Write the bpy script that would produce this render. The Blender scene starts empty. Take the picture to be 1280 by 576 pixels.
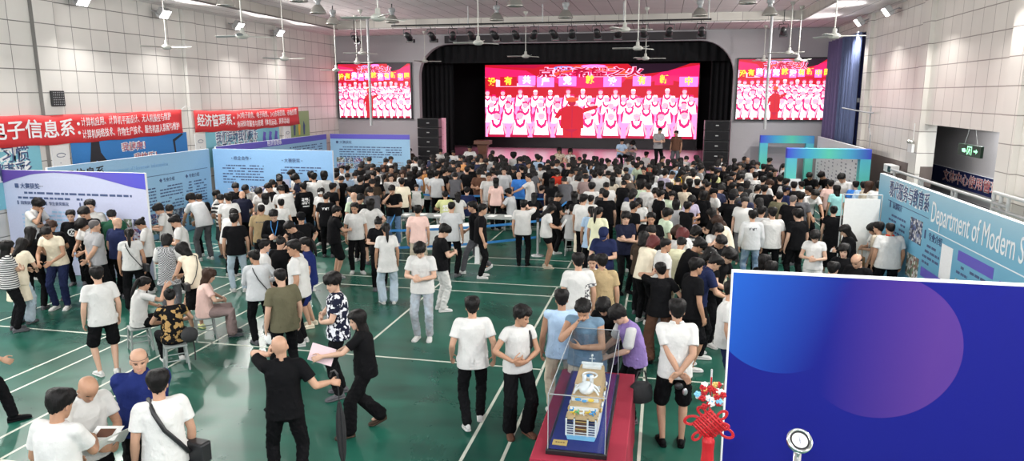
import bpy, bmesh, random
import numpy as np
from math import *
C = bpy.context.scene.collection
SC = bpy.context.scene
# ------------------------------------------------------------------ camera, world, lights, exposure
EYE = np.array([0, 0, 4.1]); YAW = radians(11.97); PITCH = radians(10.87); FPX = 880.
cam = bpy.data.objects.new('camera', bpy.data.cameras.new('camera')); C.objects.link(cam)
cam.location = EYE; cam.rotation_euler = (pi/2 - PITCH, 0, YAW); cam.data.sensor_width = 36; cam.data.lens = FPX/1280*36; cam.data.clip_end = 200; cam.data.clip_start = .1
SC.camera = cam
wd = bpy.data.worlds.new('daylight'); SC.world = wd; wd.use_nodes = True
wd.node_tree.nodes['Background'].inputs[0].default_value = (.86, .93, 1., 1); wd.node_tree.nodes['Background'].inputs[1].default_value = .75
SC.view_settings.view_transform = 'Standard'; SC.view_settings.look = 'None'; SC.view_settings.gamma = 1; SC.view_settings.use_curve_mapping = False
SC.view_settings.exposure = 0.0
FLOOD_W = 250.; HALL_W = 400.
def area(name, loc, aim, w, h, energy, col=(1, .97, .93), spread=180):
    l = bpy.data.lights.new(name, 'AREA'); l.shape = 'RECTANGLE'; l.size = w; l.size_y = h; l.energy = energy; l.color = col; l.spread = radians(spread)
    o = bpy.data.objects.new(name, l); C.objects.link(o); o.location = loc
    from mathutils import Vector
    o.rotation_euler = (Vector(aim) - Vector(loc)).to_track_quat('-Z', 'Y').to_euler(); return o
# the rows of floodlights along both side walls (their housings are built further down), also those behind the camera
LEFT_FLOOD = [15.96, 19.0, 22.8, 25.5]; RIGHT_FLOOD = [26.5, 23.35, 19.3]
for y in LEFT_FLOOD + [12.2, 8.4, 4.6, .8]: area('floodlight_beam', (-14.42, y, 6.36), (-8.6, y-.2, 1.2), .34, .26, FLOOD_W, spread=150)
for y in RIGHT_FLOOD + [15.4, 11.6, 7.8, 4, .2]: area('floodlight_beam', (6.22, y, 6.42), (.6, y-.2, 1.2), .34, .26, FLOOD_W, spread=150)
# unseen fill lamps added behind the camera to light crowd and ceiling from the front
for x in (-11, -6, -1, 4): area('rear_fill', (x, -3.2, 6.9), (x-.3, 12, 5.2), 3.2, .5, HALL_W, (.97, .98, 1.))
area('corridor_fill', (7.5, 18.2, 3.66), (7.5, 18.2, 0), .2, 1.2, 80, (.95, 1, .98))  # unseen fill lamp added to brighten the corridor wall
# ------------------------------------------------------------------ people
def A3(*a): return np.array(a, float)
def nrm(v):
    v = np.asarray(v, float); return v / (np.linalg.norm(v) + 1e-12)
def rotx(a): c, s = cos(a), sin(a); return np.array([[1,0,0],[0,c,-s],[0,s,c]])
def roty(a): c, s = cos(a), sin(a); return np.array([[c,0,s],[0,1,0],[-s,0,c]])
def rotz(a): c, s = cos(a), sin(a); return np.array([[c,-s,0],[s,c,0],[0,0,1]])

class Acc:
    def __init__(s): s.v = []; s.f = []; s.n = 0; s.m = []
    def add(s, v, f, m=0):
        v = np.asarray(v, float); s.v.append(v)
        for q in f: s.f.append([i + s.n for i in q]); s.m.append(m)
        s.n += len(v)
    def rings(s, R, cap=True, m=0):
        n = len(R[0]); V = np.concatenate(R); F = []
        for i in range(len(R) - 1):
            for j in range(n):
                k = (j + 1) % n
                F.append([i*n+j, i*n+k, (i+1)*n+k, (i+1)*n+j])
        if cap:
            V = np.concatenate([V, [R[0].mean(0)], [R[-1].mean(0)]]); a = len(R)*n; e = (len(R)-1)*n
            for j in range(n):
                k = (j + 1) % n
                F.append([a, k, j]); F.append([a+1, e+j, e+k])
        s.add(V, F, m)
    def tube(s, P, r, n=12, flat=None, m=0, ends=True):
        P = [np.asarray(p, float) for p in P]; r = list(r)
        T = [nrm(P[min(i+1, len(P)-1)] - P[max(i-1, 0)]) for i in range(len(P))]
        if ends:
            P = [P[0]-T[0]*r[0]*.75, P[0]-T[0]*r[0]*.4] + P + [P[-1]+T[-1]*r[-1]*.4, P[-1]+T[-1]*r[-1]*.75]
            T = [T[0], T[0]] + T + [T[-1], T[-1]]; r = [r[0]*.45, r[0]*.85] + r + [r[-1]*.85, r[-1]*.45]
        u = np.cross(T[0], A3(0.03, .1, 1)) if flat is None else np.asarray(flat, float)
        if np.linalg.norm(u) < .1: u = np.cross(T[0], A3(1, 0, 0))
        R = []; ang = np.arange(n) * 2*pi/n
        for p, t, rr in zip(P, T, r):
            u = nrm(u - t*np.dot(u, t)); w = np.cross(t, u)
            R.append(p + rr*(np.cos(ang)[:, None]*u + np.sin(ang)[:, None]*w))
        s.rings(R, True, m)
    def ell(s, c, r, R=None, n=12, m=0):
        Q = []; R = np.eye(3) if R is None else R
        for i in range(1, n//2+2):
            t = pi*i/(n//2+2); a = np.arange(n)*2*pi/n
            L = np.stack([np.sin(t)*np.cos(a)*r[0], np.sin(t)*np.sin(a)*r[1], -np.cos(t)*np.ones(n)*r[2]], 1)
            Q.append(np.asarray(c) + L @ R.T)
        s.rings(Q, True, m)
    def mesh(s, name, mats=()):
        me = bpy.data.meshes.new(name); V = np.concatenate(s.v) if s.v else np.zeros((0, 3))
        me.from_pydata(V.tolist(), [], s.f)
        for x in mats: me.materials.append(x)
        if mats and any(s.m): me.polygons.foreach_set('material_index', s.m)
        return me

def smooth_shade(me):
    me.polygons.foreach_set('use_smooth', np.ones(len(me.polygons), bool)); me.update()
def getco(me):
    a = np.empty(len(me.vertices)*3); me.vertices.foreach_get('co', a); return a.reshape(-1, 3)
def setco(me, a): me.vertices.foreach_set('co', np.ascontiguousarray(a).ravel()); me.update()
def getno(me):
    a = np.empty(len(me.vertices)*3, np.float32); me.vertex_normals.foreach_get('vector', a); return a.reshape(-1, 3).astype(float)

def remesh(acc, voxel, it=3, fac=.5):
    me = acc.mesh('tmp'); ob = bpy.data.objects.new('tmp', me); C.objects.link(ob)
    m = ob.modifiers.new('r', 'REMESH'); m.mode = 'VOXEL'; m.voxel_size = voxel
    if it:
        k = ob.modifiers.new('s', 'SMOOTH'); k.iterations = it; k.factor = fac
    dg = bpy.context.evaluated_depsgraph_get()
    out = bpy.data.meshes.new_from_object(ob.evaluated_get(dg))
    bpy.data.objects.remove(ob); bpy.data.meshes.remove(me)
    smooth_shade(out); return out

# head profile: z above the chin, half width, front, back
HZ = np.array([0, .015, .04, .07, .10, .13, .16, .185, .205, .218])
HW = np.array([.024, .040, .055, .064, .0705, .0745, .0745, .068, .052, .026])
HF = np.array([.088, .092, .091, .090, .089, .092, .089, .078, .056, .028])
HB = np.array([.0, -.025, -.055, -.078, -.092, -.099, -.100, -.090, -.068, -.034])
def head_pt(z, th, off=0.):
    z = np.asarray(z, float); w = np.interp(z, HZ, HW)+off; f = np.interp(z, HZ, HF)+off; b = np.interp(z, HZ, HB)-off
    cy = (f+b)/2; d = (f-b)/2; s, c = np.sin(th), np.cos(th); e = .86
    return np.stack([w*np.sign(s)*np.abs(s)**e, cy + d*np.sign(c)*np.abs(c)**e, z + 0*th], -1)

class Fig:
    """joint positions of a 1.72 m figure facing +Y, from pose values"""
    def __init__(s, p):
        g = p.get; s.p = p; w = s.w = g('w', 1.); s.belly = g('belly', 0.); s.fem = g('fem', 0)
        s.P = A3(*g('pelvis', (0, 0, .93)))
        tilt, lean, roll, twist = [radians(x) for x in g('torso', (0, 3, 0, 0))]   # pelvis pitch, chest pitch, roll, twist
        s.fr = []
        pos = s.P.copy(); st = .01
        for i in range(-14, 62):
            q = i*st; f = min(1, max(0, (q-.02)/.34)); f = f*f*(3-2*f)
            R = rotz(-twist*f) @ rotx(-(tilt + (lean-tilt)*f)) @ roty(roll*f); s.fr.append([q, None, R])
        k0 = 14; s.fr[k0][1] = s.P
        for i in range(k0+1, len(s.fr)): s.fr[i][1] = s.fr[i-1][1] + s.fr[i-1][2] @ A3(0, 0, st)
        for i in range(k0-1, -1, -1): s.fr[i][1] = s.fr[i+1][1] - s.fr[i+1][2] @ A3(0, 0, st)
        Rc = s.fr[60][2]; s.Rc = Rc
        sx = .172*(1-.09*s.fem)*(.5+.5*w)
        up = g('shrug', 0)
        s.sh = [s.at(.445, (e*sx, -.005, .02+up)) for e in (-1, 1)]
        hp, hy, hr = [radians(x) for x in g('head', (6, 0, 0))]
        s.Rh = Rc @ rotz(-hy) @ rotx(-hp) @ roty(hr)
        s.nb = s.at(.52, (0, -.005, 0)); s.nt = s.nb + nrm(Rc[:, 2]*.7 + s.Rh[:, 2]*.3)*.055
        s.ho = s.nt + s.Rh @ A3(0, .012, -.03)
        s.arm = []
        for i, (e, key) in enumerate(((-1, 'lh'), (1, 'rh'))):
            h = g(key, 'hang'); S = s.sh[i]; L1, L2 = .285, .25
            if h == 'hang': h = dict(t=S + rotz(-twist*.5) @ A3(e*.07, .05, -.515), e=A3(e*.5, -1, 0), th=A3(-e*.2, 1, 0))
            t = np.asarray(h['t'], float); e_ = np.asarray(h.get('e', (e*.7, -.5, -.6)), float)
            E, Wp = ik(S, t, L1, L2, e_)
            d = nrm(h.get('d', Wp-E)); th = np.asarray(h.get('th', (-e*.3, .6, .8)), float); th = nrm(th - d*np.dot(th, d))
            n = np.cross(th, d) if e > 0 else np.cross(d, th)
            s.arm.append(dict(S=S, E=E, W=Wp, d=d, th=th, n=n, e=e, curl=h.get('curl', 45)))
        s.hand = [a['W'] + a['d']*.095 + a['n']*.028 for a in s.arm]
        s.leg = []
        for i, (e, key) in enumerate(((-1, 'lf'), (1, 'rf'))):
            f = g(key, (e*.105, 0, 0, e*8))
            hj = s.P + s.fr[14][2] @ A3(e*.088*w**.5, 0, -.03)
            fy = radians(-f[3]); fd = rotz(fy) @ A3(0, 1, 0)
            pit = radians(f[4]) if len(f) > 4 else 0        # heel lift
            an = A3(f[0], f[1], f[2]+.085+.14*sin(pit)) + fd*(.10*(1-cos(pit)))
            K, An = ik(hj, an, .43, .42, fd + A3(e*.12, 0, .05))
            s.leg.append(dict(H=hj, K=K, A=An, fd=fd, e=e, pit=pit))
    def at(s, q, o=(0, 0, 0)):
        i = min(len(s.fr)-1, max(0, int(round(q/.01))+14)); return s.fr[i][1] + s.fr[i][2] @ np.asarray(o, float)
    def ring(s, q, rx, ry, yo=0., n=20, ex=.9, zo=0):
        i = min(len(s.fr)-1, max(0, int(round(q/.01))+14)); a = np.arange(n)*2*pi/n
        c, t = np.cos(a), np.sin(a)
        L = np.stack([rx*np.sign(c)*np.abs(c)**ex, yo + ry*np.sign(t)*np.abs(t)**ex, 0*a+zo], 1)
        return s.fr[i][1] + L @ s.fr[i][2].T

def ik(S, t, l1, l2, hint):
    d = t - S; L = np.linalg.norm(d); mx = (l1+l2)*.995
    if L > mx: t = S + d*(mx/L); d = t - S; L = mx
    L = max(L, abs(l1-l2)+.02); u = nrm(d); a = (l1*l1 - l2*l2 + L*L)/(2*L); h = sqrt(max(l1*l1 - a*a, 0))
    hp = nrm(hint - u*np.dot(hint, u)); return S + u*a + hp*h, t

def body_mesh(F, voxel):
    A = Acc(); w = F.w; fem = F.fem
    T = [(-.11, .10, .085, -.005), (-.06, .150, .105, -.01), (0, .165+.008*fem, .115, -.012), (.08, .152, .105, -.005), (.16, .138-.012*fem, .100, .003), (.26, .150-.012*fem, .108, .008), (.34, .163-.016*fem, .115, .008), (.41, .160-.016*fem, .105, 0), (.455, .135-.01*fem, .082, -.006), (.49, .085, .062, -.008), (.525, .055, .055, -.004)]
    A.rings([F.ring(q, rx*w-(.022 if q < .47 else .006), ry*(.5+.5*w)-(.020 if q < .47 else .006)+F.belly*.4*exp(-((q-.1)/.14)**2), yo+F.belly*.5*exp(-((q-.1)/.14)**2)) for q, rx, ry, yo in T])
    A.tube([F.at(.47, (0, -.01, 0)), F.nb, F.nt, F.ho + F.Rh @ A3(0, -.012, .05)], [.062, .052, .052, .055], 14)
    th = np.arange(28)*2*pi/28
    A.rings([F.ho + head_pt(z, th) @ F.Rh.T for z in (0, .008, .02, .04, .06, .08, .10, .12, .14, .16, .175, .19, .203, .213, .219)])
    hl = lambda c, r, R=None: A.ell(F.ho + F.Rh @ A3(*c), r, F.Rh if R is None else F.Rh @ R, 10)
    if voxel < .009:
        A.tube([F.ho + F.Rh @ A3(0, .088, .122), F.ho + F.Rh @ A3(0, .098, .095), F.ho + F.Rh @ A3(0, .106, .076)], [.007, .009, .012], 8)
        hl((-.011, .097, .072), (.008, .009, .006)); hl((.011, .097, .072), (.008, .009, .006))
        hl((0, .089, .050), (.021, .010, .005)); hl((0, .089, .040), (.019, .010, .006))
    else:
        A.tube([F.ho + F.Rh @ A3(0, .088, .12), F.ho + F.Rh @ A3(0, .102, .078)], [.009, .015], 6)
    for e in (-1, 1): hl((e*.075, -.008, .095), (.008, .017, .031), rotz(e*.35))
    for a in F.arm:
        q = w**.4*(1-.1*fem)
        S, E, W = a['S'], a['E'], a['W']; ce = F.at(.47, (a['e']*.07, -.01, .0))
        A.tube([ce, (ce+S)/2, S], [.044, .046, .050*q], 12)
        A.tube([S, S*.7+E*.3, S*.35+E*.65, E], [.050*q, .047*q, .044*q, .038*q], 12)
        A.tube([E, E*.72+W*.28, E*.35+W*.65, W], [.038*q, .041*q, .034*q, .026*q], 12)
        d, n, thm = a['d'], a['n'], a['th']
        R = []; ang = np.arange(12)*2*pi/12
        for x, wd, tk in ((-.01, .025, .021), (.015, .031, .019), (.05, .040, .017), (.08, .041, .014), (.092, .036, .010)):
            R.append(W + d*x + np.cos(ang)[:, None]*thm*wd + np.sin(ang)[:, None]*n*tk)
        A.rings(R)
        c0 = radians(a['curl']); rr = max(.0085, voxel*1.25)
        if voxel < .0085:
            for k, (o, L) in enumerate(((.031, .070), (.0105, .078), (-.0105, .072), (-.031, .057))):
                p = W + d*.085 + thm*o; dd = d + thm*o*1.6; pts = [p - d*.02, p]; an = c0*.25
                for sg in (.45, .32, .25):
                    an += c0*.33; pts.append(pts[-1] + (nrm(dd)*cos(an) + n*sin(an))*L*sg)
                A.tube(pts, [rr, rr*1.02, rr, rr*.93, rr*.85], 8)
            p = W + d*.022 + thm*.022; A.tube([p, p + (d*.55 + thm*.75 + n*.3)*.038, p + (d*.8 + thm*.62 + n*.5)*.066, p + (d*1. + thm*.5 + n*.65)*.085], [.013, .011, rr*1.05, rr*.95], 8)
        else:
            an = c0*.5; m1 = W + d*.085; m2 = m1 + (d*cos(an)+n*sin(an))*.04; m3 = m2 + (d*cos(2*an)+n*sin(2*an))*.035
            for o in (.028, .0, -.026): A.tube([m1+thm*o, m2+thm*o, m3+thm*o*.9], [.013, .012, .011], 6)
            p = W + d*.025 + thm*.02; A.tube([p, p + (d*.6+thm*.8+n*.3)*.05, p + (d+thm*.75+n*.5)*.065], [.015, .013, .011], 6)
    for l in F.leg:
        q = w**.5; H, K, An = l['H'], l['K'], l['A']
        A.tube([H, H*.7+K*.3, H*.3+K*.7, K], [.074*q, .070*q, .058*q, .050*q], 12)
        A.tube([K, K*.72+An*.28, K*.4+An*.6, An], [.050*q, .052*q, .042*q, .031], 12)
        A.tube([An - A3(0, 0, .01), An + l['fd']*.05 - A3(0, 0, .038), An + l['fd']*.12 - A3(0, 0, .055)], [.032, .030, .022], 8)
    me = remesh(A, voxel, 2 if voxel < .0085 else 3, .45)
    co = getco(me); L = (co - F.ho) @ F.Rh; near = voxel < .009
    if near:
        dl = np.zeros_like(L)
        for e in (-1, 1):
            g = np.exp(-(((L[:, 0]-e*.032)/.017)**2 + ((L[:, 2]-.108)/.010)**2)) * (L[:, 1] > .04)
            dl[:, 1] -= .008*g
            g = np.exp(-(((L[:, 0]-e*.033)/.022)**2 + ((L[:, 2]-.127)/.008)**2)) * (L[:, 1] > .04); dl[:, 1] += .003*g
            g = np.exp(-(((L[:, 0]-e*.042)/.02)**2 + ((L[:, 2]-.078)/.018)**2)) * (L[:, 1] > .03); dl[:, 1] += .004*g
        setco(me, co + dl @ F.Rh.T)
    n = len(me.polygons); ct = np.empty(n*3); me.polygons.foreach_get('center', ct); L = (ct.reshape(-1, 3) - F.ho) @ F.Rh
    mi = np.zeros(n, np.int32); fr = L[:, 1] > .045; ax = np.abs(L[:, 0]); v = max(voxel, .004)
    brow = fr & (ax > .014) & (ax < .050) & (np.abs(L[:, 2]-.1255+.10*np.maximum(0, ax-.035)) < .25*v+.0016)
    eye = fr & (ax > .019) & (ax < .046) & (np.abs(L[:, 2]-.107) < .45*v+.0015)
    lip = fr & (ax < .022) & (np.abs(L[:, 2]-.045) < .5*v+.003)
    mi[brow | eye] = 1; mi[lip] = 2
    if near: mi[eye & (ax > .041)] = 0
    me.polygons.foreach_set('material_index', mi)
    return me

def hair_mesh(F, style, seed=0):
    S = dict(short=(.172, .105, .035, .030, .013, .018), crop=(.178, .118, .05, .009, .005, .007), fringe=(.140, .088, .03, .034, .022, .026), side=(.158, .098, .03, .036, .018, .022),
             bob=(.145, -.005, -.03, .030, .028, .032), long=(.150, -.16, -.22, .026, .022, .03), pony=(.172, .10, .035, .016, .010, .014), bun=(.172, .10, .035, .016, .010, .014), mid=(.145, -.06, -.10, .03, .028, .034), curly=(.15, .03, -.03, .045, .042, .05), afro=(.15, .06, -.02, .075, .06, .07))[style if style not in ('bald', 'balding') else 'crop']
    zf, zs, zb, tt, ts, tb = S; rng = random.Random(seed); A = Acc()
    n = 44; m = 16; th = -pi + (np.arange(n))*2*pi/n; at = np.degrees(np.abs(th))
    sg = 62 if style in ('bob', 'long', 'mid', 'curly') else 58
    b = np.interp(at, [0, sg-22, sg+4, 88, 130, 180], [zf, zf-.003, (zf+zs)/2 if zs > .05 else zf-.05, zs, (zs+zb)/2-.01, zb])
    if style in ('fringe', 'bob', 'long', 'side', 'mid'): b = b + .010*np.sin(th*3.3+seed) * (at < 50)
    if style not in ('crop', 'balding', 'pony', 'bun'): b = b + .006*np.sin(th*14+seed*1.7)*(zf > .1) + .004*np.sin(th*23-seed)
    zt = .150 if style == 'balding' else .2185
    if style == 'balding': b = np.minimum(b + .03*(at < 95)*np.clip((95-at)/30, 0, 1), zt-.002)
    outer, inner = [], []
    for i in range(m+1):
        v = i/m; z = b + (zt - b)*v**.85
        t = np.interp(at, [0, 60, 90, 180], [ts*1.0, ts, ts, tb])*min(1, .35+3.2*v); t = t + (tt-ts)*np.clip((z-.12)/.09, 0, 1)*min(1, .3+3*v)
        if style in ('afro', 'curly'): t = t*(1+.16*np.sin(th*9+i*1.3+seed)*np.cos(i*.9+th*2))
        else: t = t*(1+.16*np.sin(th*6+i*.4+seed)+.13*np.sin(th*15-i*.55+seed*.3))
        zz = np.clip(z, .06, .2185); p = head_pt(zz, th, t if v < .98 else t*.9)
        p[:, 2] = np.where(z < .06, z, p[:, 2]); k = np.clip((z-.13)/.09, 0, 1); p[:, 2] += tt*.95*k**1.5
        lo = z < .03
        if lo.any():
            q = np.clip((.03-z)/.2, 0, 1); p[:, 0] = np.where(lo, p[:, 0]*(1-.05*q), p[:, 0]); p[:, 1] = np.where(lo & (at > 100), p[:, 1] - .012*q, p[:, 1])
        outer.append(p)
        pi_ = head_pt(zz, th, -.006); pi_[:, 2] = np.where(z < .06, z+.004, pi_[:, 2]); inner.append(pi_)
    A.rings(inner[::-1] + [outer[0]] + outer, style != 'balding')
    if style == 'balding':
        pass
    if style == 'bun': A.ell((0, -.115, .185), (.042, .040, .040)); A.tube([(0, -.08, .17), (0, -.115, .185)], [.03, .035])
    if style == 'pony':
        A.tube([(0, -.095, .16), (0, -.135, .15), (0, -.15, .09), (0, -.15, 0), (0, -.148, -.09), (0, -.145, -.16)], [.02, .027, .033, .034, .028, .010], 10)
    for i in range(len(A.v)): A.v[i] = F.ho + A.v[i] @ F.Rh.T
    me = A.mesh('hair'); smooth_shade(me); return me

def cap_mesh(F, back=False):
    A = Acc(); th = -pi + np.arange(32)*2*pi/32; R = []
    for z, t in ((.135, .016), (.15, .021), (.17, .024), (.19, .024), (.208, .022), (.2185, .016)):
        p = head_pt(z, th, t); p[:, 2] += .02*max(0, (z-.15)/.07); R.append(p)
    A.rings(R)
    s = -1 if back else 1; V = []; n = 13
    for r in (0, .5, 1.):
        for i in range(n):
            a = -1.05 + 2.1*i/(n-1); x = .085*sin(a)*(1-.1*r); y = .082*cos(a)+.012 + r*.075*cos(a*.8); V.append((x, s*y, .142 - .018*r - .03*abs(sin(a))**2*r))
    V = np.array(V); V2 = V - A3(0, 0, .006); Fs = []
    for r in range(2):
        for i in range(n-1):
            a = r*n+i; q = [a, a+1, a+n+1, a+n]; Fs.append(q); Fs.append([x+3*n for x in q[::-1]])
    edge = list(range(n)) + [2*n-1] + list(range(3*n-1, 2*n-1, -1)) + [n]
    for i in range(len(edge)):
        a, c = edge[i], edge[(i+1) % len(edge)]; Fs.append([a, a+3*n, c+3*n, c])
    A.add(np.concatenate([V, V2]), Fs)
    A.ell((0, -.005, .2185+.034), (.008, .008, .005))
    for i in range(len(A.v)): A.v[i] = F.ho + A.v[i] @ F.Rh.T
    me = A.mesh('cap'); smooth_shade(me); return me

def wrinkle(me, F, amp, seed, kind):
    co = getco(me); no = getno(me); rng = np.random.RandomState(seed); w = np.zeros(len(co))
    P = co - F.P
    for i in range(7):
        k = rng.normal(size=3)*A3(26, 26, 13 if kind == 'shirt' else 22); ph = rng.rand()*6.28
        q = np.sin(P @ k + ph + 1.5*np.sin(P @ rng.normal(size=3)*9)); w += (1-np.abs(q))**2 - .4
    if kind == 'legs': w *= np.clip((-.06-P[:, 2])/.12, .05, 1)
    else: w = np.maximum(w, -.35)
    if kind == 'shirt': w *= .6 + .9*np.exp(-((P[:, 2]-.02)/.16)**2)
    lo = P[:, 2].min(); w *= np.clip((P[:, 2]-lo-.01)/.06, 0, 1) * (1-np.clip(-no[:, 2]-.2, 0, .8)/.8) * np.clip((F.P[2]+.47-co[:, 2])/.06, .15, 1)
    setco(me, co + no*(amp*w/3)[:, None])

def shirt_mesh(F, kind, voxel, seed):
    """kind: tee, polo, blouse, vest, long, coat"""
    A = Acc(); w = F.w; fem = F.fem
    hem = dict(tee=-.10, polo=-.08, blouse=-.06, vest=-.09, long=-.09, coat=-.34, crop=-.02, dress=-.12, tunic=-.12).get(kind, -.1)
    e = .018 if kind in ('vest', 'blouse', 'polo', 'dress', 'tunic', 'crop') else .026
    bx = lambda q: np.interp(q, [-.12, 0, .16, .26, .34, .41, .455, .49, .535], [.168, .168+.006*fem, .152-.008*fem, .152-.01*fem, .163-.014*fem, .163-.016*fem, .142-.012*fem, .092, .063])
    by = lambda q: np.interp(q, [-.12, 0, .16, .26, .34, .41, .455, .49, .535], [.120, .122, .110, .112, .116, .107, .086, .066, .060])
    R = []
    for q in [x for x in (-.12, -.09, -.05, 0, .06, .12, .18, .24, .30, .36, .41, .455, .49, .52) if x > hem+.01]:
        b = F.belly*exp(-((q-.1)/.14)**2); k = e*(1 if q < .44 else .55 if q < .5 else .25); lo = .010*max(0, (.3-q)/.4) if kind not in ('dress', 'tunic', 'blouse') else 0
        R.append((q, bx(q)*w+k+lo, by(q)*(.5+.5*w)+k+lo+.4*b, -.006+.5*b))
    R = [(max(hem, -.13), R[0][1]+.004, R[0][2]+.004, R[0][3])] + R
    A.rings([F.ring(*r, n=24) for r in R])
    if kind in ('coat', 'dress', 'tunic'):
        b0 = F.at(-.08); st = dict(dress=.62, coat=.36, tunic=.15)[kind]; rr = []
        for i in range(7):
            t = i/6; a = np.arange(24)*2*pi/24; fl = (.185+.05*t)*w
            rr.append(b0 + np.stack([np.cos(a)*fl, np.sin(a)*(fl*.72)+.0, np.full(24, -st*t)], 1)*A3(1, 1, 1))
        A.rings(rr)
    if kind == 'polo' or kind == 'collar':
        A.tube([F.at(.515, (0.066*cos(x), -.004+.06*sin(x), .016+.010*-sin(x))) for x in np.linspace(-1.1, 4.25, 16)], [.015]*16, 8)
    for a in F.arm:
        S, E, W = a['S'], a['E'], a['W']; q = w**.4*(1-.1*fem); ce = F.at(.455, (a['e']*.075, -.01, .0))
        A.tube([ce, (ce+S)/2, S], [.062, .068, .070*q], 12)
        if kind == 'vest': A.tube([S*.75+ce*.25, S], [.062*q, .060*q], 12); continue
        if kind == 'long': A.tube([S, S*.5+E*.5, E], [.068*q, .062*q, .054*q], 14, ends=False); A.tube([E, E*.5+W*.5, E*.06+W*.94], [.054*q, .048*q, .038*q], 14); continue
        t = .45 if kind in ('blouse', 'dress') else .66
        A.tube([S, S*(1-t*.5)+E*t*.5, S*(1-t)+E*t], [.066*q, .068*q, .070*q if kind != 'blouse' else .060*q], 14, ends=False)
    me = remesh(A, voxel, 4, .5); wrinkle(me, F, .020 if voxel < .012 else .014, seed, 'shirt'); return me

def legs_mesh(F, kind, voxel, seed):
    """kind: trousers, slim, wide, shorts, skirt"""
    A = Acc(); w = F.w
    A.rings([F.ring(q, rx*w, ry*(.5+.5*w)+F.belly*.3*exp(-((q-.1)/.14)**2), yo, 20) for q, rx, ry, yo in ((-.12, .11, .10, -.005), (-.06, .165, .122, -.012), (0, .182, .132, -.012), (.05, .158, .110, -.008), (.10, .142, .096, -.002))])
    if kind == 'skirt':
        b0 = F.at(-.02); rr = []
        for i in range(6):
            t = i/5; a = np.arange(24)*2*pi/24; fl = (.19+.03*t)*w
            rr.append(b0 + np.stack([np.cos(a)*fl, np.sin(a)*fl*.78, np.full(24, -.46*t)], 1))
        A.rings(rr)
    else:
        r = dict(trousers=(.100, .088, .076, .072, .066), slim=(.096, .080, .064, .058, .048), wide=(.100, .096, .092, .094, .098), shorts=(.104, .100, .098), mini=(.104, .102))[kind]
        for l in F.leg:
            q = w**.5; H, K, An = l['H'], l['K'], l['A']
            if kind == 'mini': A.tube([H, H*.6+K*.4], [x*q for x in r], 14); continue
            if kind == 'shorts': A.tube([H, H*.5+K*.5, H*.06+K*.94], [x*q for x in r], 14); continue
            A.tube([H, H*.5+K*.5, K, K*.5+An*.5, K*.04+An*.96], [x*q if i < 3 else x for i, x in enumerate(r)], 14)
    me = remesh(A, voxel, 4, .5); wrinkle(me, F, .014, seed+5, 'legs'); return me

def shoe_mesh(l, kind=0):
    A = Acc(); fd = l['fd']; sd = A3(fd[1], -fd[0], 0); pr = Acc()
    prof = [(-.075, .022, .052), (-.06, .034, .085), (-.02, .037, .095), (.03, .040, .085), (.08, .046, .066), (.13, .048, .055), (.165, .040, .044), (.185, .022, .030)]
    if kind == 2: prof = [(x, w_, min(h, .045)) for x, w_, h in prof]
    for z0, z1, m in ((.024, 1, 0), (0, .028, 1)):
        R = []
        for x, wd, h in prof:
            a = np.arange(14)*2*pi/14; top = h if m == 0 else z1; b = z0
            wd = wd + (.004 if m else 0); c, s_ = np.cos(a), np.sin(a)
            zz = (b+top)/2 + (top-b)/2*np.sign(s_)*np.abs(s_)**(.7 if m == 0 else .35)
            xx = wd*np.sign(c)*np.abs(c)**.7*(1 - (.35*np.clip((zz-b)/max(top-b, .01), 0, 1)**2 if m == 0 else 0))
            R.append(np.stack([xx, np.full(14, x*1.02), zz], 1))
        A.rings(R, True, m)
    p = l['pit']; out = []
    for v in A.v:
        q = v.copy()
        if p:
            y = q[:, 1]-.11; back = y < 0; yy = np.where(back, y*cos(p)+0*q[:, 2]+q[:, 2]*sin(p)*0, y); zz = np.where(back, q[:, 2]*1 - y*sin(p), q[:, 2]); q[:, 1] = yy+.11; q[:, 2] = zz
        base = l['A'] - A3(0, 0, .085+.14*sin(p)) - fd*(.10*(1-cos(p)))
        out.append(base + q[:, :1]*sd + q[:, 1:2]*fd + q[:, 2:3]*A3(0, 0, 1))
    A.v = out
    return A

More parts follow.
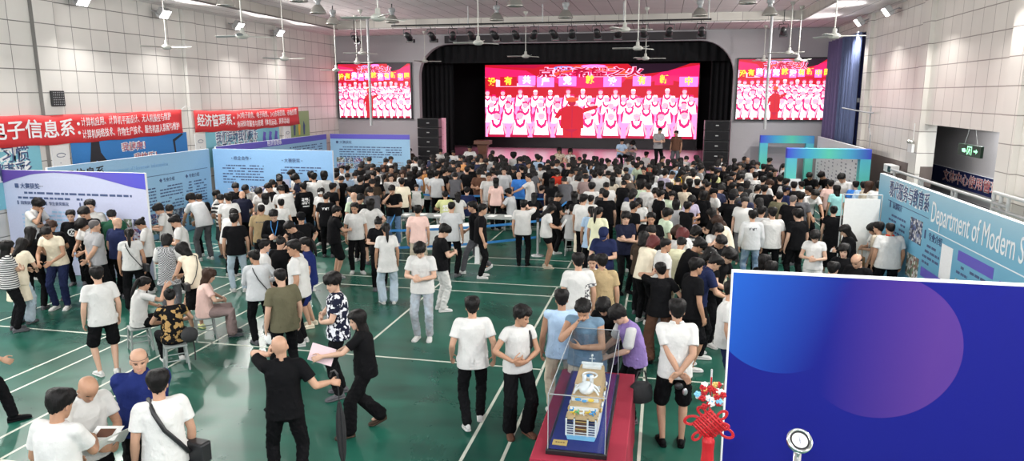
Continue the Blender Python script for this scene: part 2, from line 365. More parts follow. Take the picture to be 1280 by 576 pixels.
# ------------- poses (values for Fig)
def pose(name, fem=0, var=0):
    p = dict(fem=fem); v = var
    if name == 'stand': p.update(torso=(0, 3, 0, 4*(v-1)), lf=(-.11, .02*v, 0, -12), rf=(.11, -.03*v, 0, 14), head=(8, (v-1)*18, 0))
    elif name == 'shift': p.update(pelvis=(.03, 0, .92), torso=(0, 2, -4, -8), lf=(-.12, .09, 0, -18), rf=(.09, -.02, 0, 8), head=(10, -15, 3))
    elif name == 'phone': p.update(torso=(0, 6, 0, 0), head=(30, 0, 0), lh=dict(t=(-.06, .27, 1.12), th=(.5, .2, 1), curl=70), rh=dict(t=(.08, .27, 1.14), th=(-.5, .2, 1), curl=70))
    elif name == 'read': p.update(torso=(0, 8, 0, 0), head=(34, 6, 0), lh=dict(t=(-.10, .30, 1.05), th=(.2, .2, 1), curl=50), rh=dict(t=(.12, .30, 1.07), th=(-.2, .2, 1), curl=50))
    elif name == 'back': p.update(torso=(0, 2, 0, 0), head=(6, 10*(v-1), 0), lh=dict(t=(.03, -.175, .93), e=(-1, -.25, 0), d=(.8, -.1, -.5), th=(.2, -.3, 1), curl=55), rh=dict(t=(.02, -.20, .95), e=(1, -.25, 0), d=(-.8, -.1, -.5), th=(-.2, -.3, 1), curl=55))
    elif name == 'cross': p.update(torso=(0, 2, 0, 0), head=(8, 20*(v-1), 0), lh=dict(t=(.13, .20, 1.16), e=(-1, .1, -.8), d=(.95, .1, .25), th=(0, .4, 1), curl=40), rh=dict(t=(-.14, .225, 1.12), e=(1, .1, -.8), d=(-.95, .05, .2), th=(0, .4, 1), curl=40))
    elif name == 'lean': p.update(pelvis=(0, -.10, .92), torso=(14, 46, 0, 6*(v-1)), head=(-4, 8*(v-1), 0), lh=dict(t=(-.16, .50, .86), e=(-1, -.2, 0), th=(.9, .3, .2), curl=30), rh=dict(t=(.14, .48, .86), e=(1, -.2, 0), th=(-.9, .3, .2), curl=30), lf=(-.12, .0, 0, -8), rf=(.12, -.10, 0, 8))
    elif name == 'bow': p.update(pelvis=(0, -.04, .925), torso=(6, 24, 0, 0), head=(22, 6*(v-1), 0), lh=dict(t=(-.12, .36, 1.0), th=(.6, .2, .6), curl=50), rh=dict(t=(.12, .36, 1.0), th=(-.6, .2, .6), curl=50))
    elif name == 'hip': p.update(torso=(0, 1, 2, 0), head=(6, 12, 0), lh=dict(t=(-.20, -.03, 1.0), e=(-1, -.5, .1), d=(.7, .4, -.5), th=(-.2, -.9, .3), curl=25), rh=dict(t=(.20, -.03, 1.0), e=(1, -.5, .1), d=(-.7, .4, -.5), th=(.2, -.9, .3), curl=25))
    elif name == 'ear': p.update(torso=(0, 2, 0, 0), head=(6, 5, 6), rh=dict(t=(.125, .07, 1.50), e=(.8, .2, -.7), d=(-.25, -.2, 1), th=(-.2, -.9, .1), curl=70))
    elif name == 'mouth': p.update(torso=(0, 12, 0, 0), head=(24, 0, 0), rh=dict(t=(.07, .24, 1.40), e=(.7, .1, -.8), d=(-.5, -.1, .75), th=(-.3, -.5, .6), curl=60), lh=dict(t=(.0, .22, 1.12), e=(-1, 0, -.5), d=(1, .1, .1), th=(0, .3, 1), curl=40))
    elif name == 'walk': p.update(pelvis=(0, 0, .90), torso=(2, 6, 0, 10), lf=(-.08, .30, 0, 0), rf=(.08, -.34, .02, 4, 34), head=(6, -8, 0), lh=dict(t=(-.25, -.10, .92), e=(-.3, -1, 0), th=(.2, 1, 0)), rh=dict(t=(.24, .24, .95), e=(.3, -1, 0), th=(-.2, .7, .7)))
    elif name == 'sit': p.update(pelvis=(0, -.02, .535), torso=(2, 10, 0, 0), head=(14, 10, 0), lf=(-.13, .42, 0, -6), rf=(.13, .40, 0, 8), lh=dict(t=(-.10, .30, .70), e=(-1, -.5, 0), th=(.6, .4, .6), curl=55), rh=dict(t=(.10, .28, .71), e=(1, -.5, 0), th=(-.6, .4, .6), curl=55))
    elif name == 'out': p.update(torso=(0, 6, 0, -10), head=(6, -30, 0), lh=dict(t=(-.55, .35, 1.12), e=(-.3, -.5, -.8), th=(0, .3, 1), curl=30))
    elif name == 'stroll': p.update(pelvis=(0, 0, .915), torso=(1, 3, 0, 4), head=(4, -4, 0), lf=(-.09, -.16, 0, -6, 12), rf=(.10, .16, 0, 8), lh=dict(t=(-.26, .10, .92), e=(-.3, -1, 0), th=(.2, 1, 0)), rh=dict(t=(.27, .02, .90), e=(.3, -1, 0), th=(-.2, 1, .0)))
    elif name == 'armfold': p.update(torso=(0, 2, -2, 0), head=(14, -34, 0), lf=(-.11, .04, 0, -14), rf=(.10, -.03, 0, 16), lh=dict(t=(-.02, .21, 1.05), e=(-1, -.1, -.6), d=(.9, .15, -.1), th=(0, .4, 1), curl=35), rh=dict(t=(.16, .20, 1.08), e=(1, -.2, -.6), d=(-.9, .2, .1), th=(0, .4, 1), curl=50))
    elif name == 'earl': p.update(torso=(0, 2, 0, 0), head=(2, -14, -6), lf=(-.14, 0, 0, -14), rf=(.13, -.06, 0, 14), lh=dict(t=(-.13, .07, 1.49), e=(-.8, .2, -.7), d=(.25, -.1, 1), th=(.2, -.9, .1), curl=70), rh=dict(t=(.46, .16, 1.10), e=(.3, -.6, -.8), d=(.9, .3, -.25), th=(-.2, .5, .9), curl=60))
    elif name == 'giving': p.update(pelvis=(0, 0, .90), torso=(2, 6, 0, 22), head=(8, -28, 0), lf=(-.10, .26, 0, -4), rf=(.09, -.22, .01, 6, 22), lh=dict(t=(-.10, .55, 1.16), e=(-.6, -.3, -.8), d=(.05, 1, -.2), th=(.5, 0, 1), curl=60), rh=dict(t=(.14, .34, 1.10), e=(.8, -.5, -.6), th=(-.3, .3, 1), curl=60))
    elif name == 'sitpoint': p.update(pelvis=(0, -.02, .535), torso=(2, 14, 0, -8), head=(12, -8, 0), lf=(-.13, .40, 0, -6), rf=(.13, .38, 0, 8), lh=dict(t=(-.10, .30, .72), e=(-1, -.5, 0), th=(.6, .4, .6), curl=55), rh=dict(t=(.16, .40, 1.10), e=(.8, .1, -.9), d=(-.2, .9, .5), th=(-.3, -.3, 1), curl=50))
    elif name == 'sitbow': p.update(pelvis=(0, -.02, .535), torso=(20, 55, 0, 0), head=(10, 10, 0), lf=(-.13, .38, 0, -6), rf=(.13, .36, 0, 8), lh=dict(t=(-.10, .42, .62), e=(-1, -.3, 0), curl=55), rh=dict(t=(.10, .42, .62), e=(1, -.3, 0), curl=55))
    elif name == 'bowshow': p.update(torso=(0, 6, 0, 0), head=(16, 0, 0), lh=dict(t=(-.12, .20, 1.02), th=(.5, .2, 1), curl=60), rh=dict(t=(.02, .36, 1.12), e=(.8, -.4, -.8), th=(-.4, .2, 1), curl=60))
    return p
# ------------------------------------------------------------------ materials
def new_mat(name):
    m = bpy.data.materials.new(name); m.use_nodes = True; nt = m.node_tree; return m, nt, nt.nodes, nt.nodes['Principled BSDF']
def lnk(nt, a, b): nt.links.new(a, b)
def mat(name, col, rough=.5, metal=0, noise=.06, scale=20, bump=0., bscale=60, emit=None, es=1, spec=.5, trans=0, alpha=1, coat=0):
    """plain surface with slight procedural variation"""
    m, nt, N, b = new_mat(name); b.inputs['Roughness'].default_value = rough; b.inputs['Metallic'].default_value = metal
    b.inputs['Specular IOR Level'].default_value = spec; b.inputs['Coat Weight'].default_value = coat
    tc = N.new('ShaderNodeTexCoord'); nz = N.new('ShaderNodeTexNoise'); nz.inputs['Scale'].default_value = scale; nz.inputs['Detail'].default_value = 4
    lnk(nt, tc.outputs['Object'], nz.inputs['Vector'])
    mx = N.new('ShaderNodeMixRGB'); mx.blend_type = 'MULTIPLY'; mx.inputs[0].default_value = 1; mx.inputs[1].default_value = (*col, 1)
    rp = N.new('ShaderNodeMapRange'); rp.inputs[3].default_value = 1-noise; rp.inputs[4].default_value = 1+noise; lnk(nt, nz.outputs[0], rp.inputs[0]); lnk(nt, rp.outputs[0], mx.inputs[2]); lnk(nt, mx.outputs[0], b.inputs['Base Color'])
    if bump:
        n2 = N.new('ShaderNodeTexNoise'); n2.inputs['Scale'].default_value = bscale; lnk(nt, tc.outputs['Object'], n2.inputs['Vector'])
        bp = N.new('ShaderNodeBump'); bp.inputs['Strength'].default_value = bump; bp.inputs['Distance'].default_value = .01; lnk(nt, n2.outputs[0], bp.inputs['Height']); lnk(nt, bp.outputs[0], b.inputs['Normal'])
    if emit: b.inputs['Emission Color'].default_value = (*emit, 1); b.inputs['Emission Strength'].default_value = es
    if trans: b.inputs['Transmission Weight'].default_value = trans; b.inputs['IOR'].default_value = 1.45
    return m
def cloth(name, rough=.85, pattern=None, c2=(0, 0, 0), a=(30, 0, 0)):
    """fabric: the object's own colour, a weave bump, and an optional woven or printed pattern in a second colour"""
    m, nt, N, b = new_mat(name); b.inputs['Roughness'].default_value = rough; b.inputs['Specular IOR Level'].default_value = .08
    oi = N.new('ShaderNodeObjectInfo'); tc = N.new('ShaderNodeTexCoord'); O = tc.outputs['Object']; src = oi.outputs['Color']
    if pattern in ('stripe', 'vstripe'):
        wv = N.new('ShaderNodeTexWave'); wv.bands_direction = 'Z' if pattern == 'stripe' else 'X'; wv.inputs['Scale'].default_value = a[0]; lnk(nt, O, wv.inputs[0])
        th = N.new('ShaderNodeMath'); th.operation = 'GREATER_THAN'; th.inputs[1].default_value = .5; lnk(nt, wv.outputs[1], th.inputs[0]); fac = th.outputs[0]
    elif pattern == 'check':
        ck = N.new('ShaderNodeTexChecker'); ck.inputs['Scale'].default_value = a[0]; lnk(nt, O, ck.inputs[0]); fac = ck.outputs[1]
    elif pattern == 'blotch':
        nz = N.new('ShaderNodeTexNoise'); nz.inputs['Scale'].default_value = a[0]; nz.inputs['Detail'].default_value = 2; lnk(nt, O, nz.inputs['Vector'])
        th = N.new('ShaderNodeMapRange'); th.inputs[1].default_value = .52; th.inputs[2].default_value = .56; lnk(nt, nz.outputs[0], th.inputs[0]); fac = th.outputs[0]
    elif pattern == 'denim':
        nz = N.new('ShaderNodeTexNoise'); nz.inputs['Scale'].default_value = 7; nz.inputs['Detail'].default_value = 6; lnk(nt, O, nz.inputs['Vector'])
        th = N.new('ShaderNodeMapRange'); th.inputs[1].default_value = .35; th.inputs[2].default_value = .8; lnk(nt, nz.outputs[0], th.inputs[0]); fac = th.outputs[0]
    else: fac = None
    if fac is not None:
        mx = N.new('ShaderNodeMixRGB'); lnk(nt, fac, mx.inputs[0]); lnk(nt, src, mx.inputs[1]); mx.inputs[2].default_value = (*c2, 1); src = mx.outputs[0]
    nz = N.new('ShaderNodeTexNoise'); nz.inputs['Scale'].default_value = 10; nz.inputs['Detail'].default_value = 5; lnk(nt, O, nz.inputs['Vector'])
    rp = N.new('ShaderNodeMapRange'); rp.inputs[3].default_value = .88; rp.inputs[4].default_value = 1.1; lnk(nt, nz.outputs[0], rp.inputs[0])
    m2 = N.new('ShaderNodeMixRGB'); m2.blend_type = 'MULTIPLY'; m2.inputs[0].default_value = 1; lnk(nt, src, m2.inputs[1]); lnk(nt, rp.outputs[0], m2.inputs[2]); lnk(nt, m2.outputs[0], b.inputs['Base Color'])
    bp = N.new('ShaderNodeBump'); bp.inputs['Strength'].default_value = .6; bp.inputs['Distance'].default_value = .03; lnk(nt, nz.outputs[0], bp.inputs['Height']); lnk(nt, bp.outputs[0], b.inputs['Normal'])
    return m
def objcol(name, rough, kind):
    """skin or hair: the object's own colour with fine variation"""
    m, nt, N, b = new_mat(name); b.inputs['Roughness'].default_value = rough
    oi = N.new('ShaderNodeObjectInfo'); tc = N.new('ShaderNodeTexCoord'); nz = N.new('ShaderNodeTexNoise'); nz.inputs['Detail'].default_value = 4
    mp = N.new('ShaderNodeMapping'); lnk(nt, tc.outputs['Object'], mp.inputs[0]); lnk(nt, mp.outputs[0], nz.inputs['Vector'])
    mp.inputs['Scale'].default_value = (70, 70, 9) if kind == 'hair' else (30, 30, 30); nz.inputs['Scale'].default_value = 2
    rp = N.new('ShaderNodeMapRange'); rp.inputs[3].default_value = .6 if kind == 'hair' else .94; rp.inputs[4].default_value = 1.5 if kind == 'hair' else 1.05; lnk(nt, nz.outputs[0], rp.inputs[0])
    m2 = N.new('ShaderNodeMixRGB'); m2.blend_type = 'MULTIPLY'; m2.inputs[0].default_value = 1; lnk(nt, oi.outputs['Color'], m2.inputs[1]); lnk(nt, rp.outputs[0], m2.inputs[2]); lnk(nt, m2.outputs[0], b.inputs['Base Color'])
    if kind == 'hair':
        b.inputs['Specular IOR Level'].default_value = .22
        bp = N.new('ShaderNodeBump'); bp.inputs['Strength'].default_value = .6; bp.inputs['Distance'].default_value = .01; lnk(nt, nz.outputs[0], bp.inputs['Height']); lnk(nt, bp.outputs[0], b.inputs['Normal'])
    else: b.inputs['Subsurface Weight'].default_value = 0.; b.inputs['Specular IOR Level'].default_value = .35
    return m
M = {}
M['skin'] = objcol('skin', .55, 'skin'); M['hair'] = objcol('hair', .55, 'hair')
M['brow'] = mat('eyebrow_and_iris', (.02, .014, .012), .6); M['lip'] = mat('lips', (.42, .16, .13), .45); M['eyewhite'] = mat('eye_white', (.7, .68, .65), .3)
M['cloth'] = cloth('cotton_cloth'); M['denim'] = cloth('denim', .9, 'denim', (.45, .55, .65)); M['stripe'] = cloth('striped_knit', .85, 'stripe', (.05, .05, .055), (8, 0, 0))
M['widestripe'] = cloth('wide_striped_knit', .85, 'stripe', (.02, .02, .022), (3.2, 0, 0)); M['check'] = cloth('checked_cloth', .85, 'check', (.05, .05, .055), (45, 0, 0))
M['floral'] = cloth('printed_cloth', .85, 'blotch', (.35, .24, .18), (22, 0, 0)); M['leafprint'] = cloth('leaf_printed_gauze', .7, 'blotch', (.42, .26, .10), (13, 0, 0)); M['flecks'] = cloth('flecked_jersey', .85, 'blotch', (.75, .75, .8), (16, 0, 0))
M['print'] = mat('white_print_ink', (.75, .75, .75), .8); M['darkprint'] = mat('dark_print_ink', (.07, .07, .08), .8)
M['shoe'] = cloth('shoe_upper', .6); M['sole'] = mat('rubber_sole', (.62, .60, .56), .7)
# ------------------------------------------------------------------ helpers
def tag(o, label=None, cat=None, group=None, kind=None):
    if label: o['label'] = label
    if cat: o['category'] = cat
    if group: o['group'] = group
    if kind: o['kind'] = kind
    return o
def empty(name, loc, label, cat, group=None, rz=0):
    o = bpy.data.objects.new(name, None); C.objects.link(o); o.location = loc; o.rotation_euler = (0, 0, rz); o.empty_display_size = .1
    return tag(o, label, cat, group)
class MB(Acc):
    def box(s, a, b, m=0, bev=0):
        (x0, y0, z0), (x1, y1, z1) = a, b
        s.add([(x0,y0,z0),(x1,y0,z0),(x1,y1,z0),(x0,y1,z0),(x0,y0,z1),(x1,y0,z1),(x1,y1,z1),(x0,y1,z1)], [(0,3,2,1),(4,5,6,7),(0,1,5,4),(1,2,6,5),(2,3,7,6),(3,0,4,7)], m)
    def quad(s, p, m=0): s.add(p, [tuple(range(len(p)))], m)
    def cyl(s, c, r, h, n=20, m=0, r2=None):
        a = np.arange(n)*2*pi/n; r2 = r if r2 is None else r2; c = np.asarray(c, float)
        s.rings([c + np.stack([r*np.cos(a), r*np.sin(a), 0*a], 1), c + np.stack([r2*np.cos(a), r2*np.sin(a), 0*a+h], 1)], True, m)
    def lathe(s, c, prof, n=24, m=0, cap=True):
        a = np.arange(n)*2*pi/n; s.rings([np.asarray(c) + np.stack([r*np.cos(a), r*np.sin(a), 0*a+z], 1) for r, z in prof], cap, m)
    def bar(s, a, b, r, m=0, n=10): s.tube([a, b], [r, r], n, m=m, ends=False)
    def build(s, name, mats, parent=None, smooth=False, bevel=0):
        mats = mats if isinstance(mats, (list, tuple)) else [mats]
        me = s.mesh(name, [M[x] if isinstance(x, str) else x for x in mats])
        if smooth: smooth_shade(me)
        o = bpy.data.objects.new(name, me); C.objects.link(o)
        if parent is not None: o.parent = parent
        if bevel:
            b = o.modifiers.new('bevel', 'BEVEL'); b.width = bevel; b.segments = 2; b.limit_method = 'ANGLE'
        return o
def copy_tree(o, parent=None):
    c = o.copy(); C.objects.link(c); c.parent = parent
    for ch in list(o.children): copy_tree(ch, c)
    return c
def frame(o, u, v):
    """matrix whose x axis is u, y axis is v"""
    from mathutils import Matrix
    u, v = nrm(u), nrm(v); n = np.cross(u, v)
    return Matrix(((u[0], v[0], n[0], o[0]), (u[1], v[1], n[1], o[1]), (u[2], v[2], n[2], o[2]), (0, 0, 0, 1)))
def text_mesh(s, size, align='LEFT', width=None, bold=.0, ext=.002):
    cu = bpy.data.curves.new('txt', 'FONT'); cu.body = s; cu.size = size; cu.align_x = align; cu.align_y = 'CENTER'; cu.extrude = ext; cu.offset = bold; cu.resolution_u = 3
    o = bpy.data.objects.new('txt', cu); C.objects.link(o); bpy.context.view_layer.update()
    me = bpy.data.meshes.new_from_object(o.evaluated_get(bpy.context.evaluated_depsgraph_get())); bpy.data.objects.remove(o); bpy.data.curves.remove(cu)
    if width:
        co = getco(me)
        if len(co):
            w = np.ptp(co[:, 0]); co[:, 0] *= width/w; setco(me, co)
    return me
def text(parent, s, u, v, size, m, align='LEFT', width=None, bold=0., name='lettering', z=.006):
    me = text_mesh(s, size, align, width, bold); me.materials.clear(); me.materials.append(M[m]); o = bpy.data.objects.new(name, me); C.objects.link(o); o.parent = parent; o.location = (u, v, z); return o
class Panel:
    """a flat board: local x to the reader's right, y up, z towards the reader"""
    def __init__(s, name, o, u, w, h, t, m, label, cat, group=None, edge='white_edge', k=1., v0=0.):
        s.root = bpy.data.objects.new(name, None); C.objects.link(s.root); s.root.matrix_world = frame(o, u, (0, 0, 1)); s.root.scale = (k, k, k); s.root.empty_display_size = .1; tag(s.root, label, cat, group); s.w, s.h = w, h
        b = MB(); b.box((0, v0, -t), (w, h, 0)); b.m = [1]*6; b.m[1] = 0; s.board = b.build('board', [m, edge], s.root)
    def rect(s, name, u0, v0, u1, v1, m, z=.004):
        b = MB(); b.box((u0, v0, .0005), (u1, v1, z)); return b.build(name, m, s.root)
    def para(s, u0, v1, w, n, lh, m='ink', seed=1, dens=.85, name='text_block'):
        r = random.Random(seed); b = MB()
        for i in range(n):
            y = v1 - i*lh; x = u0 + (lh*1.6 if i == 0 else 0); end = u0 + w*(1 if i < n-1 else r.uniform(.3, .8))
            while x < end:
                l = min(lh*r.uniform(.5, 2.2), end-x)
                if r.random() < dens: b.box((x, y-lh*.42, .0005), (x+l*.86, y, .003))
                x += l + lh*.12
        return b.build(name, m, s.root)
    def photos(s, u0, v0, nu, nv, pw, ph, gap, seed=0):
        k = 0
        for j in range(nv):
            for i in range(nu):
                x = u0+i*(pw+gap); y = v0+j*(ph+gap*.8); s.rect('photo_print', x, y, x+pw, y+ph, ('photo_a', 'photo_b', 'photo_c')[(k*2+seed) % 3], .004); k += 1

# ------------------------------------------------------------------ more materials
def math_node(nt, op, a, b=None, c=None):
    n = nt.nodes.new('ShaderNodeMath'); n.operation = op
    for i, x in enumerate((a, b, c)):
        if x is None: continue
        if isinstance(x, (int, float)): n.inputs[i].default_value = x
        else: nt.links.new(x, n.inputs[i])
    return n.outputs[0]
def grid_mat(name, col, jcol, ax1, s1, o1, ax2, s2, o2, jw=.012, rough=.35, jw2=None, spec=.5):
    """panels with dark joints: joints repeat every s1 along axis ax1 and s2 along ax2 (metres)"""
    m, nt, N, b = new_mat(name); b.inputs['Roughness'].default_value = rough; b.inputs['Specular IOR Level'].default_value = spec
    tc = N.new('ShaderNodeTexCoord'); sp = N.new('ShaderNodeSeparateXYZ'); lnk(nt, tc.outputs['Object'], sp.inputs[0])
    fr = []; ids = []
    for ax, s, o, w in ((ax1, s1, o1, jw), (ax2, s2, o2, jw2 or jw)):
        q = math_node(nt, 'DIVIDE', math_node(nt, 'SUBTRACT', sp.outputs[ax], o), s); f = math_node(nt, 'FRACT', q)
        fr.append(math_node(nt, 'LESS_THAN', f, w/s)); ids.append(math_node(nt, 'FLOOR', q))
    j = math_node(nt, 'MAXIMUM', fr[0], fr[1])
    cb = N.new('ShaderNodeCombineXYZ'); lnk(nt, ids[0], cb.inputs[0]); lnk(nt, ids[1], cb.inputs[1]); wn = N.new('ShaderNodeTexWhiteNoise'); lnk(nt, cb.outputs[0], wn.inputs[0])
    nz = N.new('ShaderNodeTexNoise'); nz.inputs['Scale'].default_value = .9; nz.inputs['Detail'].default_value = 6; lnk(nt, tc.outputs['Object'], nz.inputs['Vector'])
    v = math_node(nt, 'ADD', math_node(nt, 'MULTIPLY', wn.outputs[0], .10), math_node(nt, 'MULTIPLY', nz.outputs[0], .22)); v = math_node(nt, 'ADD', v, .84)
    mx = N.new('ShaderNodeMixRGB'); mx.blend_type = 'MULTIPLY'; mx.inputs[0].default_value = 1; mx.inputs[1].default_value = (*col, 1); lnk(nt, v, mx.inputs[2])
    m2 = N.new('ShaderNodeMixRGB'); lnk(nt, j, m2.inputs[0]); lnk(nt, mx.outputs[0], m2.inputs[1]); m2.inputs[2].default_value = (*jcol, 1); lnk(nt, m2.outputs[0], b.inputs['Base Color'])
    bp = N.new('ShaderNodeBump'); bp.inputs['Strength'].default_value = .4; bp.inputs['Distance'].default_value = .02; lnk(nt, math_node(nt, 'SUBTRACT', 1, j), bp.inputs['Height']); lnk(nt, bp.outputs[0], b.inputs['Normal'])
    M[name] = m
grid_mat('left_wall_tile', (.70, .675, .64), (.20, .19, .18), 1, .61, 14.7, 2, .55, .30, .016, .38, .022)
grid_mat('right_wall_tile', (.70, .665, .62), (.26, .23, .21), 1, .57, 15.9, 2, .56, .35, .014, .4, .020)
grid_mat('ceiling_panel', (.84, .79, .79), (.26, .23, .23), 0, .60, -13.3, 1, 2.4, 0, .022, .6, .016)
grid_mat('fascia_panel', (.55, .52, .48), (.28, .25, .24), 0, .9, 0, 1, .9, 0, .02, .6)
def ramp_mat(name, axis, lo, hi, stops, rough=.5, emit=0):
    """printed colour gradient along a local axis"""
    m, nt, N, b = new_mat(name); b.inputs['Roughness'].default_value = rough
    tc = N.new('ShaderNodeTexCoord'); sp = N.new('ShaderNodeSeparateXYZ'); lnk(nt, tc.outputs['Object'], sp.inputs[0]); mr = N.new('ShaderNodeMapRange'); mr.inputs[1].default_value = lo; mr.inputs[2].default_value = hi; lnk(nt, sp.outputs[axis], mr.inputs[0])
    r = N.new('ShaderNodeValToRGB'); e = r.color_ramp.elements
    while len(e) < len(stops): e.new(.5)
    for i, (p, c) in enumerate(stops): e[i].position = p; e[i].color = (*c, 1)
    lnk(nt, mr.outputs[0], r.inputs[0]); lnk(nt, r.outputs[0], b.inputs['Base Color'])
    if emit: lnk(nt, r.outputs[0], b.inputs['Emission Color']); b.inputs['Emission Strength'].default_value = emit
    M[name] = m
for k, a in dict(white_edge=((.82, .84, .86), .5), ink=((.06, .09, .20), .7), grey_ink=((.26, .28, .33), .7), black_ink=((.02, .02, .025), .7), white_ink=((.85, .86, .88), .6), board_lav=((.50, .53, .70), .45), board_blue=((.30, .50, .70), .45), board_blue2=((.26, .47, .74), .45),
                 purple=((.12, .10, .50), .45), violet=((.16, .09, .34), .45), grey_frame=((.34, .35, .36), .4), paint_white=((.72, .70, .66), .5), plain_wall=((.44, .42, .44), .6), dark_metal=((.02, .02, .022), .4), black_fabric=((.006, .006, .008), .9), black_gloss=((.012, .012, .014), .3),
                 valance=((.05, .045, .05), .8), banner=((.66, .035, .04), .6), wood=((.12, .05, .03), .45), white_plastic=((.75, .75, .74), .4), stool_grey=((.26, .29, .28), .5), paper=((.82, .82, .80), .7), pink_paper=((.78, .58, .62), .7), red_cloth=((.27, .008, .03), .8), blue_velvet=((.008, .012, .16), .8),
                 gold=((.60, .40, .12), .35), deck=((.52, .36, .19), .6), ship_white=((.75, .76, .76), .35), ship_blue=((.22, .52, .74), .35), pool=((.05, .28, .60), .2), yellow=((.75, .50, .05), .5), navy_sign=((.012, .02, .10), .5), sign_red=((.55, .16, .16), .5), exit_green=((.02, .05, .03), .5),
                 red_cord=((.42, .006, .012), .55), flower_white=((.8, .78, .76), .6), bag_black=((.012, .012, .014), .5), tan=((.50, .32, .17), .6), belt_blue=((.03, .22, .56), .55), brown_dado=((.13, .10, .09), .6), steel=((.45, .46, .46), .35), white_cloth=((.75, .76, .74), .8), teal_poster=((.20, .50, .60), .5), blue_poster=((.03, .20, .52), .5), green_poster=((.25, .36, .16), .5), beige_metal=((.55, .53, .47), .45), seat_black=((.02, .02, .02), .7)).items():
    M[k] = mat(k, a[0], a[1])
M['white_line'] = mat('white_line', (.58, .60, .52), .5, noise=.25, scale=3)
M['chrome'] = mat('chrome', (.75, .75, .76), .12, 1); M['alu'] = mat('alu', (.55, .55, .56), .35, .8); M['lamp_shell'] = mat('lamp_shell', (.42, .41, .38), .3, .7); M['fan_white'] = mat('fan_white', (.50, .50, .46), .4)
M['bag_cloth'] = mat('bag_cloth', (.02, .02, .022), .8, bump=.4)
M['flood_glass'] = mat('flood_glass', (.9, .9, .9), .3, emit=(1, .98, .95), es=14); M['exit_light'] = mat('exit_light', (.3, .9, .5), .5, emit=(.45, 1, .6), es=1.2); M['bulb_glass'] = mat('bulb_glass', (.7, .7, .7), .2)
g, nt, N, b = new_mat('case_glass'); M['case_glass'] = g   # thin clear acrylic
for n in list(N):
    if n.type == 'BSDF_PRINCIPLED': N.remove(n)
tr = N.new('ShaderNodeBsdfTransparent'); tr.inputs[0].default_value = (.93, .95, .96, 1); ge = N.new('ShaderNodeNewGeometry'); gl = N.new('ShaderNodeBsdfGlossy'); gl.inputs['Roughness'].default_value = .04; fz = N.new('ShaderNodeFresnel'); fz.inputs[0].default_value = 1.45
fm = math_node(nt, 'MULTIPLY', math_node(nt, 'MULTIPLY_ADD', fz.outputs[0], .55, .03), math_node(nt, 'SUBTRACT', 1, ge.outputs['Backfacing'])); ms = N.new('ShaderNodeMixShader'); lnk(nt, fm, ms.inputs[0]); lnk(nt, tr.outputs[0], ms.inputs[1]); lnk(nt, gl.outputs[0], ms.inputs[2]); lnk(nt, ms.outputs[0], N['Material Output'].inputs[0])
ramp_mat('dept_blue', 1, 0, 2.5, [(0, (.09, .27, .44)), (.55, (.12, .36, .54)), (.85, (.20, .46, .62)), (1, (.36, .58, .70))])
ramp_mat('arch_beam', 0, 0, 2.4, [(0, (.04, .06, .62)), (.28, (.05, .40, .60)), (.5, (.10, .60, .45)), (.75, (.06, .38, .62)), (1, (.04, .06, .55))])
ramp_mat('arch_post', 1, 0, 2.4, [(0, (.10, .55, .45)), (.6, (.12, .60, .50)), (1, (.08, .45, .65))])
ramp_mat('purple_wave', 0, 0, 3.6, [(0, (.10, .05, .30)), (.5, (.13, .09, .42)), (1, (.08, .08, .55))])
def photo_mat(name, cols, sc):
    m, nt, N, b = new_mat(name); tc = N.new('ShaderNodeTexCoord'); v = N.new('ShaderNodeTexVoronoi'); v.inputs['Scale'].default_value = sc; lnk(nt, tc.outputs['Object'], v.inputs['Vector'])
    sp = N.new('ShaderNodeSeparateXYZ'); lnk(nt, v.outputs['Color'], sp.inputs[0]); r = N.new('ShaderNodeValToRGB'); r.color_ramp.interpolation = 'CONSTANT'; e = r.color_ramp.elements
    while len(e) < len(cols): e.new(.5)
    for i, c in enumerate(cols): e[i].position = i/len(cols); e[i].color = (*c, 1)
    lnk(nt, sp.outputs[0], r.inputs[0]); lnk(nt, r.outputs[0], b.inputs['Base Color']); M[name] = m
photo_mat('photo_a', [(.04, .05, .12), (.30, .33, .38), (.10, .14, .30), (.55, .55, .56), (.06, .06, .07)], 22); photo_mat('photo_b', [(.10, .12, .10), (.42, .42, .40), (.16, .22, .14), (.62, .62, .60), (.20, .10, .08)], 20); photo_mat('photo_c', [(.05, .06, .22), (.40, .42, .52), (.12, .12, .30), (.60, .60, .66), (.30, .08, .10)], 24)
# floor: worn green sports coating
m, nt, N, b = new_mat('green_floor'); M['green_floor'] = m
tc = N.new('ShaderNodeTexCoord'); n1 = N.new('ShaderNodeTexNoise'); n1.inputs['Scale'].default_value = .55; n1.inputs['Detail'].default_value = 8; n1.inputs['Roughness'].default_value = .62; n1.inputs['Distortion'].default_value = .6; lnk(nt, tc.outputs['Object'], n1.inputs['Vector'])
mp = N.new('ShaderNodeMapping'); mp.inputs['Scale'].default_value = (.35, 2.2, 1); lnk(nt, tc.outputs['Object'], mp.inputs[0]); n2 = N.new('ShaderNodeTexNoise'); n2.inputs['Scale'].default_value = 1.1; n2.inputs['Detail'].default_value = 5; lnk(nt, mp.outputs[0], n2.inputs['Vector'])
r = N.new('ShaderNodeValToRGB'); e = r.color_ramp.elements; e[0].position = .36; e[0].color = (.008, .058, .042, 1); e[1].position = .62; e[1].color = (.013, .115, .078, 1)
lnk(nt, math_node(nt, 'ADD', math_node(nt, 'MULTIPLY', n1.outputs[0], .62), math_node(nt, 'MULTIPLY', n2.outputs[0], .38)), r.inputs[0]); lnk(nt, r.outputs[0], b.inputs['Base Color'])
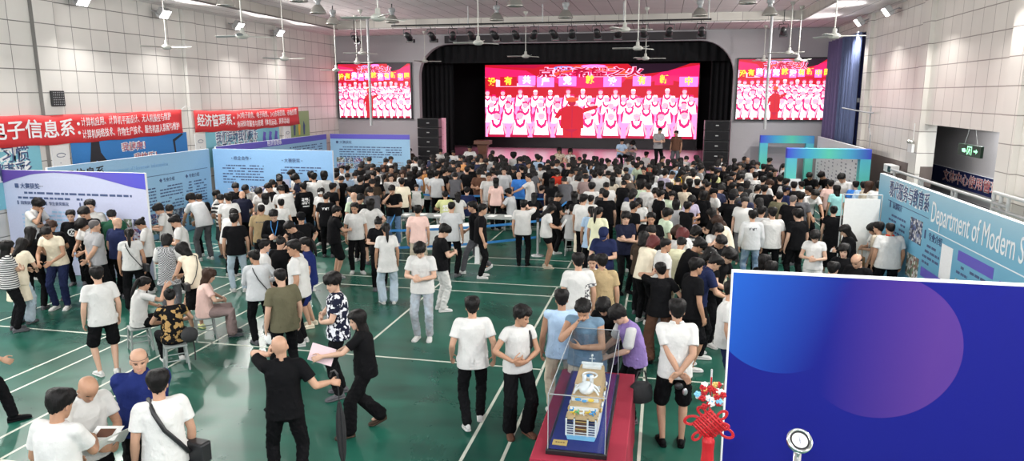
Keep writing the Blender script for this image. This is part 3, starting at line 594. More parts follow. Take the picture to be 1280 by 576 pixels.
rr = N.new('ShaderNodeMapRange'); rr.inputs[1].default_value = .3; rr.inputs[2].default_value = .7; rr.inputs[3].default_value = .22; rr.inputs[4].default_value = .42; lnk(nt, n1.outputs[0], rr.inputs[0]); lnk(nt, rr.outputs[0], b.inputs['Roughness'])
M['stage_floor'] = mat('stage_floor', (.95, .50, .66), .36, noise=.04, coat=1.)  # pink glow of the LED screens is put into the base colour
M['stage_floor'].node_tree.nodes['Principled BSDF'].inputs['Coat Roughness'].default_value = .3
# big blue panel with two overlapping printed discs
m, nt, N, b = new_mat('disc_print'); M['disc_print'] = m; b.inputs['Roughness'].default_value = .42; b.inputs['Specular IOR Level'].default_value = .2
tc = N.new('ShaderNodeTexCoord'); sp = N.new('ShaderNodeSeparateXYZ'); lnk(nt, tc.outputs['Object'], sp.inputs[0]); base = None
def disc(cx, cy, rad, col, gx, gy, prev, k):
    dx = math_node(nt, 'SUBTRACT', sp.outputs[0], cx); dy = math_node(nt, 'SUBTRACT', sp.outputs[1], cy)
    d = math_node(nt, 'SQRT', math_node(nt, 'ADD', math_node(nt, 'MULTIPLY', dx, dx), math_node(nt, 'MULTIPLY', dy, dy))); ins = math_node(nt, 'LESS_THAN', d, rad)
    g_ = math_node(nt, 'ADD', math_node(nt, 'MULTIPLY', dx, gx/rad), math_node(nt, 'MULTIPLY', dy, gy/rad)); f = math_node(nt, 'MULTIPLY', ins, math_node(nt, 'MULTIPLY', math_node(nt, 'MINIMUM', math_node(nt, 'MAXIMUM', math_node(nt, 'MULTIPLY_ADD', g_, .5, .5), 0), 1), k))
    mx = N.new('ShaderNodeMixRGB'); lnk(nt, f, mx.inputs[0]); mx.inputs[2].default_value = (*col, 1)
    if prev is None: mx.inputs[1].default_value = (.010, .012, .20, 1)
    else: lnk(nt, prev, mx.inputs[1])
    return mx.outputs[0]
c1 = disc(.455, 2.20, .645, (.015, .10, .48), -1.3, .4, None, .9); c2 = disc(1.30, 1.87, .675, (.085, .035, .235), 1.5, -.1, c1, 1.0); lnk(nt, c2, b.inputs['Base Color'])
# ------------------------------------------------------------------ setting
def struct(b, name, mats, **k): return tag(b.build(name, mats, **k), kind='structure')
XL, XR, YF, YB = -14.9, 6.7, 31.0, -4.0
b = MB(); b.box((XL-1, YB, -.2), (XR+2.5, YF, 0))
def fl(x0, y0, x1, y1): b.box((x0, y0, -.01), (x1, y1, .0025), 1)
W = .02
for y0 in (1.32, 16.4):
    for x0 in (-14.92, -7.75, -.58):
        x1 = x0+6.1; y1 = y0+13.4
        for x in (x0, x0+.46, x1-.46, x1): fl(x-W, y0, x+W, y1)
        for y in (y0, y0+.76, y0+4.72, y1-4.72, y1-.76, y1): fl(x0, y-W, x1, y+W)
        for ya, yb in ((y0, y0+4.72), (y1-4.72, y1)): fl(x0+3.05-W, ya, x0+3.05+W, yb)
struct(b, 'floor', ['green_floor', 'white_line'])
b = MB(); b.box((XL-.3, YB, 0), (XL, YF, 7.4))
struct(b, 'wall_left', 'left_wall_tile')
for i, y in enumerate((9.2, 14.7, 20.22, 25.72)):
    b = MB(); b.box((XL, y, 0), (XL+.10, y+.62, 6.75)); struct(b, f'trim_{i+1}', 'left_wall_tile')
# right wall: tiled bays, a deep opening to a side corridor, a curtained window bay
b = MB()
b.box((XR, YB, 0), (XR+.3, 15.87, 7.4)); b.box((XR, 15.87, 3.36), (XR+.3, 20.43, 7.4)); b.box((XR, 20.43, 2.25), (XR+.3, 26.45, 7.4)); b.box((XR, 26.45, 6.25), (XR+.3, YF, 7.4)); b.box((XR, 26.45, 0), (XR+.3, YF, 1.6)); b.box((XR, 20.43, 0), (XR+.3, 26.45, 2.25), 1)
struct(b, 'wall_right', ['right_wall_tile', 'brown_dado'])
for i, (y0, y1) in enumerate(((15.25, 15.87), (20.43, 21.0), (26.0, 26.45))):
    b = MB(); b.box((XR-.12, y0, 0 if i < 1 else (0, 0, 2.25)[i]), (XR, y1, 6.75)); struct(b, f'trim_{i+5}', 'right_wall_tile')
b = MB(); b.box((XR+1.3, 14, 0), (XR+1.5, 26, 3.9)); b.box((XR+.3, 25.8, 0), (XR+1.3, 26, 3.9)); b.box((XR+.3, 14, 0), (XR+1.3, 14.2, 3.9)); b.box((XR+.3, 14, 3.7), (XR+1.5, 26, 3.9)); struct(b, 'wall_corridor', 'plain_wall')
b = MB(); b.box((XR+.1, 26.45, 1.6), (XR+.14, YF, 6.25)); b.box((XR+.06, 28.7, 1.6), (XR+.16, 28.78, 6.25), 1); b.box((XR+.06, 26.45, 3.85), (XR+.16, YF, 4.0), 1); struct(b, 'window_1', ['navy_sign', 'white_edge'])
# ceiling: raised panelled field inside a lower perimeter soffit
b = MB(); b.box((-13.3, YB, 7.1), (4.8, 28.0, 7.3)); struct(b, 'ceiling', 'ceiling_panel')
b = MB(); b.box((XL, YB, 6.75), (-13.3, YF, 6.80)); b.box((4.8, YB, 6.75), (XR, YF, 6.80)); b.box((-13.3, 28.0, 6.75), (4.8, YF, 6.80)); struct(b, 'ceiling_soffit', 'ceiling_panel')
b = MB(); b.box((-13.36, YB, 6.78), (-13.3, 28.0, 7.25)); b.box((4.8, YB, 6.78), (4.86, 28.0, 7.25)); b.box((-13.3, 28.0, 6.78), (4.8, 28.06, 7.25)); struct(b, 'trim_8', 'fascia_panel')
# stage wall with its round-cornered opening
pts = [(XL, 0), (-10.87, 0), (-10.87, 4.93)] + [(-9.47-1.4*cos(t), 4.93+1.4*sin(t)) for t in np.linspace(.1, pi/2, 9)] + [(1.39+1.4*sin(t), 4.93+1.4*cos(t)) for t in np.linspace(0, pi/2-.1, 9)] + [(2.79, 4.93), (2.79, 0), (XR, 0), (XR, 7.4), (XL, 7.4)]
bm = bmesh.new(); vs = [bm.verts.new((x, YF, z)) for x, z in pts]; f = bm.faces.new(vs); r_ = bmesh.ops.extrude_face_region(bm, geom=[f]); bmesh.ops.translate(bm, vec=(0, .35, 0), verts=[v for v in r_['geom'] if isinstance(v, bmesh.types.BMVert)]); bmesh.ops.triangulate(bm, faces=bm.faces); bmesh.ops.recalc_face_normals(bm, faces=bm.faces)
me = bpy.data.meshes.new('wall_front'); bm.to_mesh(me); bm.free(); me.materials.append(M['plain_wall']); o = bpy.data.objects.new('wall_front', me); C.objects.link(o); tag(o, kind='structure')
b = MB(); b.box((-9.6, 30.86, 6.36), (1.6, 30.97, 6.68)); tag(b.build('stage_valance', 'valance'), 'long dark grey valance board above the stage opening', 'valance')
b = MB(); b.box((-14.0, 30.25, 0), (5.2, 43.2, 1.0), 0); struct(b, 'floor_stage', 'stage_floor')
b = MB(); b.box((-14.2, 43.2, 0), (6.4, 43.4, 8)); b.box((-14.2, 31.4, 0), (-14.0, 43.2, 8)); b.box((6.2, 31.4, 0), (6.4, 43.2, 8)); b.box((-14.2, 31.4, 7.4), (6.4, 43.4, 7.6)); struct(b, 'wall_stage', 'black_fabric')
# black stage curtains
def curtain(name, p0, p1, z0, z1, amp, n, m, label, cat='curtain', group=None):
    b = MB(); p0, p1 = A3(*p0, 0), A3(*p1, 0); d = p1-p0; L = np.linalg.norm(d); nn = np.cross(nrm(d), A3(0, 0, 1)); k = int(n*10); R = []
    for z in np.linspace(z0, z1, 5):
        row = []
        for i in range(k+1):
            t = i/k; row.append(p0 + d*t + nn*amp*(sin(t*n*2*pi)+.3*sin(t*n*4.7+1)) + A3(0, 0, z))
        R.append(np.array(row))
    V = np.concatenate(R); F = [(i*(k+1)+j, i*(k+1)+j+1, (i+1)*(k+1)+j+1, (i+1)*(k+1)+j) for i in range(4) for j in range(k)]; b.add(V, F)
    o = b.build(name, m, smooth=True); s = o.modifiers.new('thickness', 'SOLIDIFY'); s.thickness = .01; return tag(o, label, cat, group)
curtain('stage_curtain', (-13.6, 33.2), (-9.9, 33.2), 1.0, 7.3, .06, 16, 'black_fabric', 'black stage curtain hanging left of the large screen'); curtain('stage_curtain', (2.0, 33.2), (5.9, 33.2), 1.0, 7.3, .06, 16, 'black_fabric', 'black stage curtain hanging right of the large screen')
curtain('curtain_border', (-13.6, 32.2), (5.9, 32.2), 5.55, 7.3, .05, 50, 'black_fabric', 'black border curtain across the top of the stage')
M['curt_a'] = mat('window_curtain', (.10, .13, .25), .8); M['curt_b'] = mat('window_curtain_violet', (.15, .12, .26), .8)
curtain('window_curtain', (6.42, 30.9), (6.42, 29.0), 1.75, 6.2, .08, 13, 'curt_b', 'violet-blue window curtain nearest the stage, right wall'); curtain('window_curtain', (6.42, 28.6), (6.42, 27.5), 1.75, 6.2, .08, 8, 'curt_a', 'blue window curtain in the middle of the right bay'); curtain('window_curtain', (6.42, 27.2), (6.42, 26.5), 1.75, 6.2, .06, 6, 'curt_a', 'narrow blue window curtain beside the tiled right wall')
b = MB(); b.bar((6.36, 31, 6.2), (6.36, 26.5, 6.2), .02); tag(b.build('curtain_rail', 'steel'), 'metal curtain rail above the blue window curtains', 'rail')

# ------------------------------------------------------------------ screens: a choir holding up characters, with a conductor
def em(name, col, s=1.): M[name] = mat(name, tuple(.3*c for c in col), .4, noise=0, emit=col, es=s)
SCR = 2.0
for k, c in dict(e_white=(1, .86, .95), e_pink=(.95, .22, .46), e_skin=(.85, .30, .38), e_red=(.36, .006, .016), e_deep=(.30, .004, .03), e_hot=(.62, .010, .09), e_dark=(.012, .004, .01), e_orange=(.46, .05, .02), e_gold=(1, .55, .04), e_viol=(.62, .16, .75), e_blue=(.10, .16, .5), e_rose=(1, .40, .62), e_scarf=(.72, .01, .12)).items(): em(k, c, SCR)
EK = ['e_white', 'e_pink', 'e_skin', 'e_red', 'e_deep', 'e_hot', 'e_dark', 'e_orange', 'e_gold', 'e_viol', 'e_blue', 'e_rose', 'e_scarf']
def led_screen(o, w, h, label, zoom, seed, u=(1, 0, 0)):
    p = Panel('led_screen', o, u, w, h, .12, 'e_hot', label, 'screen', None, 'dark_metal')
    b = MB()
    for a in ((0-.06, -.06, 0, h+.06), (w, -.06, w+.06, h+.06), (0, -.06, w, 0), (0, h, w, h+.06)): b.box((a[0], a[1], -.12), (a[2], a[3], .02))
    b.build('bezel', 'dark_metal', p.root)
    q = MB(); r = random.Random(seed); lay = [0.]
    def poly(pts, m):
        lay[0] += .00004; q.quad([(max(0, min(1, x))*w, max(0, min(1, y))*h, .002 + lay[0]) for x, y in pts], EK.index(m))
    def ell(cx, cy, rx, ry, m, n=10): poly([(cx+rx*cos(i*2*pi/n), cy+ry*sin(i*2*pi/n)) for i in range(n)], m)
    poly([(0, 0), (1, 0), (1, .62), (0, .62)], 'e_pink'); poly([(0, .55), (1, .55), (1, 1), (0, 1)], 'e_red')
    poly([(0, .97), (0, .72), (.20, .80), (.34, .70), (.2, .92)], 'e_hot'); poly([(1, .98), (1, .72), (.84, .80), (.7, .70), (.84, .9)], 'e_hot'); poly([(0, .83), (.25, .70), (0, .70)], 'e_rose')
    poly([(.04, 1), (.30, 1), (.24, .95), (.12, .97)], 'e_deep'); poly([(.68, 1), (.96, 1), (.86, .9), (.74, .86)], 'e_dark')
    A_ = [(.5+.22*cos(t), .80+.19*sin(t)) for t in np.linspace(0, pi, 15)]; poly(A_, 'e_orange'); ell(.5, .80, .17, .12, 'e_hot', 16); ell(.38, .95, .05, .03, 'e_blue'); ell(.52, .975, .06, .02, 'e_viol'); ell(.60, .94, .05, .025, 'e_orange')
    n3, n2, n1 = zoom
    def singer(cx, top, s, front):
        j = r.uniform(-.006, .006); cx += j; a = w/h
        poly([(cx-.50*s/a, top-.95*s), (cx-1.02*s/a, top-1.7*s), (cx-.95*s/a, top-2.6*s), (cx+.95*s/a, top-2.6*s), (cx+1.02*s/a, top-1.7*s), (cx+.50*s/a, top-.95*s)], 'e_scarf'); poly([(cx-.58*s/a, top-.95*s), (cx-.82*s/a, top-2.75*s), (cx+.82*s/a, top-2.75*s), (cx+.58*s/a, top-.95*s)], 'e_white')
        if front: poly([(cx-.75*s/a, top-1.1*s), (cx-1.12*s/a, top-2.3*s), (cx-.92*s/a, top-2.35*s), (cx-.62*s/a, top-1.3*s)], 'e_skin'); poly([(cx+.75*s/a, top-1.1*s), (cx+1.12*s/a, top-2.3*s), (cx+.92*s/a, top-2.35*s), (cx+.62*s/a, top-1.3*s)], 'e_skin')
        poly([(cx-.58*s/a, top-.9*s), (cx-.45*s/a, top-1.5*s), (cx, top-1.8*s), (cx+.45*s/a, top-1.5*s), (cx+.58*s/a, top-.9*s), (cx+.36*s/a, top-.85*s), (cx+.27*s/a, top-1.25*s), (cx, top-1.45*s), (cx-.27*s/a, top-1.25*s), (cx-.36*s/a, top-.85*s)], 'e_scarf')
        ell(cx, top-.45*s, .36*s/a, .46*s, 'e_skin'); poly([(cx-.38*s/a, top-.30*s), (cx-.25*s/a, top+.02*s), (cx+.25*s/a, top+.02*s), (cx+.38*s/a, top-.30*s), (cx, top-.18*s)], 'e_white' if r.random() < .35 else 'e_scarf')
        ell(cx, top-.5*s, .20*s/a, .05*s, 'e_pink', 6)
    def row(n, top, s, off, front=False):
        for i in range(n): singer((i+off)/n, top + r.uniform(-.012, .012), s, front)
    row(n3, .66, .085, .2); row(n3, .58, .09, .55); row(n2, .50, .11, .3); row(n1, .37, .135, .5, True)
    for i in range(n1): poly([(i/n1+.012, 0), (i/n1+.012, .035), ((i+1)/n1-.012, .035), ((i+1)/n1-.012, 0)], 'e_deep')
    ch = '没有共产党就没有新中' + ('国' if zoom[2] > 9 else ''); nn = len(ch)
    for i, c in enumerate(ch):
        cx = (i+.55)/nn if zoom[2] > 9 else (.012, .115, .205, .295, .40, .505, .61, .745, .845, .955)[i]; cy = .775 + .012*((i*7) % 3-1); sw = .36/nn; pc = ('e_red', 'e_red', 'e_viol', 'e_viol', 'e_viol', 'e_hot', 'e_viol', 'e_viol', 'e_hot', 'e_viol', 'e_hot')[i]
        poly([(cx-sw*1.15, cy-.068), (cx+sw*1.15, cy-.068), (cx+sw*1.15, cy+.062), (cx-sw*1.15, cy+.062)], pc)
        text(p.root, c, max(.035, cx)*w, cy*h, min(.115*h, w*.075), 'e_gold' if i in (0, 1, 5, 7, 8, 9, 10) else 'e_white', 'CENTER', bold=.004*h, name='placard_character', z=.075)
    # conductor from behind, in red
    cx = .424; s = .5
    poly([(cx-.042, 0), (cx-.046, .20), (cx+.046, .20), (cx+.042, 0)], 'e_red'); poly([(cx-.003, 0), (cx-.003, .12), (cx+.003, .12), (cx+.003, 0)], 'e_deep'); poly([(cx-.055, .13), (cx-.052, .40), (cx-.025, .44), (cx+.025, .44), (cx+.052, .40), (cx+.055, .13)], 'e_red'); poly([(cx-.002, .14), (cx-.002, .42), (cx+.002, .42), (cx+.002, .14)], 'e_deep'); poly([(cx-.06, .40), (cx-.085, .28), (cx-.066, .26), (cx-.045, .34)], 'e_red'); poly([(cx+.055, .41), (cx+.12, .45), (cx+.12, .41), (cx+.05, .34)], 'e_red')
    ell(cx-.002, .485, .020, .05, 'e_deep'); ell(cx-.002, .525, .030, .034, 'e_orange', 12); poly([(cx-.04, .12), (cx+.03, .12), (cx, .07)], 'e_deep')
    q.build('picture', EK, p.root)
    text(p.root, '点燃希望之火', .505*w, .885*h, .13*h, 'e_rose', 'CENTER', width=.505*w, bold=.010*h, name='title_lettering', z=.066)
    text(p.root, '点燃希望之火', .505*w, .885*h, .13*h, 'e_deep', 'CENTER', width=.50*w, bold=.004*h, name='title_lettering', z=.07)
    return p
led_screen((-10.55, 42.0, 1.62), 12.45, 4.25, 'large stage screen showing a choir with placards and a red conductor', (13, 12, 9), 4)
led_screen((-14.75, 30.9, 3.08), 3.5, 2.42, 'smaller wall screen left of the stage opening', (14, 13, 11), 5); led_screen((2.95, 30.9, 3.12), 3.55, 2.42, 'smaller wall screen right of the stage opening', (14, 13, 11), 6)
b = MB(); b.box((-10.6, 41.9, 1.0), (1.95, 42.3, 1.56)); tag(b.build('screen_plinth', 'black_gloss'), 'low black plinth under the large stage screen', 'plinth')

# ------------------------------------------------------------------ display boards, left side
g_board = 'exhibition display boards'
BK = dict(k=1.05, v0=.2)
p = Panel('display_board', (-14.86, 13.39, -.205), (1, 0, 0), 3.60, 2.5, .06, 'board_lav', 'lavender display board with a purple wave along its top', 'display board', **BK)
b = MB(); us = np.linspace(0, 3.60, 30); lo = np.interp(us, [0, .3, .8, 1.3, 1.9, 2.4, 2.9, 3.3, 3.64], [-.30, -.20, -.08, -.035, -.05, -.11, -.22, -.31, -.35])
for i in range(29): b.box((us[i], 0, .0005), (us[i+1], .01, .003)) if False else b.quad([(us[i], 2.5+lo[i], .004), (us[i+1], 2.5+lo[i+1], .004), (us[i+1], 2.498, .004), (us[i], 2.498, .004)])
b.build('purple_wave', 'purple_wave', p.root)
text(p.root, '■ 大赛获奖', .30, 2.15, .125, 'ink', bold=.002); p.para(.85, 2.17, .45, 1, .05, 'grey_ink', 3); p.para(.35, 2.03, 2.9, 2, .11, 'ink', 4, .95)
for u, s_ in ((.32, '▍国赛获奖情况'), (1.05, '▍学生获奖情况'), (1.92, '▍汽车组奖')): text(p.root, s_, u, 1.78, .085, 'ink')
p.para(.4, 1.62, .5, 14, .085, 'board_blue', 5); p.para(1.05, 1.62, .7, 14, .085, 'board_blue', 6); p.para(1.95, 1.62, .85, 14, .085, 'board_blue', 7); p.photos(2.98, .72, 2, 4, .20, .18, .03, 1)
p = Panel('display_board', (-14.18, 13.97, -.205), (0, 1, 0), 5.85, 2.5, .06, 'board_blue', 'long sky-blue display board running along the left wall', 'display board', **BK)
text(p.root, '电子信息系', .12, 2.22, .32, 'black_ink', width=1.5, bold=.004); text(p.root, 'Department of Electronic Information', 1.75, 2.22, .16, 'board_blue2', width=2.2); p.rect('rule', .1, 1.93, 5.7, 1.945, 'ink'); 
for i in range(5): text(p.root, '◆ 专业介绍', .25+1.1*i, 1.78, .12, 'ink'); p.para(.25+1.1*i, 1.62, .95, 9, .085, 'ink', 20+i); p.photos(.25+1.1*i, .35, 2, 2, .46, .27, .03, i)
p = Panel('display_board', (-14.09, 20.16, -.205), (1, 0, 0), 3.95, 2.5, .06, 'board_blue2', 'sky-blue display board across the left side, facing us, with two headings', 'display board', **BK)
text(p.root, '• 校企合作 •', .62, 2.22, .13, 'ink'); text(p.root, '• 大赛获奖 •', 2.3, 2.18, .13, 'ink'); p.para(.3, 2.02, 1.4, 7, .085, 'ink', 31, .92); p.para(2.25, 2.0, 1.35, 3, .085, 'ink', 32, .92)
p.photos(1.2, .95, 2, 2, .24, .20, .05, 2); p.rect('picture_sheet', 2.2, 1.35, 2.52, 1.62, 'board_lav'); p.rect('picture_sheet', 2.56, 1.35, 2.88, 1.62, 'board_lav'); p.photos(3.1, 1.35, 2, 1, .3, .22, .03, 2); p.para(.3, 1.3, .8, 8, .08, 'board_lav', 33)
p = Panel('display_board', (-14.54, 21.0, -.205), (0, 1, 0), 7.6, 2.5, .06, 'board_blue', 'purple-topped display board along the wall behind the sky-blue one', 'display board', **BK); p.rect('purple_band', 0, 2.28, 7.6, 2.498, 'purple', .004); text(p.root, '经济管理系', 3.0, 2.39, .2, 'white_ink'); p.para(4.4, 2.15, 2.8, 4, .1, 'ink', 41)
p = Panel('display_board', (-14.44, 29.14, -.205), (1, 0, 0), 3.55, 2.5, .06, 'board_blue', 'rear blue-topped display board below the left wall screen', 'display board', **BK); p.rect('blue_band', 0, 2.3, 3.55, 2.498, 'purple', .004)
text(p.root, '■ 大赛获奖', .25, 2.15, .14, 'ink'); p.para(.4, 1.98, 2.8, 5, .1, 'ink', 51, .95); p.photos(.25, 1.05, 4, 2, .36, .22, .04, 2); p.para(1.95, 1.35, 1.3, 5, .1, 'grey_ink', 52)
# right: department board, big blue panel
p = Panel('display_board', (4.68, 16.64, -.164), (0, -1, 0), 9.2, 2.5, .08, 'dept_blue', 'long blue department display board with large white English title', 'display board', k=1.04, v0=.16)
text(p.root, '现代服务与教育系', .72, 2.26, .34, 'white_ink', width=2.2, bold=.016, z=.003); text(p.root, '现代服务与教育系', .73, 2.26, .34, 'ink', width=2.18, bold=.003); text(p.root, 'Department of Modern Services', 3.05, 2.16, .50, 'white_ink', width=4.05, bold=0); p.rect('rule', 3.0, 1.86, 9, 1.875, 'white_ink'); p.rect('rule', .7, 2.03, 2.95, 2.042, 'ink')
text(p.root, '▍ 系部简介', .85, 1.97, .14, 'ink'); p.para(.85, 1.80, 1.0, 7, .10, 'ink', 61); p.photos(2.1, .85, 1, 2, .62, .42, .3, 1); text(p.root, '▍ 专业介绍', 2.85, 1.74, .15, 'ink'); p.para(2.85, 1.60, .75, 4, .10, 'ink', 62); p.rect('picture_sheet', 3.65, 1.18, 4.1, 1.75, 'white_ink')
for u, v, s_ in ((2.85, 1.02, 3), (4.3, 1.62, 4), (4.3, .72, 5), (5.7, 1.5, 6), (5.7, .6, 7), (7.3, 1.5, 8)):
    p.rect('heading_bar', u, v, u+1.2, v+.16, 'purple'); p.para(u+.08, v+.125, .8, 1, .09, 'white_ink', 90+s_); p.para(u, v-.06, 1.2, 2, .095, 'ink', 60+s_); p.photos(u, v-.62, 3, 1, .38, .34, .02, s_)
p = Panel('backdrop_panel', (.69, 6.58, 0), (1, 0, 0), 3.3, 2.5, .07, 'disc_print', 'large royal-blue panel printed with two overlapping translucent discs', 'display panel')
b = MB(); b.box((-.012, 0, -.072), (0, 2.5, .004)); b.box((-.012, 2.5, -.072), (3.3, 2.512, .004)); b.build('edge_trim', 'white_edge', p.root)
# ------------------------------------------------------------------ on the walls
def banner(o, L, H, sag, x0, title, tw, tsize, l1, l2, x1, w1, w2, label):
    p = bpy.data.objects.new('banner', None); C.objects.link(p); p.matrix_world = frame(o, (0, 1, 0), (0, 0, 1)); tag(p, label, 'banner', 'red cloth banners on the left wall')
    f = lambda u: -sag*(1-(2*u/L-1)**2) + .012*sin(u*5)
    b = MB(); n = 40; V = []; Fc = []
    for j in range(5):
        for i in range(n+1):
            u = L*i/n; V.append((u, f(u)+H*j/4, .018*sin(u*3.1+j*.8)+.02))
    for j in range(4):
        for i in range(n): a = j*(n+1)+i; Fc.append((a, a+1, a+n+2, a+n+1))
    b.add(V, Fc); c = b.build('cloth', 'banner', p, smooth=True); s = c.modifiers.new('thickness', 'SOLIDIFY'); s.thickness = .006
    def t(body, u, v, size, w, bold):
        me = text_mesh(body, size, 'LEFT', w, bold, .003); me.materials.clear(); me.materials.append(M['white_ink']); co = getco(me)
        if len(co): uu = co[:, 0]+u; co[:, 1] += v - sag*(1-(2*uu/L-1)**2) + .012*np.sin(uu*5); co[:, 2] += .046; co[:, 0] = uu; setco(me, co)
        q = bpy.data.objects.new('lettering', me); C.objects.link(q); q.parent = p
    t(title, x0, H*.5, tsize, tw, .007); t(l1, x1, H*.72, .25, w1, -.001); t(l2, x1, H*.28, .25, w2, -.001)
    b = MB(); b.bar((0, H, .02), (-.25, H+.12, .0), .006); b.bar((L, H, .02), (L+.25, H+.1, .0), .006); b.build('tie_cord', 'white_edge', p)
banner((XL+.13, 12.55, 2.95), 7.15, .72, .06, .5, '电子信息系：', 2.55, .46, '计算机应用、计算机平面设计、无人机操控与维护', '计算机网络技术、作物生产技术、服务机器人装配与维护', 3.15, 3.45, 3.8, 'red banner nearer us with white Chinese lettering on left wall')
banner((XL+.13, 20.3, 2.92), 6.75, .70, .05, .1, '经济管理系：', 2.05, .42, '3+2电子商务、电子商务、3+2市场营销、市场营销', '休闲体育服务与管理（体育运动、赛事活动）', 2.3, 4.2, 3.6, 'red banner nearer the stage with white Chinese lettering')
def poster(y0, y1, z0, z1, m, label):
    return Panel('wall_poster', (XL+.04, y0, z0), (0, 1, 0), y1-y0, z1-z0, .02, m, label, 'poster')
p = poster(12.2, 14.5, 1.5, 2.9, 'teal_poster', 'teal wall poster with outlined characters under the nearer red banner')
for s_, u, v in (('养成学习惯', .05, 1.22), ('创造精彩', .1, .82)): text(p.root, s_, u, v, .42, 'white_ink', width=1.95, bold=.035, z=.004); text(p.root, s_, u, v, .42, 'ink', width=1.92, bold=.004)
p = poster(15.42, 20.0, 1.6, 2.95, 'blue_poster', 'blue wall poster with a black running figure under the nearer red banner')
b = MB(); b.quad([(.62, .95, .006), (.52, .45, .006), (.62, .42, .006), (.80, .78, .006), (1.2, .52, .006), (1.28, .60, .006), (.98, .98, .006), (.95, 1.3, .006), (.68, 1.3, .006)]); b.quad([(3.9, 1.15, .006), (3.95, .75, .006), (4.02, .75, .006), (4.0, 1.1, .006), (4.4, 1.28, .006), (4.35, 1.33, .006)]); b.quad([(2.75, .9, .006), (3.35, .55, .006), (3.3, .52, .006)], 1); b.build('figure_print', ['black_ink', 'white_ink'], p.root)
text(p.root, '我健康！', 1.75, 1.05, .24, 'white_ink', width=.95, bold=.022, z=.003); text(p.root, '我健康！', 1.75, 1.05, .24, 'sign_red', width=.93, bold=.002); text(p.root, '我快乐！', 2.2, .72, .24, 'white_ink', width=.95, bold=.022, z=.003); text(p.root, '我快乐！', 2.2, .72, .24, 'sign_red', width=.93, bold=.002)
p = poster(20.95, 25.6, 1.7, 2.95, 'teal_poster', 'blue-white wall poster with dark characters under the farther red banner')
for s_, v in (('我们运动我们快乐', .95), ('热爱生命强身健体', .55)): text(p.root, s_, .55, v, .40, 'white_ink', width=2.6, bold=.03, z=.003); text(p.root, s_, .55, v, .40, 'ink', width=2.56, bold=.004)
b = MB()
for i in range(3): x = 3.4+.42*i; b.quad([(x, .3, .006), (x+.08, .3, .006), (x+.16, .7, .006), (x+.28, .3, .006), (x+.36, .32, .006), (x+.24, .85, .006), (x+.30, 1.0, .006), (x+.12, 1.05, .006), (x+.05, .8, .006)])
b.build('figure_print', 'purple', p.root)
p = poster(26.5, 28.1, 2.1, 3.45, 'green_poster', 'green wall poster with runners at the far end of left wall')
b = MB(); [b.quad([(.25+.4*i, .35, .006), (.36+.4*i, .38, .006), (.42+.4*i, .75, .006), (.30+.4*i, .95, .006), (.22+.4*i, .7, .006)], i % 2) for i in range(3)]; b.build('figure_print', ['ink', 'yellow'], p.root)
for y, l in ((14.75, 'small white plaque with emblem left of the blue running-figure poster'), (20.3, 'small white plaque between the two red banners'), (25.85, 'small white plaque beside the green runners poster')):
    p = Panel('wall_plaque', (XL+.12, y, 2.2), (0, 1, 0), .52, .66, .02, 'white_plastic', l, 'plaque'); b = MB(); a = np.linspace(0, 2*pi, 17)[:-1]; b.tube([(.26+.13*cos(t), .42+.05*sin(t), .006) for t in np.linspace(0, 5.6, 12)], [.012]*12, 6); b.build('emblem', 'grey_ink', p.root); p.para(.12, .24, .3, 1, .06, 'grey_ink', 3)
r_ = empty('wall_speaker', (XL+.12, 15.1, 4.02), 'small dark square grille high on the left wall', 'speaker')
b = MB(); b.box((-.02, -.19, -.19), (.05, .19, .19)); b.build('housing', 'dark_metal', r_, bevel=.01); b = MB()
for i in range(6):
    for j in range(6): b.ell((.052, -.145+.058*i, -.145+.058*j), (.006, .016, .016), n=6)
b.build('grille', 'grey_frame', r_)
# floodlights
def flood(x, y, z, side, label):
    r_ = empty('floodlight', (x, y, z), label, 'floodlight', 'wall floodlights', 0 if side > 0 else pi)
    b = MB(); b.box((-.16, -.19, -.15), (-.02, .19, .15)); [b.box((-.20, -.17+.05*i, -.13), (-.16, -.155+.05*i, .13)) for i in range(7)]; h = b.build('housing', 'alu', r_, bevel=.01); h.rotation_euler = (0, radians(38), 0)
    b = MB(); b.box((-.019, -.165, -.125), (-.012, .165, .125)); g_ = b.build('glass', 'flood_glass', r_); g_.rotation_euler = (0, radians(38), 0)
    b = MB(); b.bar((-.32, -.215, .12), (-.08, -.215, 0), .012); b.bar((-.32, .215, .12), (-.08, .215, 0), .012); b.bar((-.32, -.22, .12), (-.32, .22, .12), .014); b.bar((-.44, 0, .12), (-.32, 0, .12), .015); b.build('bracket', 'grey_frame', r_)
for i, y in enumerate(LEFT_FLOOD): flood(XL+.44, y, 6.42, 1, ('floodlight on left wall nearest us, cut by the picture top', 'second floodlight along the left wall from us', 'third floodlight along the left wall from us', 'farthest floodlight on left wall beside the pilaster')[i])
for i, y in enumerate(RIGHT_FLOOD): flood(XR-.44, y, 6.48, -1, ('farthest floodlight on right wall above the curtain edge', 'middle floodlight on the right wall', 'floodlight on right wall nearest us, at the picture top')[i])
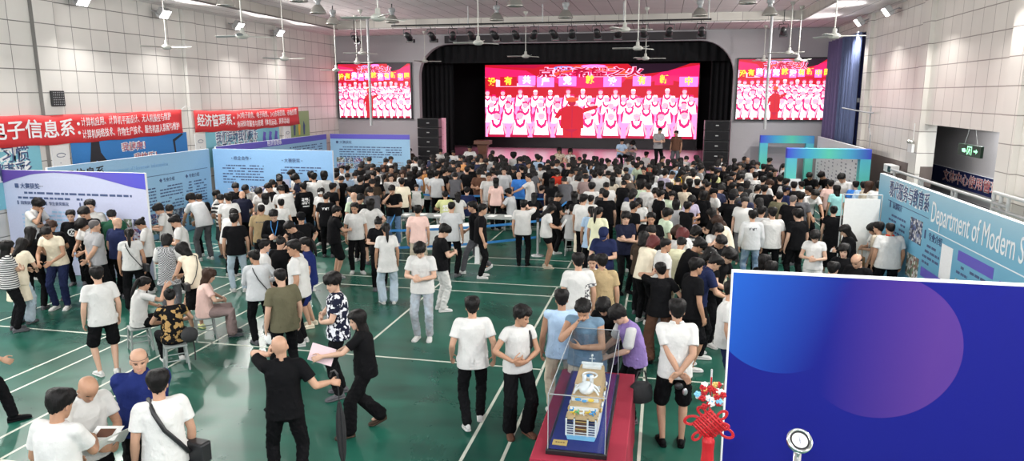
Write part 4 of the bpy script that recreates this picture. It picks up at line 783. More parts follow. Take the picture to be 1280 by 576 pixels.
# right wall details
r_ = empty('exit_sign', (6.95, 18.1, 2.85), 'hanging green exit sign with running figure and arrow', 'exit sign')
b = MB(); b.box((-.03, -.62, -.13), (.03, .62, .13)); b.build('housing', 'exit_green', r_)
def on_x(parent, me_parts): pass
b = MB(); n_ = lambda y, z: (-.034, -y, z)
for pl in ([(-.40, .02), (-.22, .04), (-.14, -.02), (-.20, -.06), (-.36, -.05)], [(.26, .02), (.38, .02), (.38, .06), (.48, 0), (.38, -.06), (.38, -.02), (.26, -.02)], [(-.10, -.10), (-.10, .10), (.16, .10), (.16, -.10), (.13, -.10), (.13, .07), (-.07, .07), (-.07, -.10)], [(-.02, .04), (.06, .05), (.08, .01), (.04, -.02), (.08, -.09), (.04, -.09), (0, -.02), (-.04, -.09), (-.07, -.08), (-.01, .01)]): b.quad([n_(y, z) for y, z in pl])
b.build('pictogram', 'exit_light', r_)
b = MB(); b.bar((0, -.35, .13), (0, -.1, .62), .004); b.bar((0, .35, .13), (0, .12, .62), .004); b.build('chain', 'steel', r_)
p = Panel('corridor_sign', (XR+1.27, 23.4, 1.62), (0, -1, 0), 5.6, .46, .03, 'navy_sign', 'dark blue corridor sign with red-white Chinese characters', 'sign'); text(p.root, '文体中心使用管理规定', 1.0, .22, .34, 'white_ink', width=4.4, bold=.010, z=.003); text(p.root, '文体中心使用管理规定', 1.005, .22, .34, 'sign_red', width=4.39, bold=.001)
r_ = empty('emergency_light', (XR-.14, 20.7, 2.72), 'twin-head emergency light on the white pillar beside the opening', 'emergency light'); b = MB(); b.box((-.08, -.16, -.12), (0, .16, .1)); b.build('housing', 'white_plastic', r_, bevel=.01)
for y in (-.1, .1): b = MB(); b.cyl((-.06, y, .11), .05, .06, 14); b.ell((-.08, y, .16), (.06, .055, .05)); b.build('lamp_head', 'lamp_shell', r_)
b = MB(); b.bar((-.01, .0, .1), (-.01, .0, .64), .012); b.build('conduit', 'white_plastic', r_)
r_ = empty('wall_projector', (XR-.16, 22.3, 2.0), 'small beige wall unit with black vent above the department board', 'wall unit'); b = MB(); b.box((-.1, -.35, -.1), (.13, .35, .12)); b.build('housing', 'white_plastic', r_, bevel=.015); b = MB(); b.box((-.104, -.33, -.08), (-.1, -.05, .09)); b.build('vent', 'black_gloss', r_)
r_ = empty('pipe_bracket', (XR-.14, 25.0, 3.55), 'thin metal bracket with long arm on the right wall', 'bracket'); b = MB(); b.bar((0, -.05, -.02), (-.5, 1.6, .12), .02); b.bar((0, -.3, 0), (0, .3, 0), .025); b.bar((0, 0, .22), (0, 0, -.5), .025); b.bar((0, 0, -.5), (0, -.25, -.72), .02); b.bar((0, -.25, -.72), (0, -.25, -1.7), .02); b.build('tube', 'grey_frame', r_)
r_ = empty('steel_railing', (6.35, 17, 0), 'grey steel railing frame in front of the corridor opening', 'railing')
for y in (21.3, 19.3, 19.1, 17.2, 17.0, 15.2, 14.9, 14.6): b = MB(); b.bar((0, y-17, 0), (0, y-17, 2.05 if y > 15.5 else 2.25), .035); b.build('post', 'steel', r_)
for z, y0, y1 in ((2.05, 14.6, 21.6), (1.72, 14.6, 21.6), (2.25, 12.2, 15.2), (1.95, 12.2, 15.2), (1.4, 12.2, 15.2)): b = MB(); b.bar((0, y0-17, z), (0, y1-17, z), .035); b.build('rail', 'steel', r_)
b = MB(); b.box((XR+.02, 15.9, 0), (XR+.06, 20.4, 1.78)); tag(b.build('dark_interior_sheet', 'black_gloss'), 'black hoarding behind the steel railing standing for the dark corridor interior', 'backing')  # black sheet stands in for the shade inside the corridor opening
# ------------------------------------------------------------------ ceiling: fans, bell lamps, spotlights
def make_fan():
    r_ = empty('ceiling_fan', (0, 0, 0), 'x', 'fan', 'white ceiling fans')
    b = MB(); b.bar((0, 0, .12), (0, 0, 1.62), .014); b.build('rod', 'fan_white', r_)
    b = MB(); b.lathe((0, 0, 0), [(.03, -.07), (.09, -.06), (.135, -.03), (.14, .01), (.10, .05), (.05, .07), (.045, .16), (.03, .17)], 24); b.build('motor', 'fan_white', r_, smooth=True)
    b = MB(); b.lathe((0, 0, 1.55), [(.03, -.05), (.08, .02), (.085, .09)], 18); b.build('canopy_cap', 'fan_white', r_, smooth=True)
    for k in range(3):
        b = MB(); V = []
        for x, w0, w1 in ((.10, -.03, .03), (.22, -.045, .045), (.26, -.065, .06), (.45, -.07, .065), (.66, -.06, .055), (.70, -.03, .03)): V += [(x, w0, -.02), (x, w1, .006), (x, w1, .014), (x, w0, -.012)]
        Fc = []
        for i in range(5):
            for j in range(4): Fc.append((i*4+j, i*4+(j+1) % 4, i*4+4+(j+1) % 4, i*4+4+j))
        Fc += [(3, 2, 1, 0), (20, 21, 22, 23)]; b.add(V, Fc); o = b.build('blade', 'fan_white', r_); o.rotation_euler = (0, 0, k*2*pi/3)
    return r_
FANS = [(-5.06, 26.3, 5.52, 'ceiling fan hanging in front of the large screen, left of its middle'), (-10.0, 29.3, 5.52, 'ceiling fan before the upper left corner of the stage opening'), (-4.83, 18.5, 5.46, 'ceiling fan left of centre hanging before the dark valance board'), (-1.04, 18.7, 5.74, 'largest ceiling fan right of centre, high before the valance board'), (-.76, 20.3, 5.38, 'ceiling fan right of centre, middle of three above one another'), (-.69, 26, 5.38, 'ceiling fan right of centre, lowest of three above one another'),
        (-5.18, 12.6, 5.5, 'ceiling fan nearest the top edge, left of the stage'), (-11.7, 26.2, 5.35, 'ceiling fan in front of the left wall screen'), (-10.74, 24.5, 5.6, 'ceiling fan just above the left wall screen'), (3.89, 18.45, 5.48, 'large ceiling fan before the right curtain bay'), (4.01, 25.4, 5.48, 'ceiling fan just above the right wall screen'), (3.75, 29.6, 5.45, 'ceiling fan before the left half of the right wall screen'), (4.5, 26.6, 5.3, 'ceiling fan before the right half of the right wall screen'),
        (-13.0, 17.0, 5.36, 'ceiling fan close to the left wall between its floodlights'), (-9.1, 14.4, 5.38, 'ceiling fan with wide dark blade before the left wall floodlights'), (-11.4, 20.2, 5.2, 'low ceiling fan beside the reddish end of left wall'), (-12.3, 25.6, 5.05, 'small low ceiling fan at the edge of the left wall screen')]
rf = random.Random(8); fan0 = make_fan()
for i, (x, y, z, l) in enumerate(FANS):
    f = fan0 if i == 0 else copy_tree(fan0); f.location = (x, y, z); f['label'] = l; f.rotation_euler = (0, 0, rf.uniform(-.12, .12) + (0 if i % 2 else pi/3))
    top = 6.75 if (x < -13.3 or y > 28) else 7.1
    sc = (top - z - .0)/1.64
    for ch in f.children:
        if ch.name.startswith('rod'): ch.scale = (1, 1, (top-z-.06)/1.62)
        if ch.name.startswith('canopy'): ch.location = (0, 0, top-z-1.62)
def make_lamp():
    r_ = empty('bell_lamp', (0, 0, 0), 'x', 'lamp', 'grey bell-shaped high-bay lamps'); b = MB(); b.lathe((0, 0, 0), [(.24, 0), (.235, .02), (.20, .10), (.13, .20), (.09, .24)], 26, cap=False); o = b.build('shade', 'lamp_shell', r_, smooth=True); s = o.modifiers.new('t', 'SOLIDIFY'); s.thickness = .006
    b = MB(); b.lathe((0, 0, 0), [(.09, .23), (.07, .27), (.07, .33), (.11, .36), (.11, .46), (.05, .48)], 20); b.build('ballast', 'grey_frame', r_, smooth=True); b = MB(); b.bar((0, 0, .46), (0, 0, .62), .018); b.build('hook', 'dark_metal', r_); b = MB(); b.ell((0, 0, .10), (.07, .07, .10)); b.build('bulb', 'bulb_glass', r_, smooth=True); return r_
LAMPS = [(-11.75, 17.9, 'bell lamp at the picture top above the second left floodlight'), (-9.39, 17.55, 'bell lamp cut by the picture top, left of centre'), (-10.15, 20.1, 'bell lamp upper of two above the left wall screen'), (-11.18, 23.2, 'bell lamp lower of two above the left wall screen'), (-9.02, 23.15, 'bell lamp above the left end of the spotlight pipe'), (-5.43, 23.2, 'bell lamp just above the spotlight pipe, left of centre'), (-3.13, 22.9, 'bell lamp just above the spotlight pipe near the middle'), (-4.09, 19.7, 'bell lamp at the picture top near the middle'), (.98, 23.2, 'bell lamp above the right end of the spotlight pipe'), (3.05, 23.4, 'bell lamp above the right wall screen'), (2.08, 20.4, 'bell lamp cut by the picture top, right of centre')]
lamp0 = make_lamp()
for i, (x, y, l) in enumerate(LAMPS): f = lamp0 if i == 0 else copy_tree(lamp0); f.location = (x, y, 6.49); f['label'] = l
r_ = empty('spotlight_pipe', (-4.1, 24.3, 6.5), 'long black pipe carrying stage spotlights under the ceiling', 'pipe'); b = MB(); b.bar((-5.4, 0, 0), (5.5, 0, 0), .03); b.build('pipe', 'dark_metal', r_)
for x in (-5.3, -2.6, 0, 2.7, 5.4): b = MB(); b.bar((x, 0, 0), (x, 0, .6), .02); b.build('drop_rod', 'steel', r_)
def make_spot():
    r_ = empty('stage_spotlight', (0, 0, 0), 'x', 'spotlight', 'black stage spotlights'); b = MB(); b.tube([(0, .10, .03), (0, 0, 0), (0, -.16, -.10)], [.08, .10, .12], 16, ends=False); b.build('barrel', 'dark_metal', r_, smooth=True)
    b = MB(); b.bar((-.15, 0, 0), (-.15, 0, .2), .012); b.bar((.15, 0, 0), (.15, 0, .2), .012); b.bar((-.15, 0, .2), (.15, 0, .2), .012); b.tube([(0, 0, .2), (.04, 0, .28), (0, 0, .34), (-.04, 0, .30)], [.012]*4, 8); b.build('yoke', 'dark_metal', r_); b = MB(); b.box((-.14, -.30, -.24), (.14, -.16, -.12)); b.build('barn_door', 'dark_metal', r_); return r_
ORD_ = 'first second third fourth fifth sixth seventh eighth ninth tenth eleventh twelfth thirteenth fourteenth'.split(); spot0 = make_spot()
for i, px in enumerate((509, 539, 566, 588, 617, 643.5, 668, 691, 715, 746, 773, 804, 837, 877)):
    t = (px-640)/FPX; d_ = A3(-sin(YAW)*cos(PITCH)+t*cos(YAW)-.2785*sin(YAW)*sin(PITCH), cos(YAW)*cos(PITCH)+t*sin(YAW)+.2785*cos(YAW)*sin(PITCH), 0); f = spot0 if i == 0 else copy_tree(spot0); f.location = (d_[0]/d_[1]*24.3, 24.3, 6.17); f['label'] = f'{ORD_[i]} stage spotlight from the left on the long black pipe'; f.rotation_euler = (0, 0, pi + rf.uniform(-.4, .4))
for x, l in ((-12.4, 'separate black spotlight above the left wall screen'), (4.1, 'separate black spotlight above the right wall screen')):
    f = copy_tree(spot0); f.location = (x, 27.6, 6.4); f['label'] = l; b = MB(); b.bar((0, 0, .3), (0, 0, .72), .015); b.build('drop_rod', 'dark_metal', f)
for x, l in ((-11.55, 'vertical grey pole hanging before the left wall screen'), (3.6, 'vertical grey pole hanging before the right wall screen')):
    b = MB(); b.bar((x, 27.0, 2.9), (x, 27.0, 7.1), .05); tag(b.build('hanging_pole', 'grey_frame'), l, 'pole')
# ------------------------------------------------------------------ stage furniture
def speaker_stack(x, y, label, n=5):
    r_ = empty('loudspeaker_stack', (x, y, 1.0), label, 'loudspeaker', 'black loudspeaker stacks')
    for i in range(n):
        b = MB(); b.box((-.5, -.3, .42*i), (.5, .3, .42*i+.40)); o = b.build('loudspeaker_module', 'dark_metal', r_, bevel=.015); b = MB(); b.box((-.46, -.31, .42*i+.03), (.46, -.30, .42*i+.37)); b.build('grille', 'black_fabric', o); b = MB(); b.box((-.06, -.315, .42*i+.18), (.06, -.31, .42*i+.22)); b.build('badge', 'steel', o)
speaker_stack(-10.3, 30.7, 'black loudspeaker stack at the left side of the stage'); speaker_stack(2.2, 30.7, 'black loudspeaker stack at the right side of the stage')
M['pink_strip'] = mat('pink_strip', (.7, .3, .4), .5)
p = Panel('vertical_sign', (-9.72, 30.6, 1.0), (1, 0, 0), .2, 2.1, .03, 'pink_strip', 'narrow vertical pink sign beside the left loudspeaker stack', 'sign'); [p.para(.04, 1.98-.27*i, .12, 2, .07, 'sign_red', 200+i) for i in range(7)]
r_ = empty('lectern', (-7.85, 30.75, 1.0), 'brown wooden lectern on the left of the stage', 'lectern'); b = MB(); b.box((-.26, -.2, 0), (.26, .2, .06)); b.build('base', 'wood', r_, bevel=.01); b = MB(); b.rings([np.array([(-.2*s, -.15*s, z), (.2*s, -.15*s, z), (.2*s, .15*s, z), (-.2*s, .15*s, z)]) for z, s in ((.06, 1), (.5, .85), (.95, 1.2))]); b.build('column', 'wood', r_); b = MB(); b.box((-.36, -.26, .95), (.36, .26, 1.12)); b.build('reading_top', 'wood', r_, bevel=.01)
# ------------------------------------------------------------------ entrance booth, right
def arch(x0, x1, y, label):
    r_ = empty('entrance_arch', (x0, y, 0), label, 'arch', 'green and blue entrance arches'); w = x1-x0
    for x in (0, w-.3):
        b = MB(); b.box((-.15, 0, -.15), (.15, 2.2, .15)); o = b.build('post', 'arch_post', r_); o.location = (x+.15, .15, 0); o.rotation_euler = (pi/2, 0, 0)
    b = MB(); b.box((0, 0, 2.2), (w, .3, 2.5)); b.build('beam', 'arch_beam', r_); return r_
arch(3.78, 6.18, 23.0, 'nearer green and blue entrance arch at the right booth'); arch(3.9, 5.95, 30.2, 'rear green and blue entrance arch against the stage wall')
p = Panel('booth_wall', (6.05, 30.1, 0), (0, -1, 0), 6.7, 2.5, .06, 'white_edge', 'white booth wall panel covered with columns of small text', 'display panel')
for i in range(10): p.para(.3+.62*i, 2.1-.12*(i % 3), .2, 12, .12, 'grey_ink', 80+i); p.para(.28+.62*i, 2.28-.12*(i % 3), .42, 1, .13, 'ink', 120+i)
p = Panel('notice_card', (3.72, 22.95, 1.15), (1, 0, 0), .5, .42, .02, 'white_edge', 'white notice card fixed on left post of the nearer arch', 'notice'); p.para(.08, .30, .34, 2, .10, 'grey_ink', 90)
r_ = empty('roll_up_screen', (4.1, 15.6, 0), 'blank white roll-up screen on a thin metal frame', 'screen'); b = MB(); b.box((-.34, -.01, .12), (.34, .01, 2.0)); b.build('sheet', 'white_cloth', r_)
b = MB(); [b.bar(a, c, .012) for a, c in (((-.38, .03, 0), (-.38, .03, 2.08)), ((.38, .03, 0), (.38, .03, 2.08)), ((-.38, .03, 2.08), (.38, .03, 2.08)), ((-.38, .03, .1), (.38, .03, .1)))]; b.build('frame', 'steel', r_)
for s in (-.38, .38): b = MB(); b.bar((s, -.25, .02), (s, .3, .02), .014); b.build('foot', 'steel', r_)
# ------------------------------------------------------------------ queue barrier, tables
PO = [(-6.35, 15.55), (-3.05, 17.6), (-2.75, 21.7), (-5.3, 21.9), (-8.3, 21.9)]
for i, (x, y) in enumerate(PO):
    r_ = empty('barrier_post', (x, y, 0), ('grey barrier post at the near left corner of the belted area', 'grey barrier post behind the man phoning in white T-shirt', 'grey barrier post at the rear right corner of the belted area', 'grey barrier post in the middle of the rear belt', 'grey barrier post at the rear left corner of the belted area')[i], 'barrier post', 'grey barrier posts'); b = MB(); b.lathe((0, 0, 0), [(.17, 0), (.17, .02), (.05, .045)], 24); b.build('base', 'steel', r_, smooth=True); b = MB(); b.bar((0, 0, .03), (0, 0, .98), .03); b.build('pole', 'steel', r_); b = MB(); b.cyl((0, 0, .90), .042, .10, 16); b.build('head', 'dark_metal', r_)
for (a, c, z, l) in ((0, 1, .92, 'blue belt along the near side of the barrier, upper one'), (0, 1, .5, 'blue belt along the near side of the barrier, lower one'), (1, 2, .92, 'blue belt on the right side of the barrier'), (2, 3, .92, 'blue belt on the rear side of the barrier, right half'), (3, 4, .92, 'blue belt on the rear side of the barrier, left half'), (4, 0, .92, 'blue belt on the left side of the barrier')):
    A_, B_ = A3(*PO[a], z), A3(*PO[c], z); n_ = nrm(np.cross(B_-A_, A3(0, 0, 1)))*.004; b = MB(); R = []
    for t in np.linspace(.012, .988, 14): p_ = A_+(B_-A_)*t - A3(0, 0, .10*4*t*(1-t)*.5); R.append(np.array([p_-n_-A3(0, 0, .03), p_+n_-A3(0, 0, .03), p_+n_+A3(0, 0, .03), p_-n_+A3(0, 0, .03)]))
    b.rings(R); tag(b.build('barrier_belt', 'belt_blue'), l, 'belt', 'blue barrier belts')
def table(x, y, w, d, rz, label, cloth=True):
    tm = 'white_plastic' if cloth else 'stool_grey'
    r_ = empty('folding_table', (x, y, 0), label, 'table', None, rz); b = MB(); b.box((-w/2, -d/2, .71), (w/2, d/2, .745)); b.build('table_top', tm, r_, bevel=.006)
    for sx in (-1, 1):
        for sy in (-1, 1): b = MB(); b.bar((sx*(w/2-.08), sy*(d/2-.08), 0), (sx*(w/2-.08), sy*(d/2-.08), .71), .016); b.build('leg', 'steel', r_)
    if cloth:
        b = MB(); n = 60; e = []
        for i in range(n):
            t = i/n*4; k = int(t); f = t-k; e.append([(-w/2+w*f, -d/2), (w/2, -d/2+d*f), (w/2-w*f, d/2), (-w/2, d/2-d*f)][k])
        e = np.array(e); R = []
        for z, g_ in ((.752, .99), (.75, 1.012), (.5, 1.03), (.25, 1.05)): R.append(np.column_stack([e[:, 0]*g_ + .012*np.sin(np.arange(n)*1.3)*(z < .6), e[:, 1]*(g_+.02*(z < .7)) + .012*np.sin(np.arange(n)*1.3)*(z < .6), np.full(n, z)]))
        b.rings(R, False); b.quad(list(R[0])); tag(b.build('tablecloth', 'white_cloth', None, smooth=False), 'white cloth hanging over ' + label, 'tablecloth'); o = C.objects[-1]; o.location = (x, y, 0); o.rotation_euler = (0, 0, rz)
    return r_
table(-5.35, 17.25, 1.6, .7, .55, 'long table with papers inside the blue belts, nearest us'); table(-6.4, 18.9, 1.7, .7, .1, 'table behind the pink-shirted person inside the belts', False); table(-4.4, 19.1, 1.6, .7, 0, 'table at the middle of the belted area', False)
rp = random.Random(4)
PAP = 'sheets of white paper on the belted tables'
for i in range(12):
    tx, ty, w, d, rz = ((-5.35, 17.25, 1.4, .45, .55), (-6.4, 18.9, 1.4, .45, .1), (-4.4, 19.1, 1.3, .45, 0))[i % 3]; zt = .753 if i % 3 == 0 else .746; dx, dy = ((-.5, -.17, .17, .5)[i//3])*w, rp.uniform(-.3, .3)*d; b = MB(); b.box((-.105, -.148, 0), (.105, .148, .003)); o = b.build('paper_sheet', 'paper'); o.location = (tx+dx*cos(rz)-dy*sin(rz), ty+dx*sin(rz)+dy*cos(rz), zt+.001); o.rotation_euler = (0, 0, rz+rp.uniform(-.4, .4))
    tag(o, 'white paper sheet lying on ' + ('the cloth-covered table nearest us', 'the left bare table inside the belts', 'the middle bare table inside the belts')[i % 3], 'paper', PAP + (' nearest us', ', left', ', middle')[i % 3])
# ------------------------------------------------------------------ ship model in its case, front
b = MB(); n = 60; e = []
for i in range(n):
    t = i/n*4; k = int(t); f = t-k; e.append([(-.44+.88*f, -1.2), (.44, -1.2+2.4*f), (.44-.88*f, 1.2), (-.44, 1.2-2.4*f)][k])
e = np.array(e); R = [np.column_stack([e[:, 0]*g_+.012*np.sin(np.arange(n)*2.1)*(z < .6), e[:, 1]*(1+(g_-1)*.4)+.012*np.sin(np.arange(n)*2.1)*(z < .6), np.full(n, z)]) for z, g_ in ((.75, .99), (.745, 1.01), (.4, 1.03), (.01, 1.06))]
b.rings(R[::-1]); o = b.build('table_cover', 'red_cloth'); o.location = (-.66, 7.13, 0); o.scale = (1, .94, 1); tag(o, 'table draped in dark red cloth under the glass case', 'table')
r_ = empty('display_case', (-.68, 7.1, .752), 'tall clear display case holding the ship model', 'display case'); CW, CL, CH = .27, .98, .60
b = MB(); b.box((-CW-.02, -CL-.02, 0), (CW+.02, CL+.02, .05)); b.build('plinth', 'black_gloss', r_, bevel=.006); b = MB(); b.box((-CW+.008, -CL+.008, .05), (CW-.008, CL-.008, .056)); b.build('velvet_bed', 'blue_velvet', r_)
for nm, a, c in (('glass_pane', (-CW, -CL, .056), (CW, -CL+.006, CH)), ('glass_pane', (-CW, CL-.006, .056), (CW, CL, CH)), ('glass_pane', (-CW, -CL+.006, .056), (-CW+.006, CL-.006, CH)), ('glass_pane', (CW-.006, -CL+.006, .056), (CW, CL-.006, CH)), ('glass_lid', (-CW, -CL, CH), (CW, CL, CH+.006))): b = MB(); b.box(a, c); b.build(nm, 'case_glass', r_)
b = MB()
for x, y in ((-CW, -CL), (CW, -CL), (-CW, CL), (CW, CL)): b.box((x-.0035, y-.0035, .05), (x+.0035, y+.0035, CH+.008))
for x in (-CW, CW): b.box((x-.0035, -CL, CH+.002), (x+.0035, CL, CH+.009))
for y in (-CL, CL): b.box((-CW, y-.0035, CH+.002), (CW, y+.0035, CH+.009))
M['acryl_edge'] = mat('acryl_edge', (.34, .36, .38), .25); b.build('corner_edge', 'acryl_edge', r_)
b = MB(); b.box((-.07, -.05, 0), (.07, .05, .006)); o = b.build('name_card', 'gold'); o.location = (-.85, 6.24, .81); tag(o, 'small gold name card at the front of the display case', 'card'); q = MB(); [q.box((-.045+.024*i, -.008, .006), (-.027+.024*i, .010, .0068)) for i in range(4)]; q.build('lettering', 'wood', o)
s_ = empty('ship_model', (-.66, 7.08, .812), 'white and tan cruise ship model inside the clear case', 'ship model'); HL = .72; s_.scale = (1.08, 1.05, 1.35)
def hullring(y, z0, z1, wmul, n=24): pass
def plan(y): t = (y+HL)/(2*HL); return .148*(min(1, (1.02-t)/.30))**.55 if t > .70 else .148*(1-.10*(max(0, .12-t)/.12)**2)
ys = np.linspace(-HL, HL, 40)
def slab(b, z0, z1, y0, y1, inset, m=0, flare=0):
    yy = [y for y in ys if y0 <= y <= y1]; 
    lo = np.array([(plan(y)-inset-flare, y, z0) for y in yy] + [(-(plan(y)-inset-flare), y, z0) for y in yy[::-1]]); hi = np.array([(plan(y)-inset, y, z1) for y in yy] + [(-(plan(y)-inset), y, z1) for y in yy[::-1]]); b.rings([lo, hi], True, m)
b = MB(); slab(b, 0, .035, -HL, HL*.97, .0, 0, .012); b.build('lower_hull', 'ship_blue', s_)
b = MB(); slab(b, .035, .115, -HL, HL, .0); slab(b, .115, .118, -HL+.02, HL-.05, .008, 1); b.build('upper_hull', ['ship_white', 'deck'], s_)
for i, (z0, y0, y1, ins) in enumerate(((.118, -.60, .55, .012), (.150, -.52, .50, .018), (.182, -.42, .46, .022), (.214, -.20, .40, .028))):
    b = MB(); slab(b, z0, z0+.028, y0, y1, ins); slab(b, z0+.028, z0+.031, y0+.01, y1-.01, ins-.006, 1)
    yv = y0+.05
    while yv < y1-.08:
        for sx in (-1, 1): x = sx*(plan(yv)-ins); b.box((x-.002, yv, z0+.008), (x+.002, yv+.022, z0+.022), 2)
        yv += .034
    b.build('deck_tier', ['ship_white', 'deck', 'navy_sign'], s_)
b = MB()
for sx in (-1, 1):
    for k in range(6): b.box((min(sx*.066, sx*.128), -HL-.003, .046+.0185*k), (max(sx*.066, sx*.128), -HL+.02, .054+.0185*k))
b.build('stern_window_row', 'navy_sign', s_)
b = MB(); b.box((-.052, -HL-.004, .046), (.052, -HL+.03, .150)); b.build('stern_recess', 'wood', s_)
for x in (-.132, -.06, .06, .132): b = MB(); b.box((x-.007, -HL-.012, .036), (x+.007, -HL+.012, .168)); b.build('stern_column', 'ship_white', s_)
for k in range(4): b = MB(); b.box((-.058, -HL-.010, .058+.028*k), (.058, -HL+.01, .063+.028*k)); b.build('stern_balcony', 'gold' if k % 2 else 'ship_white', s_)
b = MB(); b.box((-.14, -HL-.010, .160), (.14, -HL+.13, .168)); b.build('aft_deck', 'deck', s_)
M['slide_green'] = mat('slide_green', (.10, .42, .16), .4)
for x, y, m_ in ((-.085, -.655, 'yellow'), (-.05, -.64, 'slide_green'), (.085, -.655, 'pool'), (.05, -.635, 'yellow'), (0, -.66, 'ship_white'), (-.1, -.61, 'pool'), (.1, -.61, 'pool')): b = MB(); b.tube([(x+.018*cos(t), y+.016*sin(t), .174+.004*t) for t in np.linspace(0, 7, 12)], [.006]*12, 6); b.build('water_slide', m_, s_)
for y in (-.30, -.22): b = MB(); b.tube([(.12*cos(t), y, .19+.085*sin(t)) for t in np.linspace(0, pi, 14)], [.010]*14, 8); b.build('arch_frame', 'ship_white', s_, smooth=True)
b = MB(); b.tube([(.07*cos(t), .06+.075*sin(t), .252) for t in np.linspace(0, 2*pi, 24)], [.008]*24, 8); b.build('oval_rail', 'ship_white', s_, smooth=True)
for x, y, m_, rr in ((-.06, -.44, 'pool', .028), (.06, -.44, 'yellow', .028), (0, -.47, 'pool', .022), (0, .06, 'pool', .035), (-.075, -.40, 'yellow', .016)): b = MB(); b.lathe((x, y, .212 if y < 0 else .246), [(rr, 0), (rr, .006), (rr*.8, .004)], 20); b.build('pool', m_, s_)
b = MB(); b.ell((0, -.26, .250), (.075, .11, .045)); b.build('dome', 'ship_white', s_, smooth=True)
for x in (-.035, .035): b = MB(); b.lathe((x, -.14, .245), [(.022, 0), (.019, .05), (.021, .07)], 16); b.build('funnel', 'ship_white', s_, smooth=True)
b = MB(); b.box((-.095, .24, .245), (.095, .33, .270)); b.box((-.11, .30, .262), (.11, .325, .285)); b.build('bridge', 'ship_white', s_, bevel=.006)
b = MB(); b.bar((0, .28, .28), (0, .28, .35), .004); b.bar((-.03, .28, .325), (.03, .28, .325), .003); b.ell((0, .28, .352), (.012, .012, .012)); b.build('mast', 'ship_white', s_)
for i in range(6):
    for sx in (-1, 1): b = MB(); y = -.38+.13*i; b.ell((sx*(plan(y)+.002), y, .122), (.012, .045, .013)); b.build('lifeboat', 'ship_white' if i % 2 else 'gold', s_, smooth=True)
# ------------------------------------------------------------------ ornament and dial stand beside the big panel
r_ = empty('ornament_stand', (.445, 5.35, 0), 'thin upright pole carrying the red knot ornament', 'stand'); b = MB(); b.lathe((0, 0, 0), [(.15, 0), (.15, .015), (.02, .03)], 20); b.build('base', 'steel', r_); b = MB(); b.bar((0, 0, .02), (0, 0, 2.02), .008); b.build('pole', 'steel', r_)
k_ = empty('knot_ornament', (.445, 5.32, 1.58), 'red Chinese knot ornament with flowers hanging beside the blue panel', 'ornament')
b = MB()
for i in range(9):
    for j in range(2):
        t = (i-4)*.022; a, c = ((t, -.10), (t, .10)) if j else ((-.10, t), (.10, t)); rot = lambda q: ((q[0]+q[1])*.70, -.02+.006*(i % 2)*(1 if j else -1), (q[1]-q[0])*.70); b.bar(rot(a), rot(c), .0085, n=8)
b.build('woven_knot', 'red_cord', k_, smooth=True)
def loop(cx, cz, rx, rz_, a0): return [(cx+rx*cos(t)*cos(a0)-rz_*sin(t)*sin(a0), -.02, cz+rx*cos(t)*sin(a0)+rz_*sin(t)*cos(a0)) for t in np.linspace(0, 2*pi, 22)]
for cx, cz, a0, rx in ((-.135, .03, .3, .06), (.13, -.05, -.5, .062), (-.09, -.10, .9, .045), (.09, .09, .8, .05), (-.06, .11, -.8, .045), (.10, .0, 0, .05)):
    b = MB()
    for q in (0, .013): b.tube(loop(cx, cz, rx-q, (rx-q)*.62, a0), [.0065]*22, 8)
    b.build('loop', 'red_cord', k_, smooth=True)
b = MB(); b.tube([(0, -.02, -.13), (0, -.02, -.20), (0, -.02, -.30)], [.05, .045, .05], 14); b.build('neck_wrap', 'red_cord', k_); b = MB()
rr = random.Random(2)
for i in range(26): a = rr.uniform(0, 6.28); q = .045*sqrt(rr.random()); x, y = q*cos(a), q*sin(a)-.02; b.tube([(x, y, -.28), (x*1.25, y*1.1, -.62)], [.006, .004], 6)
b.build('tassel', 'red_cord', k_)
for i in range(26):
    a = i*2.4; q = .035+.075*((i*7) % 10)/10; x, z = q*cos(a), .26+q*sin(a)*1.05; b = MB()
    for k in range(5): t = k*1.257+i; b.ell((x+.015*cos(t), -.04-.02*((i*3) % 4)/4, z+.015*sin(t)), (.013, .008, .013), n=8)
    b.ell((x, -.052-.02*((i*3) % 4)/4, z), (.008, .006, .008), n=8); b.build('flower', ('red_cord', 'red_cord', 'flower_white', 'red_cord', 'flower_white', 'ship_blue')[i % 6] if i % 11 else 'gold', k_, smooth=True)
b = MB(); b.bar((0, .02, .38), (0, .02, .10), .006); b.build('hanging_cord', 'red_cord', k_)
r_ = empty('dial_stand', (1.13, 5.42, 0), 'chrome pole topped by a tilted round white dial', 'stand'); b = MB(); b.lathe((0, 0, 0), [(.2, 0), (.2, .02), (.04, .05)], 26); b.build('base', 'chrome', r_, smooth=True); b = MB(); b.bar((0, 0, .04), (0, 0, 1.42), .030, n=18); b.build('pole', 'chrome', r_, smooth=True)
h = MB(); h.lathe((0, 0, 0), [(.05, -.055), (.092, -.03), (.098, 0), (.098, .022), (.088, .03), (.074, .022), (.072, .014)], 32, cap=True); o = h.build('dial_housing', 'chrome', r_, smooth=True); o.location = (0, -.02, 1.47); o.rotation_euler = (radians(42), 0, radians(8))
for nm, mk, m_ in (('dial_ring', lambda b: b.lathe((0, 0, 0), [(.074, .016), (.074, .020), (.060, .020), (.060, .016)], 30, cap=False), 'black_gloss'), ('dial_face', lambda b: b.cyl((0, 0, .012), .068, .004, 30), 'white_plastic'), ('pointer', lambda b: (b.box((-.003, -.028, .018), (.003, .035, .021)), b.cyl((0, 0, .017), .007, .005, 12)), 'grey_ink')):
    b = MB(); mk(b); q = b.build(nm, m_, r_); q.location = (0, -.02, 1.47); q.rotation_euler = (radians(42), 0, radians(8))
